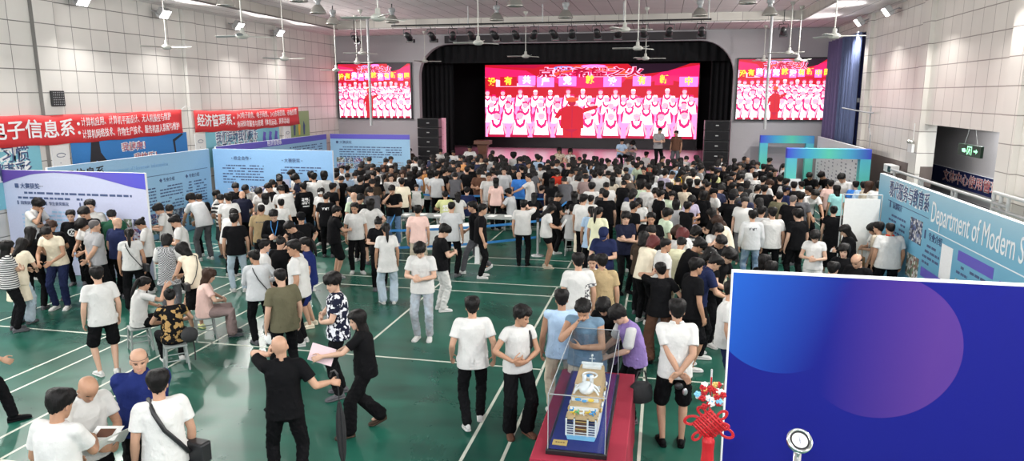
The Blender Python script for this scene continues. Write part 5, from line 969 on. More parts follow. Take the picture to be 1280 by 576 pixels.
# ------------------------------------------------------------------ stools
def make_stool():
    r_ = empty('plastic_stool', (0, 0, 0), 'x', 'stool', None); b = MB(); b.box((-.17, -.17, .415), (.17, .17, .45)); b.build('seat', 'stool_grey', r_, bevel=.012)
    for sx in (-1, 1):
        for sy in (-1, 1): b = MB(); b.tube([(sx*.145, sy*.145, .42), (sx*.175, sy*.175, .02)], [.020, .018], 8); b.build('leg', 'stool_grey', r_)
    b = MB(); [b.bar(a, c, .011) for a, c in (((-.16, -.16, .2), (.16, -.16, .2)), ((-.16, .16, .2), (.16, .16, .2)), ((-.16, -.16, .2), (-.16, .16, .2)), ((.16, -.16, .2), (.16, .16, .2)))]; b.build('stretcher', 'stool_grey', r_); return r_
stool0 = make_stool(); stool_used = [0]
def stool(x, y, z, rz, label, sc=1.):
    o = stool0 if not stool_used[0] else copy_tree(stool0); stool_used[0] = 1; o.location = (x, y, z); o.rotation_euler = (0, 0, rz); o.scale = (sc, sc, sc); o['label'] = label; return o
COL = dict(w=(.60, .595, .58), k=(.006, .006, .007), g=(.32, .32, .33), lg=(.52, .53, .54), dg=(.10, .10, .11), cream=(.78, .70, .55), khaki=(.36, .27, .15), olive=(.13, .12, .075), navy=(.016, .022, .065),
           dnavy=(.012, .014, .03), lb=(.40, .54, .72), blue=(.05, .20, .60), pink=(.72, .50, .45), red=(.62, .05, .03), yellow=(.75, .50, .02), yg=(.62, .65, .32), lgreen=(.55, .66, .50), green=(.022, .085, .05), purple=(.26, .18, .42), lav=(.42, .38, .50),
           brown=(.12, .06, .04), dbrown=(.05, .035, .025), beige=(.55, .48, .38), teal=(.28, .55, .55), jeans=(.10, .17, .28), ljeans=(.42, .50, .56), bluegrey=(.14, .22, .30), py=(.75, .74, .52), orange=(.6, .28, .1), mauve=(.30, .22, .21), royal=(.013, .022, .11), skin1=(.47, .275, .185), skin2=(.39, .215, .135), skin3=(.54, .335, .24), hk=(.005, .004, .004), hb=(.035, .017, .011), hg=(.10, .09, .09), hr=(.09, .02, .02))
CACHE = {}
def cached(key, fn):
    if key not in CACHE: CACHE[key] = fn()
    return CACHE[key]
def link(o, parent=None):
    C.objects.link(o)
    if parent is not None: o.parent = parent
    return o
PRINTS = {}
def paint_print(me, F, kind):
    """printed graphics woven into the shirt mesh by material slot"""
    n = len(me.polygons); ct = np.empty(n*3); me.polygons.foreach_get('center', ct); ct = ct.reshape(-1, 3)
    q = (ct - F.at(.25)) @ F.Rc; x, y, z = q[:, 0], q[:, 1], q[:, 2]; r = np.random.RandomState(len(kind)*7)
    g = r.rand(64, 64) > .42; cell = lambda s, dx: g[(np.floor(x/s).astype(int)+dx) % 64, np.floor(z/s).astype(int) % 64]
    front = y > .03; back = y < -.03
    if kind == 'backtext': m = back & (np.abs(x) < .13) & (np.abs(z-.13) < .016) & cell(.016, 3)
    elif kind == 'backline': m = back & (np.abs(x) < .09) & (np.abs(z-.12) < .03) & cell(.02, 9)
    elif kind == 'backbig': m = back & (((np.abs(x) < .11) & (np.abs(z-.02) < .09) & cell(.018, 5)) | ((np.abs(x) < .09) & (np.abs(z+.12) < .014)))
    elif kind == 'script': m = front & (np.abs(x) < .09) & (np.abs(z-.10) < .025) & cell(.016, 11)
    elif kind == 'circle': d = np.hypot(x, z-.05); m = front & (((d < .085) & (d > .062)) | ((d < .045) & cell(.02, 7)))
    elif kind == 'badge': m = front & (np.hypot(x-.02, z-.06) < .075) & cell(.025, 2)
    elif kind == 'lines': m = front & (np.abs(x) < .085) & (np.abs(((z+.30) % .06)-.03) < .012) & (np.abs(z-.05) < .10) & cell(.018, 4)
    elif kind == 'side': m = (x > .08) & (np.abs(z+.02) < .10) & cell(.022, 6)
    elif kind == 'vstripe': m = (np.abs(x-.13) < .020) & back
    me.polygons.foreach_set('material_index', m.astype(np.int32)); me.update()

def make_person(loc, yaw, h, pose_key, P, up, low, hair, skin, near, label, group=None, shoe='w', cap=None, upmat='cloth', lowmat='cloth', prt=None, prtdark=False, haircol='hk', bare_leg=False, parts=True):
    """up/low = (garment, colour).  Meshes are shared by everybody with the same pose and cut."""
    bv, cv = ((.0066, .010) if near == 2 else (.0085, .012) if near == 1 else (.0115, .0145))
    F = cached(('F', pose_key), lambda: Fig(P))
    seed = abs(hash(str(pose_key))) % 1000 if False else sum(map(ord, str(pose_key))) % 997
    ub = cached(('body', pose_key, near), lambda: body_mesh(F, bv))
    if not ub.materials:
        for k in ('skin', 'brow', 'lip', 'eyewhite'): ub.materials.append(M[k])
    root = bpy.data.objects.new('person', ub); link(root); root.location = loc; root.rotation_euler = (0, 0, yaw); root.scale = (h/1.72,)*3
    root.color = (*COL[skin], 1); root['label'] = label; root['category'] = 'person'
    if group: root['group'] = group
    def child(name, me, col, matk):
        o = bpy.data.objects.new(name, me); link(o, root); vr = 1 + .07*sin(loc[0]*53.1+loc[1]*37.7) if name != 'hair' else 1; o.color = (*[min(1, c*vr) for c in COL[col]], 1)
        if not me.materials: me.materials.append(M['cloth'])
        o.material_slots[0].link = 'OBJECT'; o.material_slots[0].material = M[matk]
        return o
    if hair != 'bald':
        hc = hair
        o = child('hair', cached(('hair', pose_key, hc), lambda: hair_mesh(F, hc, seed)), haircol, 'hair')
    if cap: child('cap', cached(('cap', pose_key, cap[1] if len(cap) > 1 else 0), lambda: cap_mesh(F, len(cap) > 1 and cap[1])), cap[0], 'cloth')
    def mk():
        me = shirt_mesh(F, up[0], cv, seed)
        if prt:
            me.materials.append(M['cloth']); me.materials.append(M['darkprint' if prtdark else 'print']); paint_print(me, F, prt)
        return me
    nm = dict(tee='t_shirt', polo='polo_shirt', blouse='blouse', vest='sleeveless_top', long='long_sleeved_top', coat='long_cardigan', crop='t_shirt', dress='dress', tunic='long_t_shirt')[up[0]]
    child(nm, cached(('up', pose_key, near, up[0], prt, prtdark), mk), up[1], upmat)
    if low:
        nm = dict(trousers='trousers', slim='trousers', wide='wide_trousers', shorts='shorts', mini='shorts', skirt='skirt')[low[0]]
        child(nm, cached(('low', pose_key, near, low[0]), lambda: legs_mesh(F, low[0], cv, seed)), low[1], lowmat)
    if parts:
        for i, l in enumerate(F.leg):
            def ms():
                me = shoe_mesh(l).mesh('shoe'); smooth_shade(me); return me
            me = cached(('shoe', pose_key, i), ms)
            if len(me.materials) < 2:
                me.materials.append(M['shoe']); me.materials.append(M['sole'])
            child('shoe', me, shoe, 'shoe')
    return root, F
def hand_world(root, F, i, o=(0, 0, 0)):
    """world position and axes of a hand: 0 left, 1 right"""
    a = F.arm[i]; s = root.scale[0]; R = rotz(root.rotation_euler[2]); p = np.array(root.location) + R @ (F.hand[i]*s)
    return p, R @ a['d'], R @ a['th'], R @ a['n'], R
PEOPLE = """
-4.76 4.45 0 1 1.75 tee:w trousers:k short bowshow1 0 2 s=skin2 |black-haired man in white T-shirt at bottom left, left of bald reader
-5.05 5.04 0 254 1.69 polo:w trousers:k bald read1 0 2 w=1.08 s=skin2 |bald man in white polo reading papers at bottom left
-4.30 5.11 0 52 1.70 tee:w trousers:k short stand2 0 2 s=skin1 |young man in white T-shirt with black crossbody bag on his back
-4.89 5.59 0 211 1.72 polo:royal trousers:k balding back0 0 2 w=1.36 belly=0.08 hc=hg s=skin1 |balding man in royal blue polo looking down with hands behind back
-3.71 6.17 0 25 1.72 polo:k trousers:k bald earl1 0 2 sh=k s=skin1 |bald man in black polo shirt holding a phone to his ear
0.25 8.00 0 6 1.80 polo:w shorts:k short back1 0 2 sh=k s=skin1 |man in white polo and black shorts with hands clasped behind his back
-1.60 7.88 0 216 1.66 blouse:w wide:k side armfold1 1 2 sh=brown hc=hk s=skin2 |woman in white V-neck blouse and wide black trousers standing left of the glass case
-0.83 8.24 0 174 1.74 vest:bluegrey trousers:beige short mouth1 0 2 w=1.12 s=skin2 |man in grey-blue sleeveless shirt with hand over mouth behind glass case
-3.45 7.60 0 125 1.60 tee:k wide:k long giving1 1 2 sh=dbrown s=skin3 |long-haired woman in all black handing an umbrella to the bald man
-8.10 6.61 0 322 1.72 tee:w trousers:k short walk1 0 2 sh=k s=skin1 |person in white top and black trousers striding in from left edge
-2.19 7.99 0 20 1.70 tee:w trousers:k short stroll1 0 2 sh=w s=skin1 |young man in white T-shirt and black trousers walking away over bare green floor
-0.27 8.54 0 114 1.62 tee:purple trousers:k fringe bow1 0 2 sleeves=w s=skin3 |person in purple vest with white sleeves leaning over the glass case
-1.16 8.52 0 14 1.69 vest:lb trousers:beige short stand1 0 2 w=1.1 s=skin2 |man in pale blue sleeveless top seen from behind
-0.60 8.95 0 164 1.62 tee:k trousers:k bob bow1 1 2 s=skin1 |dark-haired woman in black looking into the glass case
0.94 9.38 0 269 1.70 tee:w shorts:navy short stand1 0 2 s=skin1 |person in white top and navy shorts cut by the large blue panel
-4.23 8.50 0 122 1.78 tee:dnavy trousers:k fringe armfold1 0 2 p=vstripe um=flecks s=skin3 |young man in navy jersey with white flecks and side stripe
-5.15 8.70 0 53 1.73 tee:olive trousers:k crop stand1 0 2 s=skin3 |man in olive green T-shirt with close-cropped hair seen from behind
-7.96 8.47 0 55 1.66 tee:w shorts:k short stand1 0 2 s=skin3 |man in white T-shirt and black shorts walking away, left of the stools
0.53 10.49 0 297 1.74 tee:k shorts:k short stand1 0 2 s=skin2 |man in black T-shirt facing right near the large blue panel
-7.13 8.90 0 44 1.63 blouse:k trousers:k bun sit1 1 2 um=leafprint s=skin1 stool |woman in dark leaf-print blouse sitting on a stool with her back to us
0.07 10.65 0 10 1.62 tee:k wide:brown bun earl1 1 2 sh=k s=skin1 |woman in black T-shirt and brown trousers holding up a phone
-1.17 10.41 0 16 1.75 tee:w trousers:w short stand1 0 1 p=side pd s=skin1 |man in white T-shirt with black print on its side, back turned
2.65 11.37 0 327 1.58 tee:k trousers:k short stand1 1 1 s=skin3 |dark-haired person just above the big blue panel's top edge
0.68 11.05 0 285 1.74 polo:navy trousers:k short bow1 0 2 s=skin1 |man in navy polo with white collar trim, beside the large blue panel
-0.84 10.73 0 2 1.68 polo:khaki trousers:khaki short stand0 0 2 w=1.15 s=skin1 |man in khaki polo shirt seen from behind
1.74 11.35 0 331 1.55 tee:k trousers:k bob stand1 1 1 s=skin1 |bob-haired person in black left of the green-blue entrance arch, sixth from left
3.18 11.91 0 135 1.66 long:k trousers:k balding phone1 0 1 s=skin1 |balding man in dark jacket looking down above big blue panel
0.94 11.66 0 234 1.77 tee:k trousers:k fringe bow0 0 1 s=skin3 |young man with thick black hair above the corner of large blue panel
-1.03 11.19 0 180 1.57 tee:w trousers:k bun stand1 1 1 s=skin3 |woman in white facing us between white-print and khaki shirts
-8.20 9.50 0 320 1.61 polo:w trousers:k pony sitpoint1 1 2 s=skin1 stool |woman in white polo with long ponytail sitting on a stool facing right
-5.77 10.27 0 105 1.79 tee:w trousers:k short stand0 0 2 w=1.3 s=skin2 |heavily built man in white T-shirt looking left beside the olive T-shirt man
1.69 11.82 0 312 1.55 tee:k trousers:k bob stand1 1 1 s=skin1 |bob-haired person in black left of the green-blue entrance arch, fourth from left
-6.42 10.13 0 38 1.63 long:lg trousers:k bun armfold1 1 2 w=1.12 s=skin2 |woman with hair bun in pale grey long-sleeved top seen from behind
-3.86 10.92 0 185 1.74 tee:w trousers:g fringe phone1 0 2 lm=denim sh=w s=skin3 |boy in white T-shirt and grey patterned jeans with bowed head
0.67 12.06 0 266 1.64 tee:k trousers:k mid bow1 1 1 cap=w s=skin3 |person wearing a white bucket-like cap
-7.50 10.21 0 311 1.61 tee:pink wide:mauve mid sit1 1 2 hc=hb s=skin3 stool |woman in pale pink T-shirt and mauve trousers sitting on a stool
3.13 12.70 0 156 1.62 tee:k trousers:k bob stand1 1 1 s=skin3 |smiling woman in black with a fringe, behind the balding man
0.09 12.15 0 289 1.70 tee:w trousers:dg crop stand1 0 1 w=1.15 s=skin2 |sturdy man with flat cropped hair in white T-shirt facing right
-11.07 9.84 0 328 1.64 tee:w trousers:k long cross1 1 1 um=stripe s=skin3 |woman in striped top with folded arms near the left edge
-6.76 10.85 0 317 1.65 blouse:w trousers:k bun stand1 1 1 s=skin3 |woman in white blouse facing right behind the hair-bun woman
-7.96 10.56 0 78 1.64 vest:cream skirt:k mid bow1 1 2 sh=yg s=skin1 |woman in sleeveless cream top and short black skirt with crossbody strap
0.51 12.46 0 286 1.71 tee:k trousers:k fringe bow1 0 1 s=skin2 |boy in black with white piping leaning right, left of white cap
-6.06 11.15 0 114 1.66 tee:royal shorts:royal pony stand1 1 1 sh=cream s=skin1 |ponytailed woman in navy blue top and shorts behind the heavily built man
0.98 13.06 0 215 1.71 tee:k trousers:k short bow1 0 1 s=skin2 |man in black leaning right behind the white cap
-0.22 12.62 0 320 1.67 blouse:cream trousers:k bob bow1 1 1 hc=hr s=skin1 |woman with dark red bobbed hair in pale top
-6.70 11.30 0 10 1.61 blouse:k skirt:k bun phone1 1 1 s=skin1 |woman in black with tied hair between pale grey top and white T-shirt
-11.28 10.22 0 12 1.62 coat:cream wide:ljeans long bow1 1 1 lm=denim s=skin3 |woman in long cream cardigan over pale blue jeans
0.35 12.87 0 338 1.60 tee:py trousers:cream short bow0 1 1 s=skin1 |person in yellow-green T-shirt and cream trousers seen from behind
-8.89 11.11 0 24 1.60 tunic:lg trousers:dg bob phone1 1 2 um=check sleeves=w s=skin2 |bob-haired woman in white blouse under a checked vest
-1.00 13.15 0 176 1.70 tee:navy trousers:k short phone1 0 1 cap=navy s=skin3 |man wearing a navy baseball cap and navy T-shirt
-11.35 11.13 0 196 1.76 blouse:cream trousers:navy bun bow1 1 1 s=skin2 |woman with tied-back hair in frilled cream blouse facing left
2.93 14.08 0 166 1.62 blouse:w trousers:w bob phone1 1 1 s=skin3 |woman with chin-length black hair in white short-sleeved top
-0.30 13.12 0 341 1.61 tee:dbrown trousers:k mid phone1 1 1 s=skin3 |shoulder-haired person in dark brown just left of the curly brown-haired woman in white
-9.84 11.33 0 36 1.63 blouse:w wide:k pony stand1 1 1 s=skin2 |ponytailed woman in white blouse with thin black crossbody strap
-4.07 12.55 0 307 1.72 tee:k trousers:w fringe phone1 0 2 sh=w s=skin3 |boy in black T-shirt and white trousers looking at a phone
0.34 13.43 0 328 1.66 blouse:w trousers:k curly bow1 1 1 hc=hr s=skin1 |woman with reddish-brown curls beside the curly brown-haired one
4.35 14.45 0 3 1.72 tee:w trousers:k crop stand1 0 1 w=1.2 s=skin2 collar=red |man in white T-shirt with red collar before the department board
-11.76 10.98 0 27 1.65 blouse:k trousers:k long phone1 1 1 s=skin2 |woman with long loose black hair behind the long cream cardigan
-10.75 11.46 0 343 1.74 polo:g trousers:k crop back2 0 1 w=1.18 hc=hg s=skin1 |stout man in grey polo with hands held behind his back
1.09 14.31 0 205 1.65 tee:w trousers:k mid mouth1 1 1 s=skin3 |woman in white holding a hand to her head, facing us
0.57 14.01 0 99 1.64 tee:w trousers:k curly bow1 1 1 hc=hb s=skin2 |curly brown-haired woman in white bowing
-0.03 13.63 0 31 1.67 tee:k trousers:k short bow1 0 1 s=skin1 |short-haired person in black just left of the curly brown-haired woman in white
-5.24 12.79 0 30 1.64 tunic:w wide:ljeans pony stand1 1 1 lm=denim s=skin2 |ponytailed woman in long white T-shirt and pale blue jeans
4.29 14.89 0 44 1.65 tee:beige trousers:k short stand1 0 1 s=skin1 |person in beige half hidden beside the department board
3.73 14.84 0 96 1.60 long:k trousers:k long phone1 1 1 s=skin3 |woman in dark hooded top looking at a white phone
-7.10 12.81 0 140 1.70 tee:k trousers:k short bow1 0 1 s=skin1 |dark-haired man bowing left in front of the man with lanyard
-11.34 12.06 0 174 1.74 polo:w trousers:k fringe bow1 0 1 s=skin2 |young man in white collared shirt bowing left among people at the board
-11.88 11.56 0 31 1.69 tee:k shorts:jeans short bow1 0 1 w=1.15 p=backline lm=denim hc=hb s=skin2 |man in black T-shirt and denim shorts bowing over the board table
4.35 15.26 0 95 1.58 tee:w trousers:navy mid phone1 1 1 w=1.15 p=circle pd s=skin1 |woman in white printed T-shirt carrying a tan bag
0.58 14.44 0 297 1.56 tee:w trousers:k bob bow1 1 1 um=widestripe s=skin1 |woman in black-and-white patterned top bending right
-10.77 12.06 0 352 1.69 polo:navy trousers:k bald stand1 0 1 s=skin3 |bald man in dark navy polo before the purple-topped display board
-0.68 14.53 0 213 1.75 tee:dnavy trousers:k fringe cross2 0 1 sh=k s=skin3 |young man all in dark navy with folded arms on open floor
-11.68 12.38 0 184 1.86 tee:k trousers:k short phone1 0 1 s=skin1 |man in black shirt leaning left, right of the black-and-white top girl
-10.45 12.53 0 120 1.62 polo:w trousers:k bun phone1 1 1 s=skin2 |woman in white polo facing left beside the end of the purple-topped board
-9.77 12.71 0 123 1.67 tee:w trousers:k short phone1 0 1 w=1.1 s=skin1 |man in white T-shirt and glasses facing left behind the bob-haired woman
-0.16 14.77 0 179 1.71 tee:k trousers:k short stand1 0 1 w=1.15 p=script s=skin2 |man in black T-shirt with white script across the chest
-5.82 13.73 0 213 1.60 tee:k trousers:k bun phone1 1 1 s=skin3 |dark-clothed woman facing us, half hidden behind the long white T-shirt
-7.34 13.33 0 229 1.71 tee:k trousers:k short hip1 0 1 cap=k s=skin1 |man in black T-shirt and black cap with hand on hip
-8.68 12.96 0 38 1.68 tee:k trousers:ljeans short stand2 0 1 lm=denim s=skin1 |man in black shirt and faded blue jeans seen from behind
-8.10 13.56 0 201 1.73 long:k trousers:jeans short phone1 0 1 lm=denim s=skin3 lanyard |man in black top wearing glasses, blue lanyard and badge
1.42 15.49 0 106 1.64 tee:cream trousers:cream mid bow1 1 1 hc=hb s=skin2 |brown-haired person in cream leaning left before the black-capped man
2.93 15.86 0 25 1.71 tee:k trousers:k fringe stand1 0 1 s=skin3 |slim young man in black T-shirt turned left behind the white dress-top woman
-12.03 12.83 0 208 1.90 polo:w trousers:k short stand1 0 1 s=skin3 |young man in white shirt standing with his back close to the purple-topped board
-12.48 12.75 0 214 1.67 tee:k trousers:k short stand1 1 1 p=circle s=skin3 |girl in black top with white chest print facing out by the purple-topped board
0.14 15.39 0 299 1.71 tee:lgreen trousers:k fringe stand1 0 1 s=skin1 |man in pale green shirt facing right, beside the white script T-shirt
1.98 15.75 0 1 1.67 long:lg trousers:jeans short stand1 0 1 p=backline pd lm=denim s=skin1 |young man in light grey long-sleeved top and jeans, back turned
2.41 15.89 0 6 1.72 tee:w trousers:k short stand1 0 1 w=1.1 s=skin1 |man in plain white T-shirt seen from behind, right of light grey top
-11.51 12.81 0 42 1.72 polo:green trousers:k short bow1 0 1 w=1.1 s=skin3 |man in dark green polo with black hair behind the grey polo man
-1.33 15.52 0 355 1.68 tunic:py trousers:py pony stand2 1 1 s=skin2 |ponytailed woman in long pale yellow top
-13.73 12.99 0 276 1.88 polo:w trousers:k fringe mouth1 0 1 tie=1 s=skin2 |young man in white shirt and black tie touching his mouth
2.22 16.32 0 332 1.68 tee:lg trousers:k short stand1 0 1 s=skin1 |man in pale top between light grey long sleeves and white T-shirt
-3.94 15.16 0 289 1.71 tee:k trousers:k short stand1 0 1 s=skin1 |man in black facing right, directly behind the man with white bag
-8.75 14.11 0 27 1.71 polo:khaki trousers:k crop stand1 0 1 w=1.15 p=backtext pd s=skin2 |man in khaki shirt with a line of text on the back
-7.18 14.45 0 311 1.67 polo:k shorts:k short bowshow1 0 1 w=1.15 sh=g s=skin1 |stout man in black polo and black shorts facing right
1.24 16.21 0 56 1.63 tee:k trousers:k long phone1 1 1 s=skin1 |long-haired woman in black facing left, right of lavender top
-5.34 14.91 0 20 1.67 tee:pink trousers:beige short stand1 0 1 s=skin1 |person in pink shirt and beige trousers seen from behind at the table
-11.06 13.87 0 124 1.71 polo:w trousers:jeans fringe phone1 0 1 lm=denim s=skin1 |young man in white shirt at the right end of the purple-topped board
-4.62 15.14 0 2 1.75 tee:lg trousers:k crop stand1 0 1 s=skin1 |man in light grey T-shirt seen from behind at the white table
3.88 17.00 0 342 1.64 dress:k skirt:k bun stand1 1 1 s=skin3 |woman in black low-backed dress seen from behind
-1.52 15.92 0 10 1.62 tunic:lb trousers:k pony stand1 1 1 s=skin2 |ponytailed woman in long pale blue shirt and black trousers
-6.88 14.96 0 210 1.68 tee:w trousers:k short stand2 0 1 s=skin2 |man in white T-shirt and glasses facing us with black trousers
-9.59 14.08 0 354 1.61 tee:w trousers:k short bow1 1 0 s=skin1 |person in white leaning behind the man in black shirt and faded jeans
-4.16 15.54 0 100 1.74 tee:k trousers:dg short walk1 0 1 sh=w s=skin1 |man in black T-shirt striding left with a white paper bag
-0.61 16.32 0 312 1.70 tee:k trousers:k short stand1 0 1 s=skin2 |short-haired person in black left of the big right crowd
0.63 16.96 0 328 1.64 vest:k trousers:k short cross1 1 1 s=skin2 |short-haired woman in sleeveless black top
-2.63 16.36 0 288 1.60 tee:w mini:k long read1 1 1 sh=beige s=skin2 |long-haired woman in white T-shirt and black mini shorts reading a sheet
-11.27 14.24 0 28 1.69 tee:k trousers:k short lean1 0 1 s=skin1 |man bending forward in black, right of the purple-topped board's end
-3.22 16.47 0 3 1.63 tee:w trousers:k short ear1 0 1 w=1.12 sh=k s=skin3 |man in white T-shirt with a phone at his ear, back turned
0.39 17.33 0 359 1.62 tee:g trousers:k bob stand1 1 1 s=skin3 |bob-haired woman in grey top seen from behind among the right crowd
3.15 17.96 0 330 1.74 tee:k trousers:k crop stand1 0 1 w=1.3 hc=hg s=skin3 |broad man in black with greying cropped hair, back turned
-6.90 15.86 0 28 1.64 tee:w shorts:k mid hip1 0 1 w=1.05 s=skin3 |person in white T-shirt and black shorts with hands on hips
-1.83 16.93 0 336 1.75 tee:w trousers:k short stand1 0 0 s=skin1 |short-haired person in white just behind the woman in long cream dress
-0.48 17.60 0 167 1.63 tee:w trousers:k long phone1 1 1 s=skin2 |long-haired person in white left of the big right crowd, second from left
-9.15 15.66 0 35 1.60 blouse:w trousers:k bun stand1 1 1 s=skin3 |woman with small hair bun in white top, standing behind lanyard man
-10.50 15.50 0 29 1.72 tee:w trousers:k short stand0 0 0 s=skin1 |man in white T-shirt seen from behind beside the broad-striped T-shirt
-7.30 16.09 0 354 1.72 tee:k trousers:k short phone1 0 0 s=skin2 |short-haired person in black just right of the bald elderly man in pale green shirt
1.78 18.22 0 189 1.70 tee:k trousers:k short hip1 0 1 w=1.1 cap=k s=skin3 |man in black T-shirt and black baseball cap facing us
-1.88 17.38 0 16 1.61 dress:cream trousers:cream pony stand1 1 1 s=skin3 |woman in long cream dress standing beside the seated pale grey top
0.76 18.20 0 197 1.65 tee:lav trousers:k mid phone1 1 1 s=skin2 |woman in lavender top right behind the sleeveless black top
-11.24 15.41 0 67 1.84 tee:lg trousers:dg fringe lean0 0 1 s=skin2 |man in light grey T-shirt bending over toward the blue board
3.49 18.82 0 339 1.70 tee:dg trousers:k short stand1 0 1 s=skin2 |man in charcoal shirt behind the broad greying man
-8.31 16.37 0 15 1.68 tee:k trousers:k crop stand1 0 1 p=backline s=skin1 |man in black T-shirt with small white print across the shoulders
-7.60 16.53 0 45 1.70 tee:lgreen trousers:beige bald stand1 0 1 s=skin3 |bald elderly man in pale green shirt
-1.73 17.79 0 345 1.62 blouse:w trousers:k bun stand1 1 0 s=skin2 |hair-bun person in white just behind the ponytailed woman in long pale yellow top
-0.72 18.05 0 342 1.68 tee:w trousers:k short stand1 0 0 s=skin1 |short-haired person in white left of the big right crowd, leftmost
2.98 18.85 0 336 1.68 tee:olive trousers:k short stand1 0 1 s=skin3 |man in olive shirt seen from behind, right crowd
-10.86 15.77 0 43 1.68 tee:w shorts:dg short bow1 0 0 um=widestripe s=skin1 |person in black-and-white broad-striped T-shirt at the blue board
-0.02 18.34 0 300 1.72 tee:k trousers:k short stand1 0 0 s=skin1 |short-haired person in black just left of the young person in pale green top
-9.92 16.23 0 36 1.64 blouse:w trousers:k mid stand1 1 0 s=skin2 |woman in white with shoulder-length hair before the blue board photos
-1.37 18.09 0 4 1.70 tee:k trousers:k short stand1 0 1 w=1.15 s=skin3 |broad man in black T-shirt seen from behind, beside pale yellow top
-11.51 15.87 0 56 1.66 tee:k trousers:k short bow1 0 0 s=skin2 |person in black bowing behind the light grey T-shirt man
-2.21 17.95 0 7 1.72 tee:lg trousers:k short sit1 0 1 s=skin2 stool |person in pale grey top sitting on a stool, seen from behind
-2.69 17.99 0 308 1.66 tee:k trousers:k short read1 0 1 s=skin2 |man in black holding a sheet, behind the mini shorts woman
1.10 18.89 0 337 1.66 tee:k trousers:k bob stand1 1 0 s=skin3 |bob-haired person in black just left of the man in black cap and white shirt
-0.11 18.79 0 175 1.71 tee:w trousers:k fringe stand1 0 1 p=circle pd s=skin3 |young man in white T-shirt with round black chest print
-10.69 16.33 0 23 1.71 polo:dnavy trousers:k bald bow1 0 1 w=1.1 s=skin1 |balding man in navy polo bowed toward the blue board, seen from behind
1.44 19.23 0 106 1.69 tee:w trousers:k short stand1 0 1 cap=k s=skin1 |man in black cap and white shirt facing left
-2.21 18.41 0 17 1.61 tee:k trousers:k long stand1 1 0 s=skin1 |long-haired person in black just left of the woman in long cream dress
0.31 19.13 0 177 1.60 tee:lgreen trousers:k fringe stand1 0 1 s=skin3 |young person in pale green top facing us beside the round chest print
-8.03 17.37 0 85 1.72 tee:lg trousers:k fringe stand1 0 0 s=skin2 |black-haired young man in pale grey between black T-shirt and bald man
3.98 20.31 0 198 1.77 tee:w trousers:k short lean1 0 1 s=skin2 |person in white bending low, left of the pink shirt
-10.56 17.19 0 182 1.73 tee:w trousers:k short bow1 0 0 s=skin3 |person in white bending left near the middle of the blue board
-11.45 16.81 0 90 1.73 tee:w trousers:k short lean2 0 0 s=skin2 |man in plain white T-shirt bending toward the blue board corner
3.30 20.05 0 291 1.71 tee:navy trousers:k short stand1 0 0 cap=navy s=skin2 |short-haired person in navy just right of the man in olive shirt
-7.16 18.08 0 187 1.73 tee:k trousers:jeans short mouth1 0 1 s=skin1 |man in black with a hand to his face beside the cream T-shirt
5.78 20.58 0 324 1.83 tee:w trousers:k short stand1 0 0 s=skin2 |short-haired person in white just right of the person in bright blue
-7.56 17.62 0 44 1.72 tee:dg trousers:k short bow0 0 0 s=skin1 |short-haired person in charcoal just in front of the person in dark brown jacket
-9.95 17.25 0 55 1.76 tee:w trousers:k short bow0 0 0 w=1.35 s=skin2 |large man in white T-shirt bowing at the blue board
2.79 20.14 0 2 1.70 tee:k trousers:k short stand2 0 0 s=skin2 |short-haired person in black just left of the man in olive shirt
-9.16 17.79 0 192 1.60 tee:w trousers:k mid stand1 1 0 cap=w s=skin2 |woman with white headband facing us, left of the black back-print T-shirt
-11.51 17.42 0 199 1.75 tee:k trousers:k short phone1 0 0 s=skin3 |man in black standing against the blue board and looking down
5.62 21.00 0 305 1.78 tee:beige trousers:k long stand1 1 0 hc=hb s=skin2 |brown-haired person behind the right edge of white roll-up screen
-10.60 17.73 0 141 1.73 tee:k trousers:k short phone1 0 0 s=skin3 |dark-haired person facing left, close to the board beside white bob-haired one
-0.32 19.76 0 1 1.73 tee:w trousers:k short stand0 0 0 s=skin1 |short-haired person in white in the middle of the dense crowd
4.07 20.73 0 59 1.63 tee:k trousers:k short stand1 0 1 s=skin2 |man in black facing left below the entrance arch
0.26 19.91 0 19 1.73 tee:k trousers:k short stand0 0 0 s=skin1 |short-haired person in black just behind the young person in pale green top
4.82 20.91 0 7 1.66 tee:teal trousers:k long stand1 1 1 s=skin1 |long-haired person in teal top beside the pink shirt
-9.73 17.89 0 39 1.71 long:k trousers:k short stand0 0 1 p=backbig s=skin2 |person in black top with large white print on the back
-3.03 19.36 0 329 1.68 tee:w trousers:k short sit1 0 1 s=skin1 stool |person in white sitting low behind the mini shorts woman
-9.03 18.17 0 336 1.69 tee:k trousers:k short stand1 0 0 s=skin2 |man with full face in black T-shirt before the light-blue shirt
-1.89 19.72 0 10 1.70 tee:w trousers:k fringe stand2 0 0 s=skin1 |thick-fringed person in white just in front of the person in grey-brown top
-11.49 18.03 0 178 1.68 tee:w trousers:mauve short bow1 0 1 um=cloth s=skin2 |man in white and grey top bending left at the blue board
2.68 20.74 0 328 1.63 tee:w trousers:k bun stand1 1 1 w=1.1 s=skin1 |woman in white with a thin black crossbody strap, right crowd
5.63 21.45 0 345 1.71 tee:lb trousers:k short stand1 0 0 s=skin3 |short-haired person in light blue just right of the person in bright blue
-0.54 20.17 0 351 1.73 tee:lgreen trousers:k afro stand1 0 1 w=1.1 s=skin1 |person with huge round dark hair in pale green T-shirt
3.71 21.10 0 350 1.70 tee:k trousers:k short stand1 0 0 s=skin1 |short-haired person in black by the green-blue entrance arch
0.68 20.46 0 358 1.65 blouse:beige trousers:k bun stand1 1 0 s=skin2 |woman in beige-green blouse with hair up, below the yellow top
1.30 20.69 0 316 1.70 tee:dbrown trousers:k crop stand1 0 1 s=skin2 |close-cropped person in dark brown just behind the man in black cap and white shirt
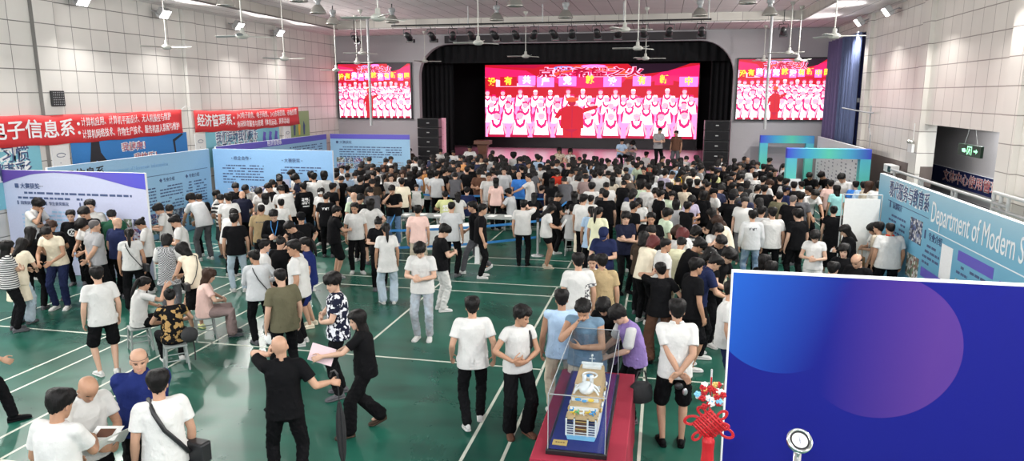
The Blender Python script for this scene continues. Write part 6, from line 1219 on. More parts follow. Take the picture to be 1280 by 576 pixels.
1.71 20.96 0 325 1.64 tee:k trousers:k long stand1 1 0 s=skin1 |long-haired person in black just right of the man in black cap and white shirt
5.54 21.88 0 356 1.67 tee:blue trousers:k short stand1 0 0 s=skin3 |person in bright blue behind the white roll-up screen
2.03 21.27 0 294 1.62 tee:k trousers:k long stand2 1 0 s=skin1 |long-haired person in black in the crowd below the right loudspeaker stack, fourth from left
4.84 21.81 0 353 1.69 tee:pink trousers:k short stand1 0 1 s=skin1 |person in pink shirt seen from behind inside the entrance arch
-1.46 20.38 0 24 1.67 tee:w trousers:k short bow2 0 0 s=skin2 |short-haired person in white just in front of the woman in beige top
5.36 22.32 0 137 1.93 tee:w trousers:k short bow1 0 1 s=skin1 |man in white bowing at the right end of arch panel
3.05 21.69 0 292 1.69 tee:w trousers:k fringe phone1 0 1 hc=hb s=skin3 |young man in white looking right, beside the crossbody strap woman
-11.03 18.45 0 31 1.74 tee:w trousers:k short bow1 0 0 s=skin2 |man in white bent toward the white picture sheets on blue board
-10.45 19.03 0 139 1.86 tee:dnavy trousers:k fringe read1 0 0 w=0.95 s=skin1 |man in navy and white jacket reading at the board end
1.06 21.32 0 357 1.68 tee:k trousers:k short stand1 0 1 w=1.4 s=skin1 |broad man in black T-shirt and black hair seen from behind, right crowd
4.10 22.04 0 20 1.62 tee:w trousers:k bun stand1 1 0 s=skin1 |hair-bun person in white just behind the man in charcoal shirt
3.62 22.00 0 311 1.69 tee:lg trousers:k short stand1 0 0 s=skin1 |short-haired person in pale grey just behind the man in olive shirt
2.00 21.78 0 205 1.73 tee:k trousers:k short stand1 0 0 s=skin2 |short-haired person in black in the crowd below the right loudspeaker stack, third from left
0.02 21.27 0 10 1.61 tee:k trousers:k mid stand1 1 0 s=skin1 |shoulder-haired person in black just left of the man in floral shirt
-7.52 19.67 0 21 1.69 tee:cream trousers:k short stand1 0 1 s=skin2 |man in cream T-shirt seen from behind at the blue belt
-6.24 19.90 0 27 1.70 tee:yg trousers:w short sit1 0 1 p=backbig s=skin2 stool |person in yellow-green printed top sitting at the tables, seen from behind
-11.20 19.17 0 205 1.74 tee:k trousers:k short phone1 0 0 s=skin3 |man in black reading under the white picture sheets, facing us
-3.68 20.54 0 10 1.62 tee:k trousers:k long sit1 1 0 s=skin1 stool |long-haired person in black sitting right of bright blue T-shirt
-8.35 19.51 0 33 1.70 tee:dbrown trousers:k short bow1 0 0 s=skin2 |person in dark brown jacket bending in the crowd left of blue belt
-10.18 19.34 0 23 1.82 tee:w trousers:k short stand1 0 0 s=skin1 |man in white T-shirt behind the black hoodie-print T-shirt, seen from back
-8.85 19.67 0 349 1.73 tee:k trousers:k fringe stand1 0 0 s=skin3 |thick-fringed person in black just behind the bald elderly man in pale green shirt
-5.95 20.23 0 26 1.62 tee:w trousers:w long sit1 1 1 s=skin2 stool |person in white sitting between yellow-green and navy tops
0.87 21.77 0 18 1.64 tee:k trousers:k bob stand1 1 0 s=skin2 |bob-haired person in black just behind the woman in beige-green blouse with hair up
3.54 22.44 0 1 1.73 tee:k trousers:k short stand1 0 0 s=skin3 |short-haired person in black just behind the man in olive shirt
-4.89 20.71 0 13 1.65 tee:pink trousers:k long stand1 1 0 s=skin2 |long-haired person in pink behind the blue belt barrier
3.03 22.42 0 312 1.69 tee:k trousers:k short stand0 0 0 s=skin3 |short-haired person in black left of the green-blue entrance arch, second from left
-4.45 20.86 0 72 1.72 tee:lg trousers:k short sit1 0 1 s=skin2 stool |grey-shirted person sitting behind the belt barrier
-10.94 19.68 0 130 1.90 tee:w trousers:k short phone1 0 0 s=skin3 |man in white by the dark photo on blue board, facing left
-3.25 21.18 0 359 1.63 tee:k trousers:k long stand1 1 0 s=skin3 |long-haired person in black just in front of the woman in bright red blouse
-1.12 21.44 0 353 1.61 tee:k trousers:k bun bow1 1 0 cap=k s=skin1 |person in black with a wide black cap, right of beige top
-10.06 19.76 0 17 1.84 tee:w trousers:k bob stand1 1 0 s=skin3 |bob-haired person in white just left of the broad person in white
-10.49 19.76 0 48 1.82 tee:k trousers:k short stand2 0 0 s=skin1 |man in black close to the right edge of blue board
-8.83 20.11 0 4 1.73 tee:k trousers:k fringe stand2 0 0 s=skin1 |thick-fringed person in black between the rear blue board and the dense crowd
-11.62 19.74 0 240 1.75 tee:k trousers:k short read1 0 0 s=skin1 |man in black right of the white picture sheets, head bowed
-5.83 20.78 0 16 1.73 tee:navy trousers:k short sit1 0 1 s=skin3 stool |person in navy sitting at the tables, seen from behind
0.48 22.00 0 349 1.68 tee:k trousers:k short bow1 0 0 s=skin3 |short-haired person in black just left of the woman in beige-green blouse with hair up
2.36 22.69 0 314 1.71 tee:k trousers:k short stand1 0 0 w=1.2 s=skin1 |short-haired person in black left of the green-blue entrance arch, leftmost
-2.85 21.38 0 18 1.69 tee:dg trousers:k short bow1 0 0 s=skin1 |short-haired person in charcoal just in front of the woman in bright red blouse
-1.47 22.00 0 354 1.64 tee:beige trousers:k long stand1 1 0 s=skin3 |woman in beige top beside the very broad white T-shirt man
-7.49 20.87 0 195 1.36 long:w trousers:k short stand1 0 0 um=cloth s=skin3 sleeves=green |child in white and green jacket at the blue belt
-8.65 20.51 0 8 1.63 tee:k trousers:k long stand1 1 0 s=skin2 |long-haired person in black just left of the ponytailed woman in white blouse and jeans
-10.12 20.23 0 32 1.73 tee:w trousers:k short stand1 0 0 w=1.3 s=skin2 |broad person in white seen from behind near the corner of blue board
-3.99 21.61 0 71 1.71 tee:w trousers:k short out1 0 1 s=skin1 |man in white T-shirt stretching his arm toward the bright blue T-shirt
-5.30 21.43 0 204 1.72 tee:w trousers:w short stand1 0 1 s=skin1 |man in long white T-shirt standing alone behind the belt barrier
-8.31 20.83 0 202 1.68 tee:w trousers:k short stand1 0 1 s=skin3 |man in white T-shirt and glasses facing us behind the blue belt
1.64 22.93 0 326 1.66 tee:k trousers:k bob stand1 1 0 s=skin2 |bob-haired person in black just behind the man in black cap and white shirt
-2.28 21.86 0 6 1.73 tee:mauve trousers:k short bow1 0 0 s=skin1 |person in grey-brown top right of the phone-reading white top woman
2.19 23.16 0 244 1.73 tee:k trousers:k short stand1 0 0 s=skin1 |short-haired person in black in the crowd below the right loudspeaker stack, fifth from left
-1.87 22.28 0 15 1.80 tee:w trousers:k short stand1 0 0 w=1.45 s=skin1 |very broad man in white T-shirt seen from behind
4.07 23.54 0 350 1.73 tee:w trousers:k short stand1 0 0 s=skin1 |man in white directly below the white notice of the entrance arch
-0.27 22.72 0 1 1.63 tee:lg trousers:k long stand1 1 0 s=skin1 |long-haired person in pale grey just left of the man in floral shirt
-3.73 21.94 0 339 1.68 tee:navy trousers:k short sit1 0 0 s=skin3 stool |short-haired person in navy just right of the long-haired person in black
2.94 23.52 0 333 1.70 tee:w trousers:k short stand1 0 0 w=1.1 p=backline pd s=skin1 |man in white T-shirt with dark lettering on back, right crowd
-8.66 21.06 0 12 1.63 blouse:w trousers:jeans pony stand1 1 1 s=skin1 |ponytailed woman in white blouse and jeans behind the blue belt
-1.68 22.86 0 194 1.73 tee:k trousers:k short phone1 0 0 s=skin3 |short-haired person in black just behind the woman in beige top
-10.01 20.69 0 6 1.62 tee:k trousers:k short bow1 0 0 s=skin1 |short-haired person in black just right of the man with full face in black T-shirt
2.05 23.55 0 315 1.63 tee:k trousers:k long stand1 1 0 s=skin1 |long-haired person in black in the crowd below the right loudspeaker stack, second from left
4.82 24.39 0 149 1.72 tee:k trousers:k short bow1 0 1 s=skin2 |man in black bowing over the counter inside the entrance arch
-2.10 22.72 0 345 1.67 tee:k trousers:k short stand0 0 0 s=skin1 |short-haired person in black just left of the very broad man in white T-shirt
-4.48 22.23 0 21 1.69 tee:blue trousers:navy bald stand1 0 1 s=skin1 |bald man in bright blue T-shirt behind the belt barrier
-9.08 21.34 0 93 1.69 tee:dg trousers:k short stand1 0 0 s=skin3 |short-haired person in charcoal just behind the person in dark brown jacket
-10.34 21.13 0 346 1.64 tee:cream trousers:k short stand1 0 0 s=skin1 |short-haired person in cream just right of the broad person in white
-2.71 22.57 0 337 1.64 tee:w trousers:k bob bow1 1 0 s=skin1 |bob-haired person in white just left of the person in grey-brown top
-5.83 22.33 0 185 1.72 tee:brown trousers:k short phone1 0 0 s=skin2 |person in brown shirt facing us in the crowd behind tables
-7.15 21.85 0 358 1.70 tee:lg trousers:k short stand1 0 0 s=skin1 |short-haired person in pale grey just right of the woman in long white top
3.94 24.21 0 331 1.64 tee:dg trousers:k bob stand1 1 0 s=skin2 |bob-haired person in charcoal just behind the man in olive shirt
1.04 23.62 0 347 1.67 tee:w trousers:k short stand1 0 0 w=1.15 s=skin3 |short-haired person in white just right of the woman in bright yellow top
0.11 23.46 0 320 1.71 tee:lav trousers:k short stand1 0 0 s=skin1 |short-haired person in lavender just left of the man in floral shirt
5.36 24.68 0 108 1.71 tee:k trousers:k fringe bow1 0 1 s=skin2 |young man with thick black hair in dark shirt at the arch panel
3.49 24.22 0 342 1.64 tee:k trousers:k mid stand1 1 0 s=skin1 |shoulder-haired person in black left of the green-blue entrance arch, fifth from left
-8.05 21.80 0 15 1.66 tee:k trousers:k long stand1 1 0 s=skin1 |long-haired person in black just right of the man in cream T-shirt
-10.15 21.56 0 215 1.60 polo:lb trousers:jeans short phone1 0 1 s=skin1 |man in light blue shirt looking down, left of the dense crowd
-6.53 21.90 0 17 1.68 vest:dg trousers:k short bow1 0 0 um=cloth s=skin1 |person in dark grey vest bending between white-sleeved arms
0.28 23.89 0 249 1.67 tee:cream trousers:k crop phone1 0 0 um=floral s=skin1 |man in floral shirt looking down beside the yellow top
3.68 24.66 0 201 1.71 tee:k trousers:k short stand1 0 0 s=skin1 |short-haired person in black left of the green-blue entrance arch, seventh from left
-7.50 22.24 0 24 1.68 tunic:w trousers:k mid back1 1 0 s=skin2 |woman in long white top with hands behind her back
1.79 24.27 0 296 1.70 tee:yg trousers:k short stand1 0 0 s=skin1 |short-haired person in yellow-green just behind the man in black cap and white shirt
-1.34 23.52 0 13 1.69 tee:w trousers:k short phone1 0 0 s=skin1 |short-haired person in white just behind the woman in beige top
-8.46 22.27 0 186 1.65 tee:w trousers:k mid stand1 1 0 hc=hb s=skin3 |shoulder-haired person in white just behind the man in cream T-shirt
-5.15 23.02 0 188 1.74 tee:lg trousers:k short stand1 0 0 s=skin3 |short-haired person in pale grey just left of the bald man in bright blue T-shirt
-7.10 22.52 0 317 1.72 tee:k trousers:k short stand1 0 0 s=skin1 |short-haired person in black just left of the person in dark grey vest
-9.89 21.90 0 55 1.63 tee:lg trousers:k short bow1 0 0 s=skin2 |short-haired person in pale grey just right of the broad person in white
-3.06 23.82 0 247 1.64 blouse:w trousers:k pony phone1 1 0 s=skin1 |woman in white top looking at a phone, right of red blouse
0.58 24.66 0 278 1.62 blouse:yellow trousers:k mid phone1 1 0 s=skin2 |woman in bright yellow top
-5.04 23.41 0 22 1.59 tee:k trousers:k long stand1 1 0 s=skin3 |long-haired person in black just left of the bald man in bright blue T-shirt
-8.09 22.79 0 319 1.52 tee:lb trousers:k short stand1 0 0 s=skin1 |short-haired person in light blue just left of the woman in long white top
-10.68 22.35 0 186 1.75 tee:lg trousers:k short stand1 0 0 s=skin3 |short-haired person in pale grey just behind the man with full face in black T-shirt
-11.14 22.16 0 32 1.69 tee:k trousers:k short stand1 0 0 s=skin2 |short-haired person in black just behind the broad person in white
-6.51 23.18 0 336 1.71 tee:k trousers:k short out1 0 0 s=skin1 |short-haired person in black just left of the person in brown shirt
-9.48 22.62 0 83 1.69 tee:w trousers:k short stand1 0 0 s=skin1 |short-haired person in white just behind the ponytailed woman in white blouse and jeans
-0.57 24.65 0 171 1.68 tee:k trousers:k short stand1 0 0 s=skin1 |short-haired person in black just left of the man in floral shirt
-3.52 24.13 0 193 1.60 blouse:red trousers:k mid phone1 1 1 s=skin3 |woman in bright red blouse in the crowd
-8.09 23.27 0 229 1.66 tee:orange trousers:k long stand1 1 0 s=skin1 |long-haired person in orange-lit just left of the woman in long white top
-0.22 24.87 0 320 1.61 tee:w trousers:k bob stand1 1 0 s=skin1 |bob-haired person in white just left of the man in floral shirt
-11.01 22.59 0 46 1.63 tee:k trousers:k mid stand1 1 0 s=skin1 |shoulder-haired person in black just right of the broad person in white
1.32 25.27 0 287 1.71 tee:g trousers:k short stand1 0 1 s=skin1 |short-haired person in grey just right of the woman in bright yellow top
-5.81 23.92 0 223 1.60 tee:pink trousers:k mid phone1 1 0 s=skin3 |shoulder-haired person in pink just right of the man in long white T-shirt
-9.22 23.19 0 187 1.70 tee:dbrown trousers:k short stand1 0 0 s=skin1 |short-haired person in dark brown just behind the ponytailed woman in white blouse and jeans
3.10 25.82 0 203 1.70 tee:w trousers:k short stand1 0 0 s=skin1 |short-haired person in white left of the green-blue entrance arch
-4.75 24.07 0 11 1.72 tee:k trousers:k short stand0 0 0 s=skin3 |short-haired person in black just behind the bald man in bright blue T-shirt
2.52 25.64 0 314 1.69 tee:k trousers:k short stand1 0 0 s=skin2 |short-haired person in black in the crowd below the right loudspeaker stack, sixth from left
1.75 25.46 0 356 1.69 tee:k trousers:k short stand0 0 0 s=skin1 |short-haired person in black just right of the woman in bright yellow top
-7.00 23.85 0 206 1.71 tee:dg trousers:k short stand1 0 0 s=skin2 |short-haired person in charcoal just behind the person in dark grey vest
-8.47 23.44 0 350 1.65 tee:k trousers:k bob stand1 1 0 s=skin1 |bob-haired person in black just left of the woman in long white top
-10.79 22.96 0 5 1.69 tee:g trousers:k short stand1 0 0 s=skin2 |short-haired person in grey just right of the broad person in white
-8.85 23.86 0 195 1.69 tee:k trousers:k short phone1 0 0 s=skin3 |short-haired person in black just behind the man in cream T-shirt
-6.57 24.21 0 35 1.70 tee:k trousers:k short stand1 0 0 s=skin3 |short-haired person in black just left of the man in long white T-shirt
-11.56 23.19 0 326 1.70 tee:w trousers:k short stand2 0 0 w=1.1 s=skin2 |short-haired person in white between the rear blue board and the dense crowd
-7.76 23.97 0 8 1.73 tee:k trousers:k short stand2 0 0 s=skin2 |short-haired person in black just right of the woman in long white top
-3.94 24.88 0 29 1.66 tee:k trousers:k long stand1 1 0 s=skin2 |long-haired person in black just left of the woman in bright red blouse
3.57 26.51 0 312 1.69 tee:k trousers:k short stand0 0 0 s=skin1 |short-haired person in black left of the green-blue entrance arch, third from left
-9.78 23.82 0 197 1.64 tee:dg trousers:k mid stand1 1 0 hc=hb s=skin2 |shoulder-haired person in charcoal just behind the ponytailed woman in white blouse and jeans
2.22 26.41 0 165 1.68 tee:k trousers:k short stand1 0 0 s=skin3 |short-haired person in black in the crowd below the right loudspeaker stack, leftmost
0.46 25.97 0 299 1.71 tee:lb trousers:k short stand1 0 0 s=skin1 |person in light blue in the crowd under the standing stage pair
-4.31 25.26 0 190 1.68 tee:w trousers:k short phone1 0 0 s=skin1 |man in white T-shirt facing us, upper left of the red blouse
-0.77 26.48 0 152 1.73 tee:lgreen trousers:k fringe bow1 0 1 s=skin1 |man in pale green shirt bowing left under the stage's right part
-3.37 25.58 0 347 1.71 tee:k trousers:k short bow1 0 0 cap=k s=skin3 |person in black wearing a black cap, before the orange-lit face
-2.01 27.37 0 214 1.67 tee:w trousers:k short stand1 0 1 s=skin1 |man in white shirt and glasses below the stage, taller than neighbours
3.34 29.28 0 183 1.71 tee:k trousers:k bald stand1 0 0 s=skin1 |bald man in black near the left foot of the rear arch
-4.85 27.99 0 340 1.73 tee:lb trousers:k short stand1 0 0 s=skin1 |person in light blue shirt under the stage front, among black tops
0.59 30.75 1 159 1.64 tee:brown shorts:dg short stand1 0 0 s=skin2 |person in dark red top and shorts standing on the stage
-0.16 30.84 1 210 1.79 tee:g trousers:k crop phone1 0 0 s=skin3 |man in grey shirt and black trousers standing on the stage
-3.84 30.09 0.55 197 1.74 blouse:w trousers:k bob sit1 1 0 um=floral edge s=skin3 |person in printed white blouse sitting on stage edge, right of pair
-4.29 30.09 0.55 183 1.80 blouse:beige trousers:k long sit1 1 0 um=floral edge s=skin1 |woman in patterned blouse sitting on stage edge, left of pair
-6.26 29.84 0 12 1.66 tee:w trousers:k afro stand1 1 0 s=skin3 |woman with big round black hair before the stage's left front
-0.68 31.47 0 321 1.68 tee:w trousers:k short stand1 0 0 s=skin1 |man in white high against the pink stage front, right of seated pair
-8.27 30.10 0.55 190 1.83 tee:w trousers:k short sit1 0 0 edge s=skin2 |man in white sitting on stage edge in front of lectern
-1.77 31.51 1 213 1.60 polo:lb trousers:k short sit1 0 0 stage_stool s=skin3 |man in light blue shirt sitting on a stool on stage
-9.01 30.08 0.5 187 1.60 tee:w trousers:k short sit1 0 0 edge s=skin2 |person in white T-shirt sitting right of the left loudspeaker stack
-9.64 30.07 0.55 208 1.60 tee:w trousers:k fringe sit1 0 0 edge s=skin3 |person in white sitting below the left loudspeaker stack
-11.09 30.06 0.55 220 1.61 tee:dbrown trousers:k short sit1 0 0 edge s=skin3 |person in dark patterned shirt high up beside the rear blue board
-1.58 32.52 1 222 1.74 tee:lg trousers:g mid sitbow1 1 0 stage_stool s=skin3 |person in pale top bending forward on a stool on stage
"""
CROWD = """
2.79 26.80 164 1.71 k short
-10.38 23.99 353 1.70 k short
-8.65 24.48 339 1.69 k short
-4.81 25.54 201 1.73 w short
-2.78 25.77 336 1.63 w bob
-6.44 25.09 334 1.62 k mid
-11.02 24.39 234 1.69 k short
4.41 27.55 281 1.65 lg pony
3.51 27.41 158 1.68 lg short
-8.24 24.91 28 1.66 w long
-9.71 24.80 21 1.64 k long
-7.60 25.30 27 1.73 k short
-9.38 25.33 210 1.72 w short
-3.92 26.53 218 1.73 lg short
-11.07 24.98 34 1.69 k short
-8.22 25.68 318 1.73 k fringe
2.10 28.05 206 1.72 w short
-12.58 24.87 7 1.69 w short
1.04 27.83 298 1.68 w short
-5.94 26.86 182 1.69 k short
-10.60 25.86 332 1.70 k short
-4.51 27.23 309 1.68 k short
2.79 28.76 354 1.68 k short
-11.20 25.80 13 1.74 k short
-3.45 27.72 207 1.73 pink short
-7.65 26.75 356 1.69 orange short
-0.37 28.36 351 1.61 red bob
4.18 29.49 292 1.68 k short
-9.49 26.46 40 1.72 w short
-1.27 28.44 163 1.67 w short
-10.57 26.52 192 1.72 w short
0.26 28.74 359 1.60 k bob
-2.34 28.32 335 1.65 k long
-3.01 28.51 176 1.65 w bob
-7.16 27.71 190 1.69 cream short
-5.67 28.02 221 1.63 lb mid
1.35 29.43 317 1.73 w short
0.02 29.38 210 1.68 beige short
0.92 29.69 338 1.71 w short
3.27 30.40 194 1.70 dg short
-7.67 28.07 15 1.68 k short
-2.63 29.66 25 1.60 k long
-5.66 29.14 331 1.63 k bob
-3.17 29.65 356 1.68 k short
-7.36 29.32 304 1.69 k short
4.26 32.30 202 1.67 k short
-7.20 29.98 24 1.74 k short
3.87 32.78 293 1.72 k short
-1.06 27.67 2 1.61 lb short
-2.17 28.97 4 1.62 w short
2.27 29.37 296 1.74 w short
-6.55 25.76 354 1.58 lb long
-0.01 27.67 340 1.58 lg fringe
-4.08 27.64 38 1.56 navy bob
-1.46 24.49 3 1.65 k long
-2.64 27.29 346 1.65 lb short
1.45 28.81 357 1.60 dg short
-5.02 28.64 10 1.73 k short
-2.62 26.48 216 1.62 lb mid
-7.17 24.42 16 1.70 k long
-6.97 28.68 14 1.66 w mid
-6.36 26.47 314 1.61 k short
-2.39 24.73 306 1.56 dg short
-6.70 27.16 164 1.72 lg short
-7.15 26.04 165 1.58 k long
-5.36 24.34 72 1.64 lg long
-4.21 23.12 350 1.73 dg long
1.38 26.81 167 1.66 dg short
-4.95 26.14 311 1.60 k bob
-2.33 23.76 66 1.71 navy short
-8.92 25.72 169 1.63 k short
-1.47 26.15 173 1.63 cream bob
2.68 27.58 294 1.61 lg long
-8.77 26.52 78 1.67 k short
-8.11 28.40 166 1.64 k mid
-6.34 27.83 353 1.68 k long
-5.38 25.21 222 1.64 k short
-1.43 26.71 33 1.61 w short
-0.39 25.59 151 1.69 k short
-2.27 25.41 5 1.57 cream long
-3.31 27.06 17 1.70 k short
-7.19 23.12 317 1.67 k fringe
-7.55 27.32 25 1.73 navy long
-6.32 28.39 73 1.67 k long
-1.99 24.24 5 1.72 k short
-5.88 23.31 74 1.73 w mid
0.76 27.27 28 1.71 lb mid
-5.80 25.92 333 1.67 dg mid
2.20 28.67 356 1.67 k bob
0.15 25.47 360 1.59 w short
-0.08 26.80 0 1.65 k mid
-3.30 29.01 6 1.61 k short
-0.77 18.94 342 1.69 navy mid
-5.02 26.88 71 1.69 k fringe
-6.13 24.64 44 1.59 k short
2.06 27.40 356 1.72 navy bob
-5.44 27.29 11 1.74 navy fringe
0.75 28.46 358 1.71 pink mid
-3.19 26.28 7 1.74 k mid
-2.93 24.87 157 1.57 lg short
-7.00 25.19 226 1.64 pink bob
-7.73 24.59 47 1.64 k mid
1.08 26.28 58 1.65 k bob
-0.90 29.04 12 1.66 navy short
3.54 28.23 23 1.72 navy bob
-4.34 28.56 19 1.70 k bob
-1.70 27.83 63 1.61 k long
-9.61 28.84 168 1.61 navy long
-1.60 25.57 4 1.64 k short
-9.34 28.18 318 1.67 k short
-1.40 29.22 303 1.74 w mid
-7.53 28.78 315 1.67 dg bob
-4.98 29.35 350 1.58 navy short
-8.56 27.59 77 1.58 pink fringe
2.18 18.82 143 1.67 navy short
-8.95 28.88 47 1.70 lb long
1.80 26.00 26 1.60 navy short
2.95 28.07 204 1.62 k short
-3.86 27.10 218 1.59 navy short
-6.63 29.39 73 1.62 w fringe
-2.62 23.17 6 1.68 w long
-9.01 27.08 228 1.58 k bob
-4.80 24.99 11 1.57 k long
-8.84 25.09 359 1.73 lg bob
2.62 24.06 354 1.58 cream short
0.50 27.91 59 1.71 k mid
-8.71 22.86 231 1.72 dbrown mid
-8.39 27.06 17 1.63 dg short
-3.93 25.74 19 1.72 k fringe
-0.89 22.20 62 1.69 dbrown short
2.01 17.63 163 1.71 w short
-2.29 26.02 5 1.62 k mid
2.72 24.99 354 1.57 dg short
1.54 27.61 57 1.66 k bob
-0.47 20.81 171 1.61 dg short
-4.33 23.73 220 1.62 k short
2.19 20.38 354 1.64 lg short
-1.18 24.98 173 1.64 w short
0.56 26.61 319 1.73 dg long
1.50 28.20 57 1.73 navy short
2.53 22.03 313 1.60 k bob
2.47 18.18 22 1.61 k bob
2.14 19.78 54 1.66 k bob
-5.61 28.60 311 1.68 k bob
-1.83 28.54 344 1.62 lg long
1.39 22.22 146 1.60 k short
-0.81 27.11 322 1.68 navy short
-7.03 26.64 15 1.72 navy short
-1.62 19.18 305 1.62 k short
-2.71 24.23 216 1.66 k short
1.05 24.25 358 1.70 cream short
0.77 25.25 8 1.66 dbrown bob
-8.79 28.31 227 1.62 dbrown long
1.51 20.08 316 1.73 navy short
-0.21 26.27 60 1.59 k short
3.68 25.52 202 1.70 k short
-2.82 27.81 6 1.62 k short
-8.40 28.97 16 1.62 k short
-1.10 22.75 213 1.67 cream long
-1.94 23.34 175 1.74 w mid
-8.31 24.02 19 1.61 k short
0.75 29.06 9 1.63 w fringe
-0.33 28.93 1 1.58 lb long
-8.17 26.29 17 1.57 k bob
-2.22 26.87 325 1.57 pink bob
-5.92 25.27 13 1.64 k bob
-9.18 27.65 28 1.70 navy fringe
-2.72 29.05 325 1.66 k short
"""
# ------------------------------------------------------------------ build everybody
FIGS = {}
def re_strip(s):
    for w in (' with', ' and', ' in', ' seen', ' sitting', ' on', ' a', ' the', ' mauve', ' stool'):
        while s.endswith(w): s = s[:-len(w)]
    return s
def shirt_cut(me, F):
    """keep the garment below the shoulders: a sleeveless vest"""
    bm = bmesh.new(); bm.from_mesh(me); dele = []
    for v in bm.verts:
        q = F.Rc.T @ (np.array(v.co) - F.at(.25))
        if abs(q[0]) > .155*F.w*1.06 and v.co.z > F.P[2]+.02: dele.append(v)
        elif q[2] > .21: dele.append(v)
    bmesh.ops.delete(bm, geom=dele, context='VERTS'); out = bpy.data.meshes.new('checked_vest'); bm.to_mesh(out); bm.free(); out.materials.append(M['check']); return out
for ln in PEOPLE.strip().splitlines():
    a, lab = ln.split('|'); t = a.split(); x, y, z, yaw, h = map(float, t[:5]); up = t[5].split(':'); low = t[6].split(':'); hair = t[7]; pn, var = t[8][:-1], int(t[8][-1]); fem, near = int(t[9]), int(t[10])
    o = {}
    for q in t[11:]: k, _, v = q.partition('='); o[k] = v if v else True
    w = float(o.get('w', 1)); bl = float(o.get('belly', 0)); P = pose(pn, fem, var); P['w'] = w; P['belly'] = bl
    key = (pn, var, fem, w, bl)
    cap = (o['cap'], 0) if 'cap' in o else None
    if cap and near: hair = 'crop' if hair in ('short', 'fringe') else hair
    root, F = make_person((x, y, z), radians(yaw), h, key, P, up, low, hair, o.get('s', 'skin1'), near, lab, shoe=o.get('sh', 'w' if (int(x*100) % 3) else 'dg'), cap=cap, upmat=o.get('um', 'cloth'), lowmat=o.get('lm', 'cloth'), prt=o.get('p'), prtdark='pd' in o, haircol=o.get('hc', 'hk'), parts=near > 0 or y < 20)
    FIGS[lab] = (root, F); R = rotz(radians(yaw)); s = h/1.72
    if 'stool' in o or 'stage_stool' in o:
        short = ' '.join(lab.split()[:7]); p = R @ (F.P*A3(1, 1, 0) + A3(0, -.02, 0))*s
        stool(x+p[0], y+p[1], z, radians(yaw), 'grey plastic stool under the ' + re_strip(short), .97*s)
    if 'edge' in o: pass
    def extra(name, build, m, col=None):
        b = MB(); build(b); e = b.build(name, m, root, smooth=True)
        if col: e.color = (*COL[col], 1)
    if 'lanyard' in o:
        extra('lanyard', lambda b: (b.tube([F.at(.50, (-.07, .035, .01)), F.at(.42, (-.06, .13, 0)), F.at(.20, (-.005, .155, 0))], [.008]*3, 6), b.tube([F.at(.50, (.07, .035, .01)), F.at(.42, (.06, .13, 0)), F.at(.20, (.005, .155, 0))], [.008]*3, 6)), 'belt_blue')
        extra('badge', lambda b: b.tube([F.at(.19, (0, .16, 0)), F.at(.09, (0, .16, 0))], [.035, .035], 4, ends=False), 'white_plastic')
    if 'tie' in o: extra('necktie', lambda b: b.tube([F.at(.50, (0, .06, 0)), F.at(.42, (0, .135, 0)), F.at(.25, (0, .15, 0)), F.at(.08, (0, .15, 0))], [.018, .02, .026, .034], 6), 'black_fabric')
    if 'gilet' in o:
        me = shirt_mesh(Fig(dict(P, w=w*1.06)), 'dress', .012, 3); e = bpy.data.objects.new('checked_vest', shirt_cut(me, F)); C.objects.link(e); e.parent = root; e.color = (.45, .45, .45, 1)
    if 'collar' in o: extra('collar', lambda b: b.tube([F.at(.515, (0.066*cos(x), -.004+.06*sin(x), .016)) for x in np.linspace(-1.1, 4.25, 16)], [.013]*16, 8), 'cloth', o['collar'])
    if 'sleeves' in o:
        for a_ in F.arm:
            extra('sleeve', lambda b: b.tube([a_['S']*.98+a_['E']*.02, a_['S']*.6+a_['E']*.4, a_['S']*.25+a_['E']*.75], [.070, .071, .074], 14), 'cloth', o['sleeves'])
def at_hand(lab_start, i):
    for l, (r, F) in FIGS.items():
        if l.startswith(lab_start): return hand_world(r, F, i)
    raise KeyError(lab_start)
def bb(build, name, m, label, cat, smooth=True):
    b = MB(); build(b); return tag(b.build(name, m, smooth=smooth), label, cat)
def sheet(p, u, v, w, h, name, m, label, cat):
    u, v = nrm(u), nrm(v); n = np.cross(u, v)*.0015; q = [p-u*w/2-v*h/2, p+u*w/2-v*h/2, p+u*w/2+v*h/2, p-u*w/2+v*h/2]; b = MB(); b.rings([np.array([x-n for x in q]), np.array([x+n for x in q])]); return tag(b.build(name, m), label, cat)
# umbrella between the bald man and the woman
p, d, th, n, R = at_hand('bald man in black polo', 1); top = p + A3(0, 0, .05); tip = p + A3(.03, -.02, -.98)
u_ = empty('umbrella', tuple(tip), 'closed black umbrella held upright by the bald man', 'umbrella'); L_ = lambda q: np.asarray(q)-tip
b = MB(); ax = nrm(top-tip); R_ = []
for t, r in ((0, .006), (.04, .012), (.18, .034), (.42, .048), (.62, .040), (.74, .022), (.78, .016)): c = ax*t*.98; aa = np.arange(16)*2*pi/16; ex = nrm(np.cross(ax, A3(0, 1, 0))); ey = np.cross(ax, ex); R_.append(c + (np.cos(aa)[:, None]*ex + np.sin(aa)[:, None]*ey)*(r*(1+.22*np.cos(aa*8)))[:, None])
b.rings(R_); b.build('folded_canopy', 'bag_cloth', u_); b = MB(); b.bar(ax*.76, ax*1.0, .007); b.build('shaft', 'dark_metal', u_); b = MB(); b.tube([ax*.98, ax*1.08, ax*1.12+ex*.03, ax*1.10+ex*.07, ax*1.05+ex*.085], [.012]*5, 8); b.build('crook_handle', 'dark_metal', u_)
p, d, th, n, R = at_hand('bald man in black polo', 0); bb(lambda b: b.tube([p - n*.0 - d*.05, p + d*.09], [.03, .03], 4, ends=False), 'mobile_phone', 'black_gloss', 'dark phone at the ear of the bald man in black', 'phone')
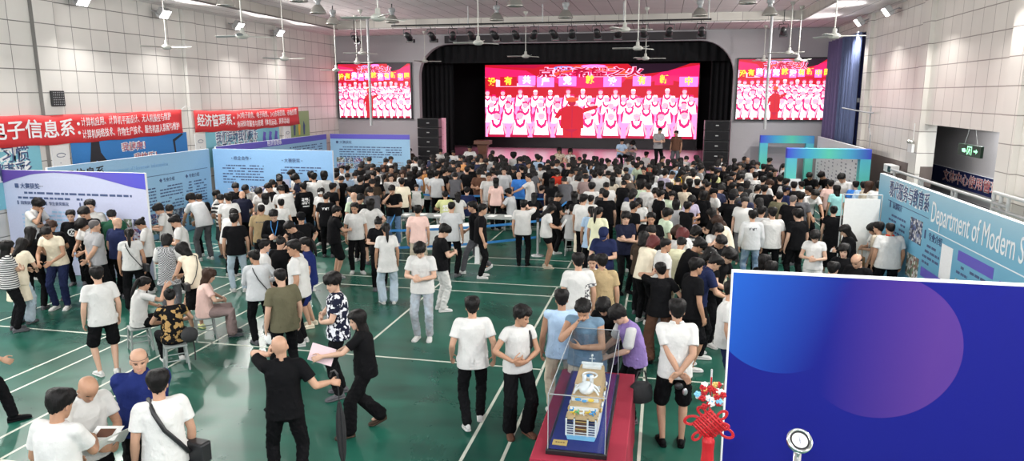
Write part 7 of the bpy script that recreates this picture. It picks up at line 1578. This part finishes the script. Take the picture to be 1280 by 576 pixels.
p, d, th, n, R = at_hand('long-haired woman in all black', 1); sheet(p + R @ A3(-.06, .12, .06), R @ A3(.25, .9, .35), R @ A3(.1, -.35, .9), .29, .21, 'paper_sheet', 'pink_paper', 'pink sheet held by the long-haired woman in black', 'paper')
p, d, th, n, R = at_hand('bald man in white polo', 0); p2 = at_hand('bald man in white polo', 1)[0]; c = (p+p2)/2; F_ = R @ A3(0, 1, 0); X_ = R @ A3(1, 0, 0); sheet(c + F_*.04 + A3(0, 0, .07), X_, nrm(F_*.6+A3(0, 0, .75)), .30, .22, 'leaflet', 'paper', 'open leaflet read by the bald man in white polo', 'leaflet'); sheet(c + F_*.035 + A3(0, 0, .075) + X_*.07, X_, nrm(F_*.6+A3(0, 0, .75)), .12, .18, 'photo_card', 'blue_poster', 'blue picture card lying on the open leaflet', 'card')
p, d, th, n, R = at_hand('black-haired man in white T-shirt at bottom', 1); q = p + R @ A3(.10, .05, .03); k_ = sheet(q, R @ A3(1, .2, 0), R @ A3(-.1, .9, .35), .24, .17, 'certificate_folder', 'paper', 'white folder with dark red photo at the bottom left', 'folder'); 
b = MB(); n2 = nrm(np.cross(R @ A3(1, .2, 0), R @ A3(-.1, .9, .35))); uu, vv = nrm(R @ A3(1, .2, 0)), nrm(R @ A3(-.1, .9, .35)); qq = q + n2*.003; b.rings([np.array([qq+uu*a+vv*c_+n2*k for a, c_ in ((-.07, -.05), (.07, -.05), (.07, .05), (-.07, .05))]) for k in (0, .0015)]); b.build('photo_insert', 'wood', k_)
# crossbody bag of the young man bottom left; strap and pouch are one bag
def crossbag(lab, m, label, side, pouch=(.13, .05, .09), strap=.016, back=True):
    r, F = next(v for l, v in FIGS.items() if l.startswith(lab)); s = side; Mx = r.matrix_basis
    e = bpy.data.objects.new('crossbody_bag', None); C.objects.link(e); e.location = r.location; e.rotation_euler = r.rotation_euler; e.scale = r.scale; tag(e, label, 'bag')
    W_ = F.w; ry = .155*(.5+.5*W_)+F.belly*.5; rx = .215*W_
    pts = [F.at(.475, (-s*.085, .02, .055)), F.at(.44, (-s*.075, -ry*.86, .0)), F.at(.28, (-s*.01, -ry-.006, 0)), F.at(.12, (s*.10, -ry-.005, 0)), F.at(.0, (s*rx*.8, -ry*.75, 0)), F.at(-.04, (s*(rx+.02), 0, 0)), F.at(.04, (s*rx*.85, ry*.85, 0)), F.at(.22, (s*.04, ry+.015, 0)), F.at(.42, (-s*.07, ry*.9, 0)), F.at(.475, (-s*.085, .02, .055))]
    b = MB(); b.tube(pts, [strap*.6]*len(pts), 6, ends=False); b.build('strap', m, e, smooth=True)
    c = F.at(-.03, (s*(rx+.03), -.07, 0)); b = MB(); b.box((-pouch[1], -pouch[0], -pouch[2]), (pouch[1], pouch[0], pouch[2])); o = b.build('pouch', m, e, bevel=.02); o.location = c; o.rotation_euler = (0, 0, s*.5)
crossbag('young man in white T-shirt with black crossbody', 'bag_black', 'black crossbody bag worn by the young man at bottom left', 1, (.14, .06, .10), .034)
crossbag('ponytailed woman in white blouse with thin', 'bag_black', 'small black bag on the ponytailed woman before the purple-topped board', 1, (.10, .04, .08), .014)
crossbag('woman in sleeveless cream top', 'bag_black', 'thin-strapped black bag on the woman in sleeveless cream top', -1, (.10, .04, .07), .014)
crossbag('woman in white with a thin black crossbody', 'bag_black', 'black crossbody bag on the woman in white, right crowd', 1, (.1, .04, .08), .014)
crossbag('woman with hair bun in pale grey', 'bag_black', 'thin black strap bag on the hair-bun woman in pale grey', 1, (.1, .04, .08), .014)
# held things
p, d, th, n, R = at_hand('man in black T-shirt striding', 1)
p, d, th, n, R = at_hand('man in black T-shirt striding', 0); k_ = empty('paper_bag', tuple(p - A3(0, 0, .06)), 'white paper bag carried by the striding man in black', 'bag', None, 1.5); b = MB(); b.rings([np.array([(-.14*s, -.05*s, z), (.14*s, -.05*s, z), (.14*s, .05*s, z), (-.14*s, .05*s, z)]) for z, s in ((-.46, 1.08), (-.25, 1), (-.08, .95))]); b.build('bag_body', 'paper', k_); b = MB(); b.tube([(-.07, 0, -.08), (-.05, 0, .02), (.05, 0, .02), (.07, 0, -.08)], [.006]*4, 6); b.build('handle', 'paper', k_)
for lab, i, label in (('boy in black T-shirt and white', 1, 'phone in the hand of the boy in white trousers'), ('man in white T-shirt with a phone', 1, 'phone at the ear of the man in white T-shirt'), ('woman in dark hooded top', 1, 'white phone held by the woman in dark hooded top'), ('stout man in black polo', 1, 'dark phone held by the stout man in black shorts'), ('woman in black T-shirt and brown', 0, 'red phone held up by the woman in brown trousers'), ('woman in pale pink', 1, 'phone in the hand of the seated pink T-shirt woman')):
    p, d, th, n, R = at_hand(lab, i); sheet(p + n*.01 + d*.02, th, d, .075, .15, 'mobile_phone', 'white_plastic' if 'white phone' in label else 'sign_red' if 'red phone' in label else 'black_gloss', label, 'phone')
p, d, th, n, R = at_hand('long-haired woman in white T-shirt and black mini', 1); sheet(p + R @ A3(-.08, .08, .08), R @ A3(1, 0, 0), R @ A3(0, .5, .85), .21, .29, 'paper_sheet', 'paper', 'sheet read by the mini shorts woman', 'paper')
p, d, th, n, R = at_hand('man in black holding a sheet', 1); sheet(p + R @ A3(-.08, .08, .08), R @ A3(1, 0, 0), R @ A3(0, .5, .85), .21, .29, 'paper_sheet', 'paper', 'sheet held by the man in black behind mini shorts woman', 'paper')
p, d, th, n, R = at_hand('man in olive green', 0); bb(lambda b: (b.ell(p + A3(0, 0, -.06), (.06, .05, .08)), b.ell(p + A3(.02, .02, -.10), (.05, .06, .06))), 'hand_towel', 'paper', 'crumpled white cloth in the hand of the olive T-shirt man', 'cloth')
p, d, th, n, R = at_hand('woman in white printed T-shirt', 0); k_ = empty('tote_bag', tuple(p), 'tan bag hanging from the arm of woman in printed T-shirt', 'bag', None, .6); b = MB(); b.box((-.12, -.05, -.42), (.12, .05, -.18)); b.build('bag_body', 'tan', k_, bevel=.02); b = MB(); b.tube([(-.07, 0, -.18), (-.05, 0, .0), (.05, 0, .0), (.07, 0, -.18)], [.008]*4, 6); b.build('handle', 'tan', k_)
p, d, th, n, R = at_hand('person in purple vest', 1); sheet(p + R @ A3(0, .02, -.12), R @ A3(0, 1, .1), A3(0, 0, 1), .22, .30, 'clear_folder', 'board_blue', 'pale blue folder held by the person in purple vest', 'folder')
k_ = empty('shoulder_bag', (-.13, 7.9, .70), 'black fabric bag hanging beside the purple vest person', 'bag', None, .4); b = MB(); b.rings([np.array([(r*cos(a)*.15, r*sin(a)*.085, z) for a in np.linspace(0, 2*pi, 19)[:-1]]) for z, r in ((-.14, .7), (-.12, .95), (-.03, 1.), (.06, .86), (.10, .6))]); b.build('bag_body', 'bag_cloth', k_, smooth=True); b = MB(); b.tube([(-.08, 0, .08), (-.04, 0, .24), (.04, 0, .24), (.08, 0, .08)], [.011]*4, 6); b.build('handle', 'bag_cloth', k_)
r, F = next(v for l, v in FIGS.items() if l.startswith('man in white polo and black shorts')); p, d, th, n, R = hand_world(r, F, 1); k_ = empty('waist_pouch', tuple(p + R @ A3(.07, -.03, -.07)), 'small black pouch in the clasped hands of white polo man', 'pouch'); b = MB(); b.ell((0, 0, 0), (.05, .03, .04)); b.build('pouch_body', 'bag_black', k_, smooth=True); b = MB(); b.ell((.07, 0, -.06), (.03, .018, .045)); b.build('side_pocket', 'alu', k_, smooth=True)
r, F = next(v for l, v in FIGS.items() if l.startswith('woman in white V-neck')); e = bpy.data.objects.new('backpack', None); C.objects.link(e); e.location = r.location; e.rotation_euler = r.rotation_euler; e.scale = r.scale; tag(e, 'small black backpack worn by the woman in white V-neck blouse', 'backpack')
b = MB(); b.ell(F.at(.22, (-.03, -.185, 0)), (.12, .07, .17)); b.build('pack_body', 'bag_black', e, smooth=True); b = MB(); b.tube([F.at(.36, (-.12, -.13, 0)), F.at(.455, (-.12, -.03, .072)), F.at(.40, (-.12, .10, .02)), F.at(.28, (-.14, .10, 0)), F.at(.16, (-.18, -.04, 0)), F.at(.12, (-.13, -.14, 0))], [.016]*5, 6); b.build('strap', 'bag_black', e, smooth=True)
r, F = next(v for l, v in FIGS.items() if l.startswith('woman in dark leaf-print')); e = bpy.data.objects.new('small_backpack', None); C.objects.link(e); e.location = r.location; e.rotation_euler = r.rotation_euler; e.scale = r.scale; tag(e, 'round black bag behind the seated leaf-print blouse woman', 'bag'); b = MB(); b.ell(F.at(.06, (.20, -.24, 0)), (.13, .09, .13)); b.build('bag_body', 'bag_cloth', e, smooth=True); b = MB(); b.tube([F.at(.10, (.24, -.20, 0)), F.at(.02, (.27, -.15, -.25)), F.at(0, (.26, -.18, -.38))], [.012]*3, 6); b.build('strap', 'bag_cloth', e)
# ------------------------------------------------------------------ the rest of the crowd far off, too many and too small to tell apart
def crowd():
    acc = {}; mats = []; VS, FS, MI = [], [], []; n0 = 0
    def slot(k):
        if k not in acc: acc[k] = len(mats); mats.append(mat('far_' + k, COL[k], .8))
        return acc[k]
    TP = {}
    for ln in CROWD.strip().splitlines():
        x, y, yaw, h, c, hr = ln.split(); x, y, yaw, h = float(x), float(y), radians(float(yaw)), float(h); fem = hr in ('long', 'bob', 'mid')
        pn = ('stand', 'phone', 'shift', 'bow')[int(x*37+y*91) % 4]; k = (pn, hr)
        if k not in TP:
            F = Fig(pose(pn, fem, 1)); parts = []
            for key, me in (('skin', body_mesh(F, .022)), ('up', shirt_mesh(F, 'tee', .026, 1)), ('low', legs_mesh(F, 'trousers', .03, 1)), ('hair', hair_mesh(F, hr, 1))):
                co = getco(me); fs = [tuple(p.vertices) for p in me.polygons]; parts.append((key, co, fs)); bpy.data.meshes.remove(me)
            TP[k] = parts
        R = rotz(yaw)*h/1.72
        for key, co, fs in TP[k]:
            ck = dict(skin=('skin1', 'skin2', 'skin3')[int(x*13) % 3], up=c, low=('k', 'k', 'jeans', 'dg')[int(y*17) % 4], hair='hk')[key]; m = slot(ck)
            VS.append(co @ R.T + A3(x, y, 0)); FS.extend([tuple(i+n0 for i in f) for f in fs]); MI.extend([m]*len(fs)); n0 += len(co)
    me = bpy.data.meshes.new('crowd'); me.from_pydata(np.concatenate(VS).tolist(), [], FS); me.polygons.foreach_set('material_index', MI)
    for m in mats: me.materials.append(m)
    smooth_shade(me); o = bpy.data.objects.new('crowd', me); C.objects.link(o); tag(o, 'distant packed crowd of dark-haired people filling the hall before the stage', 'crowd', None, 'stuff')
crowd()
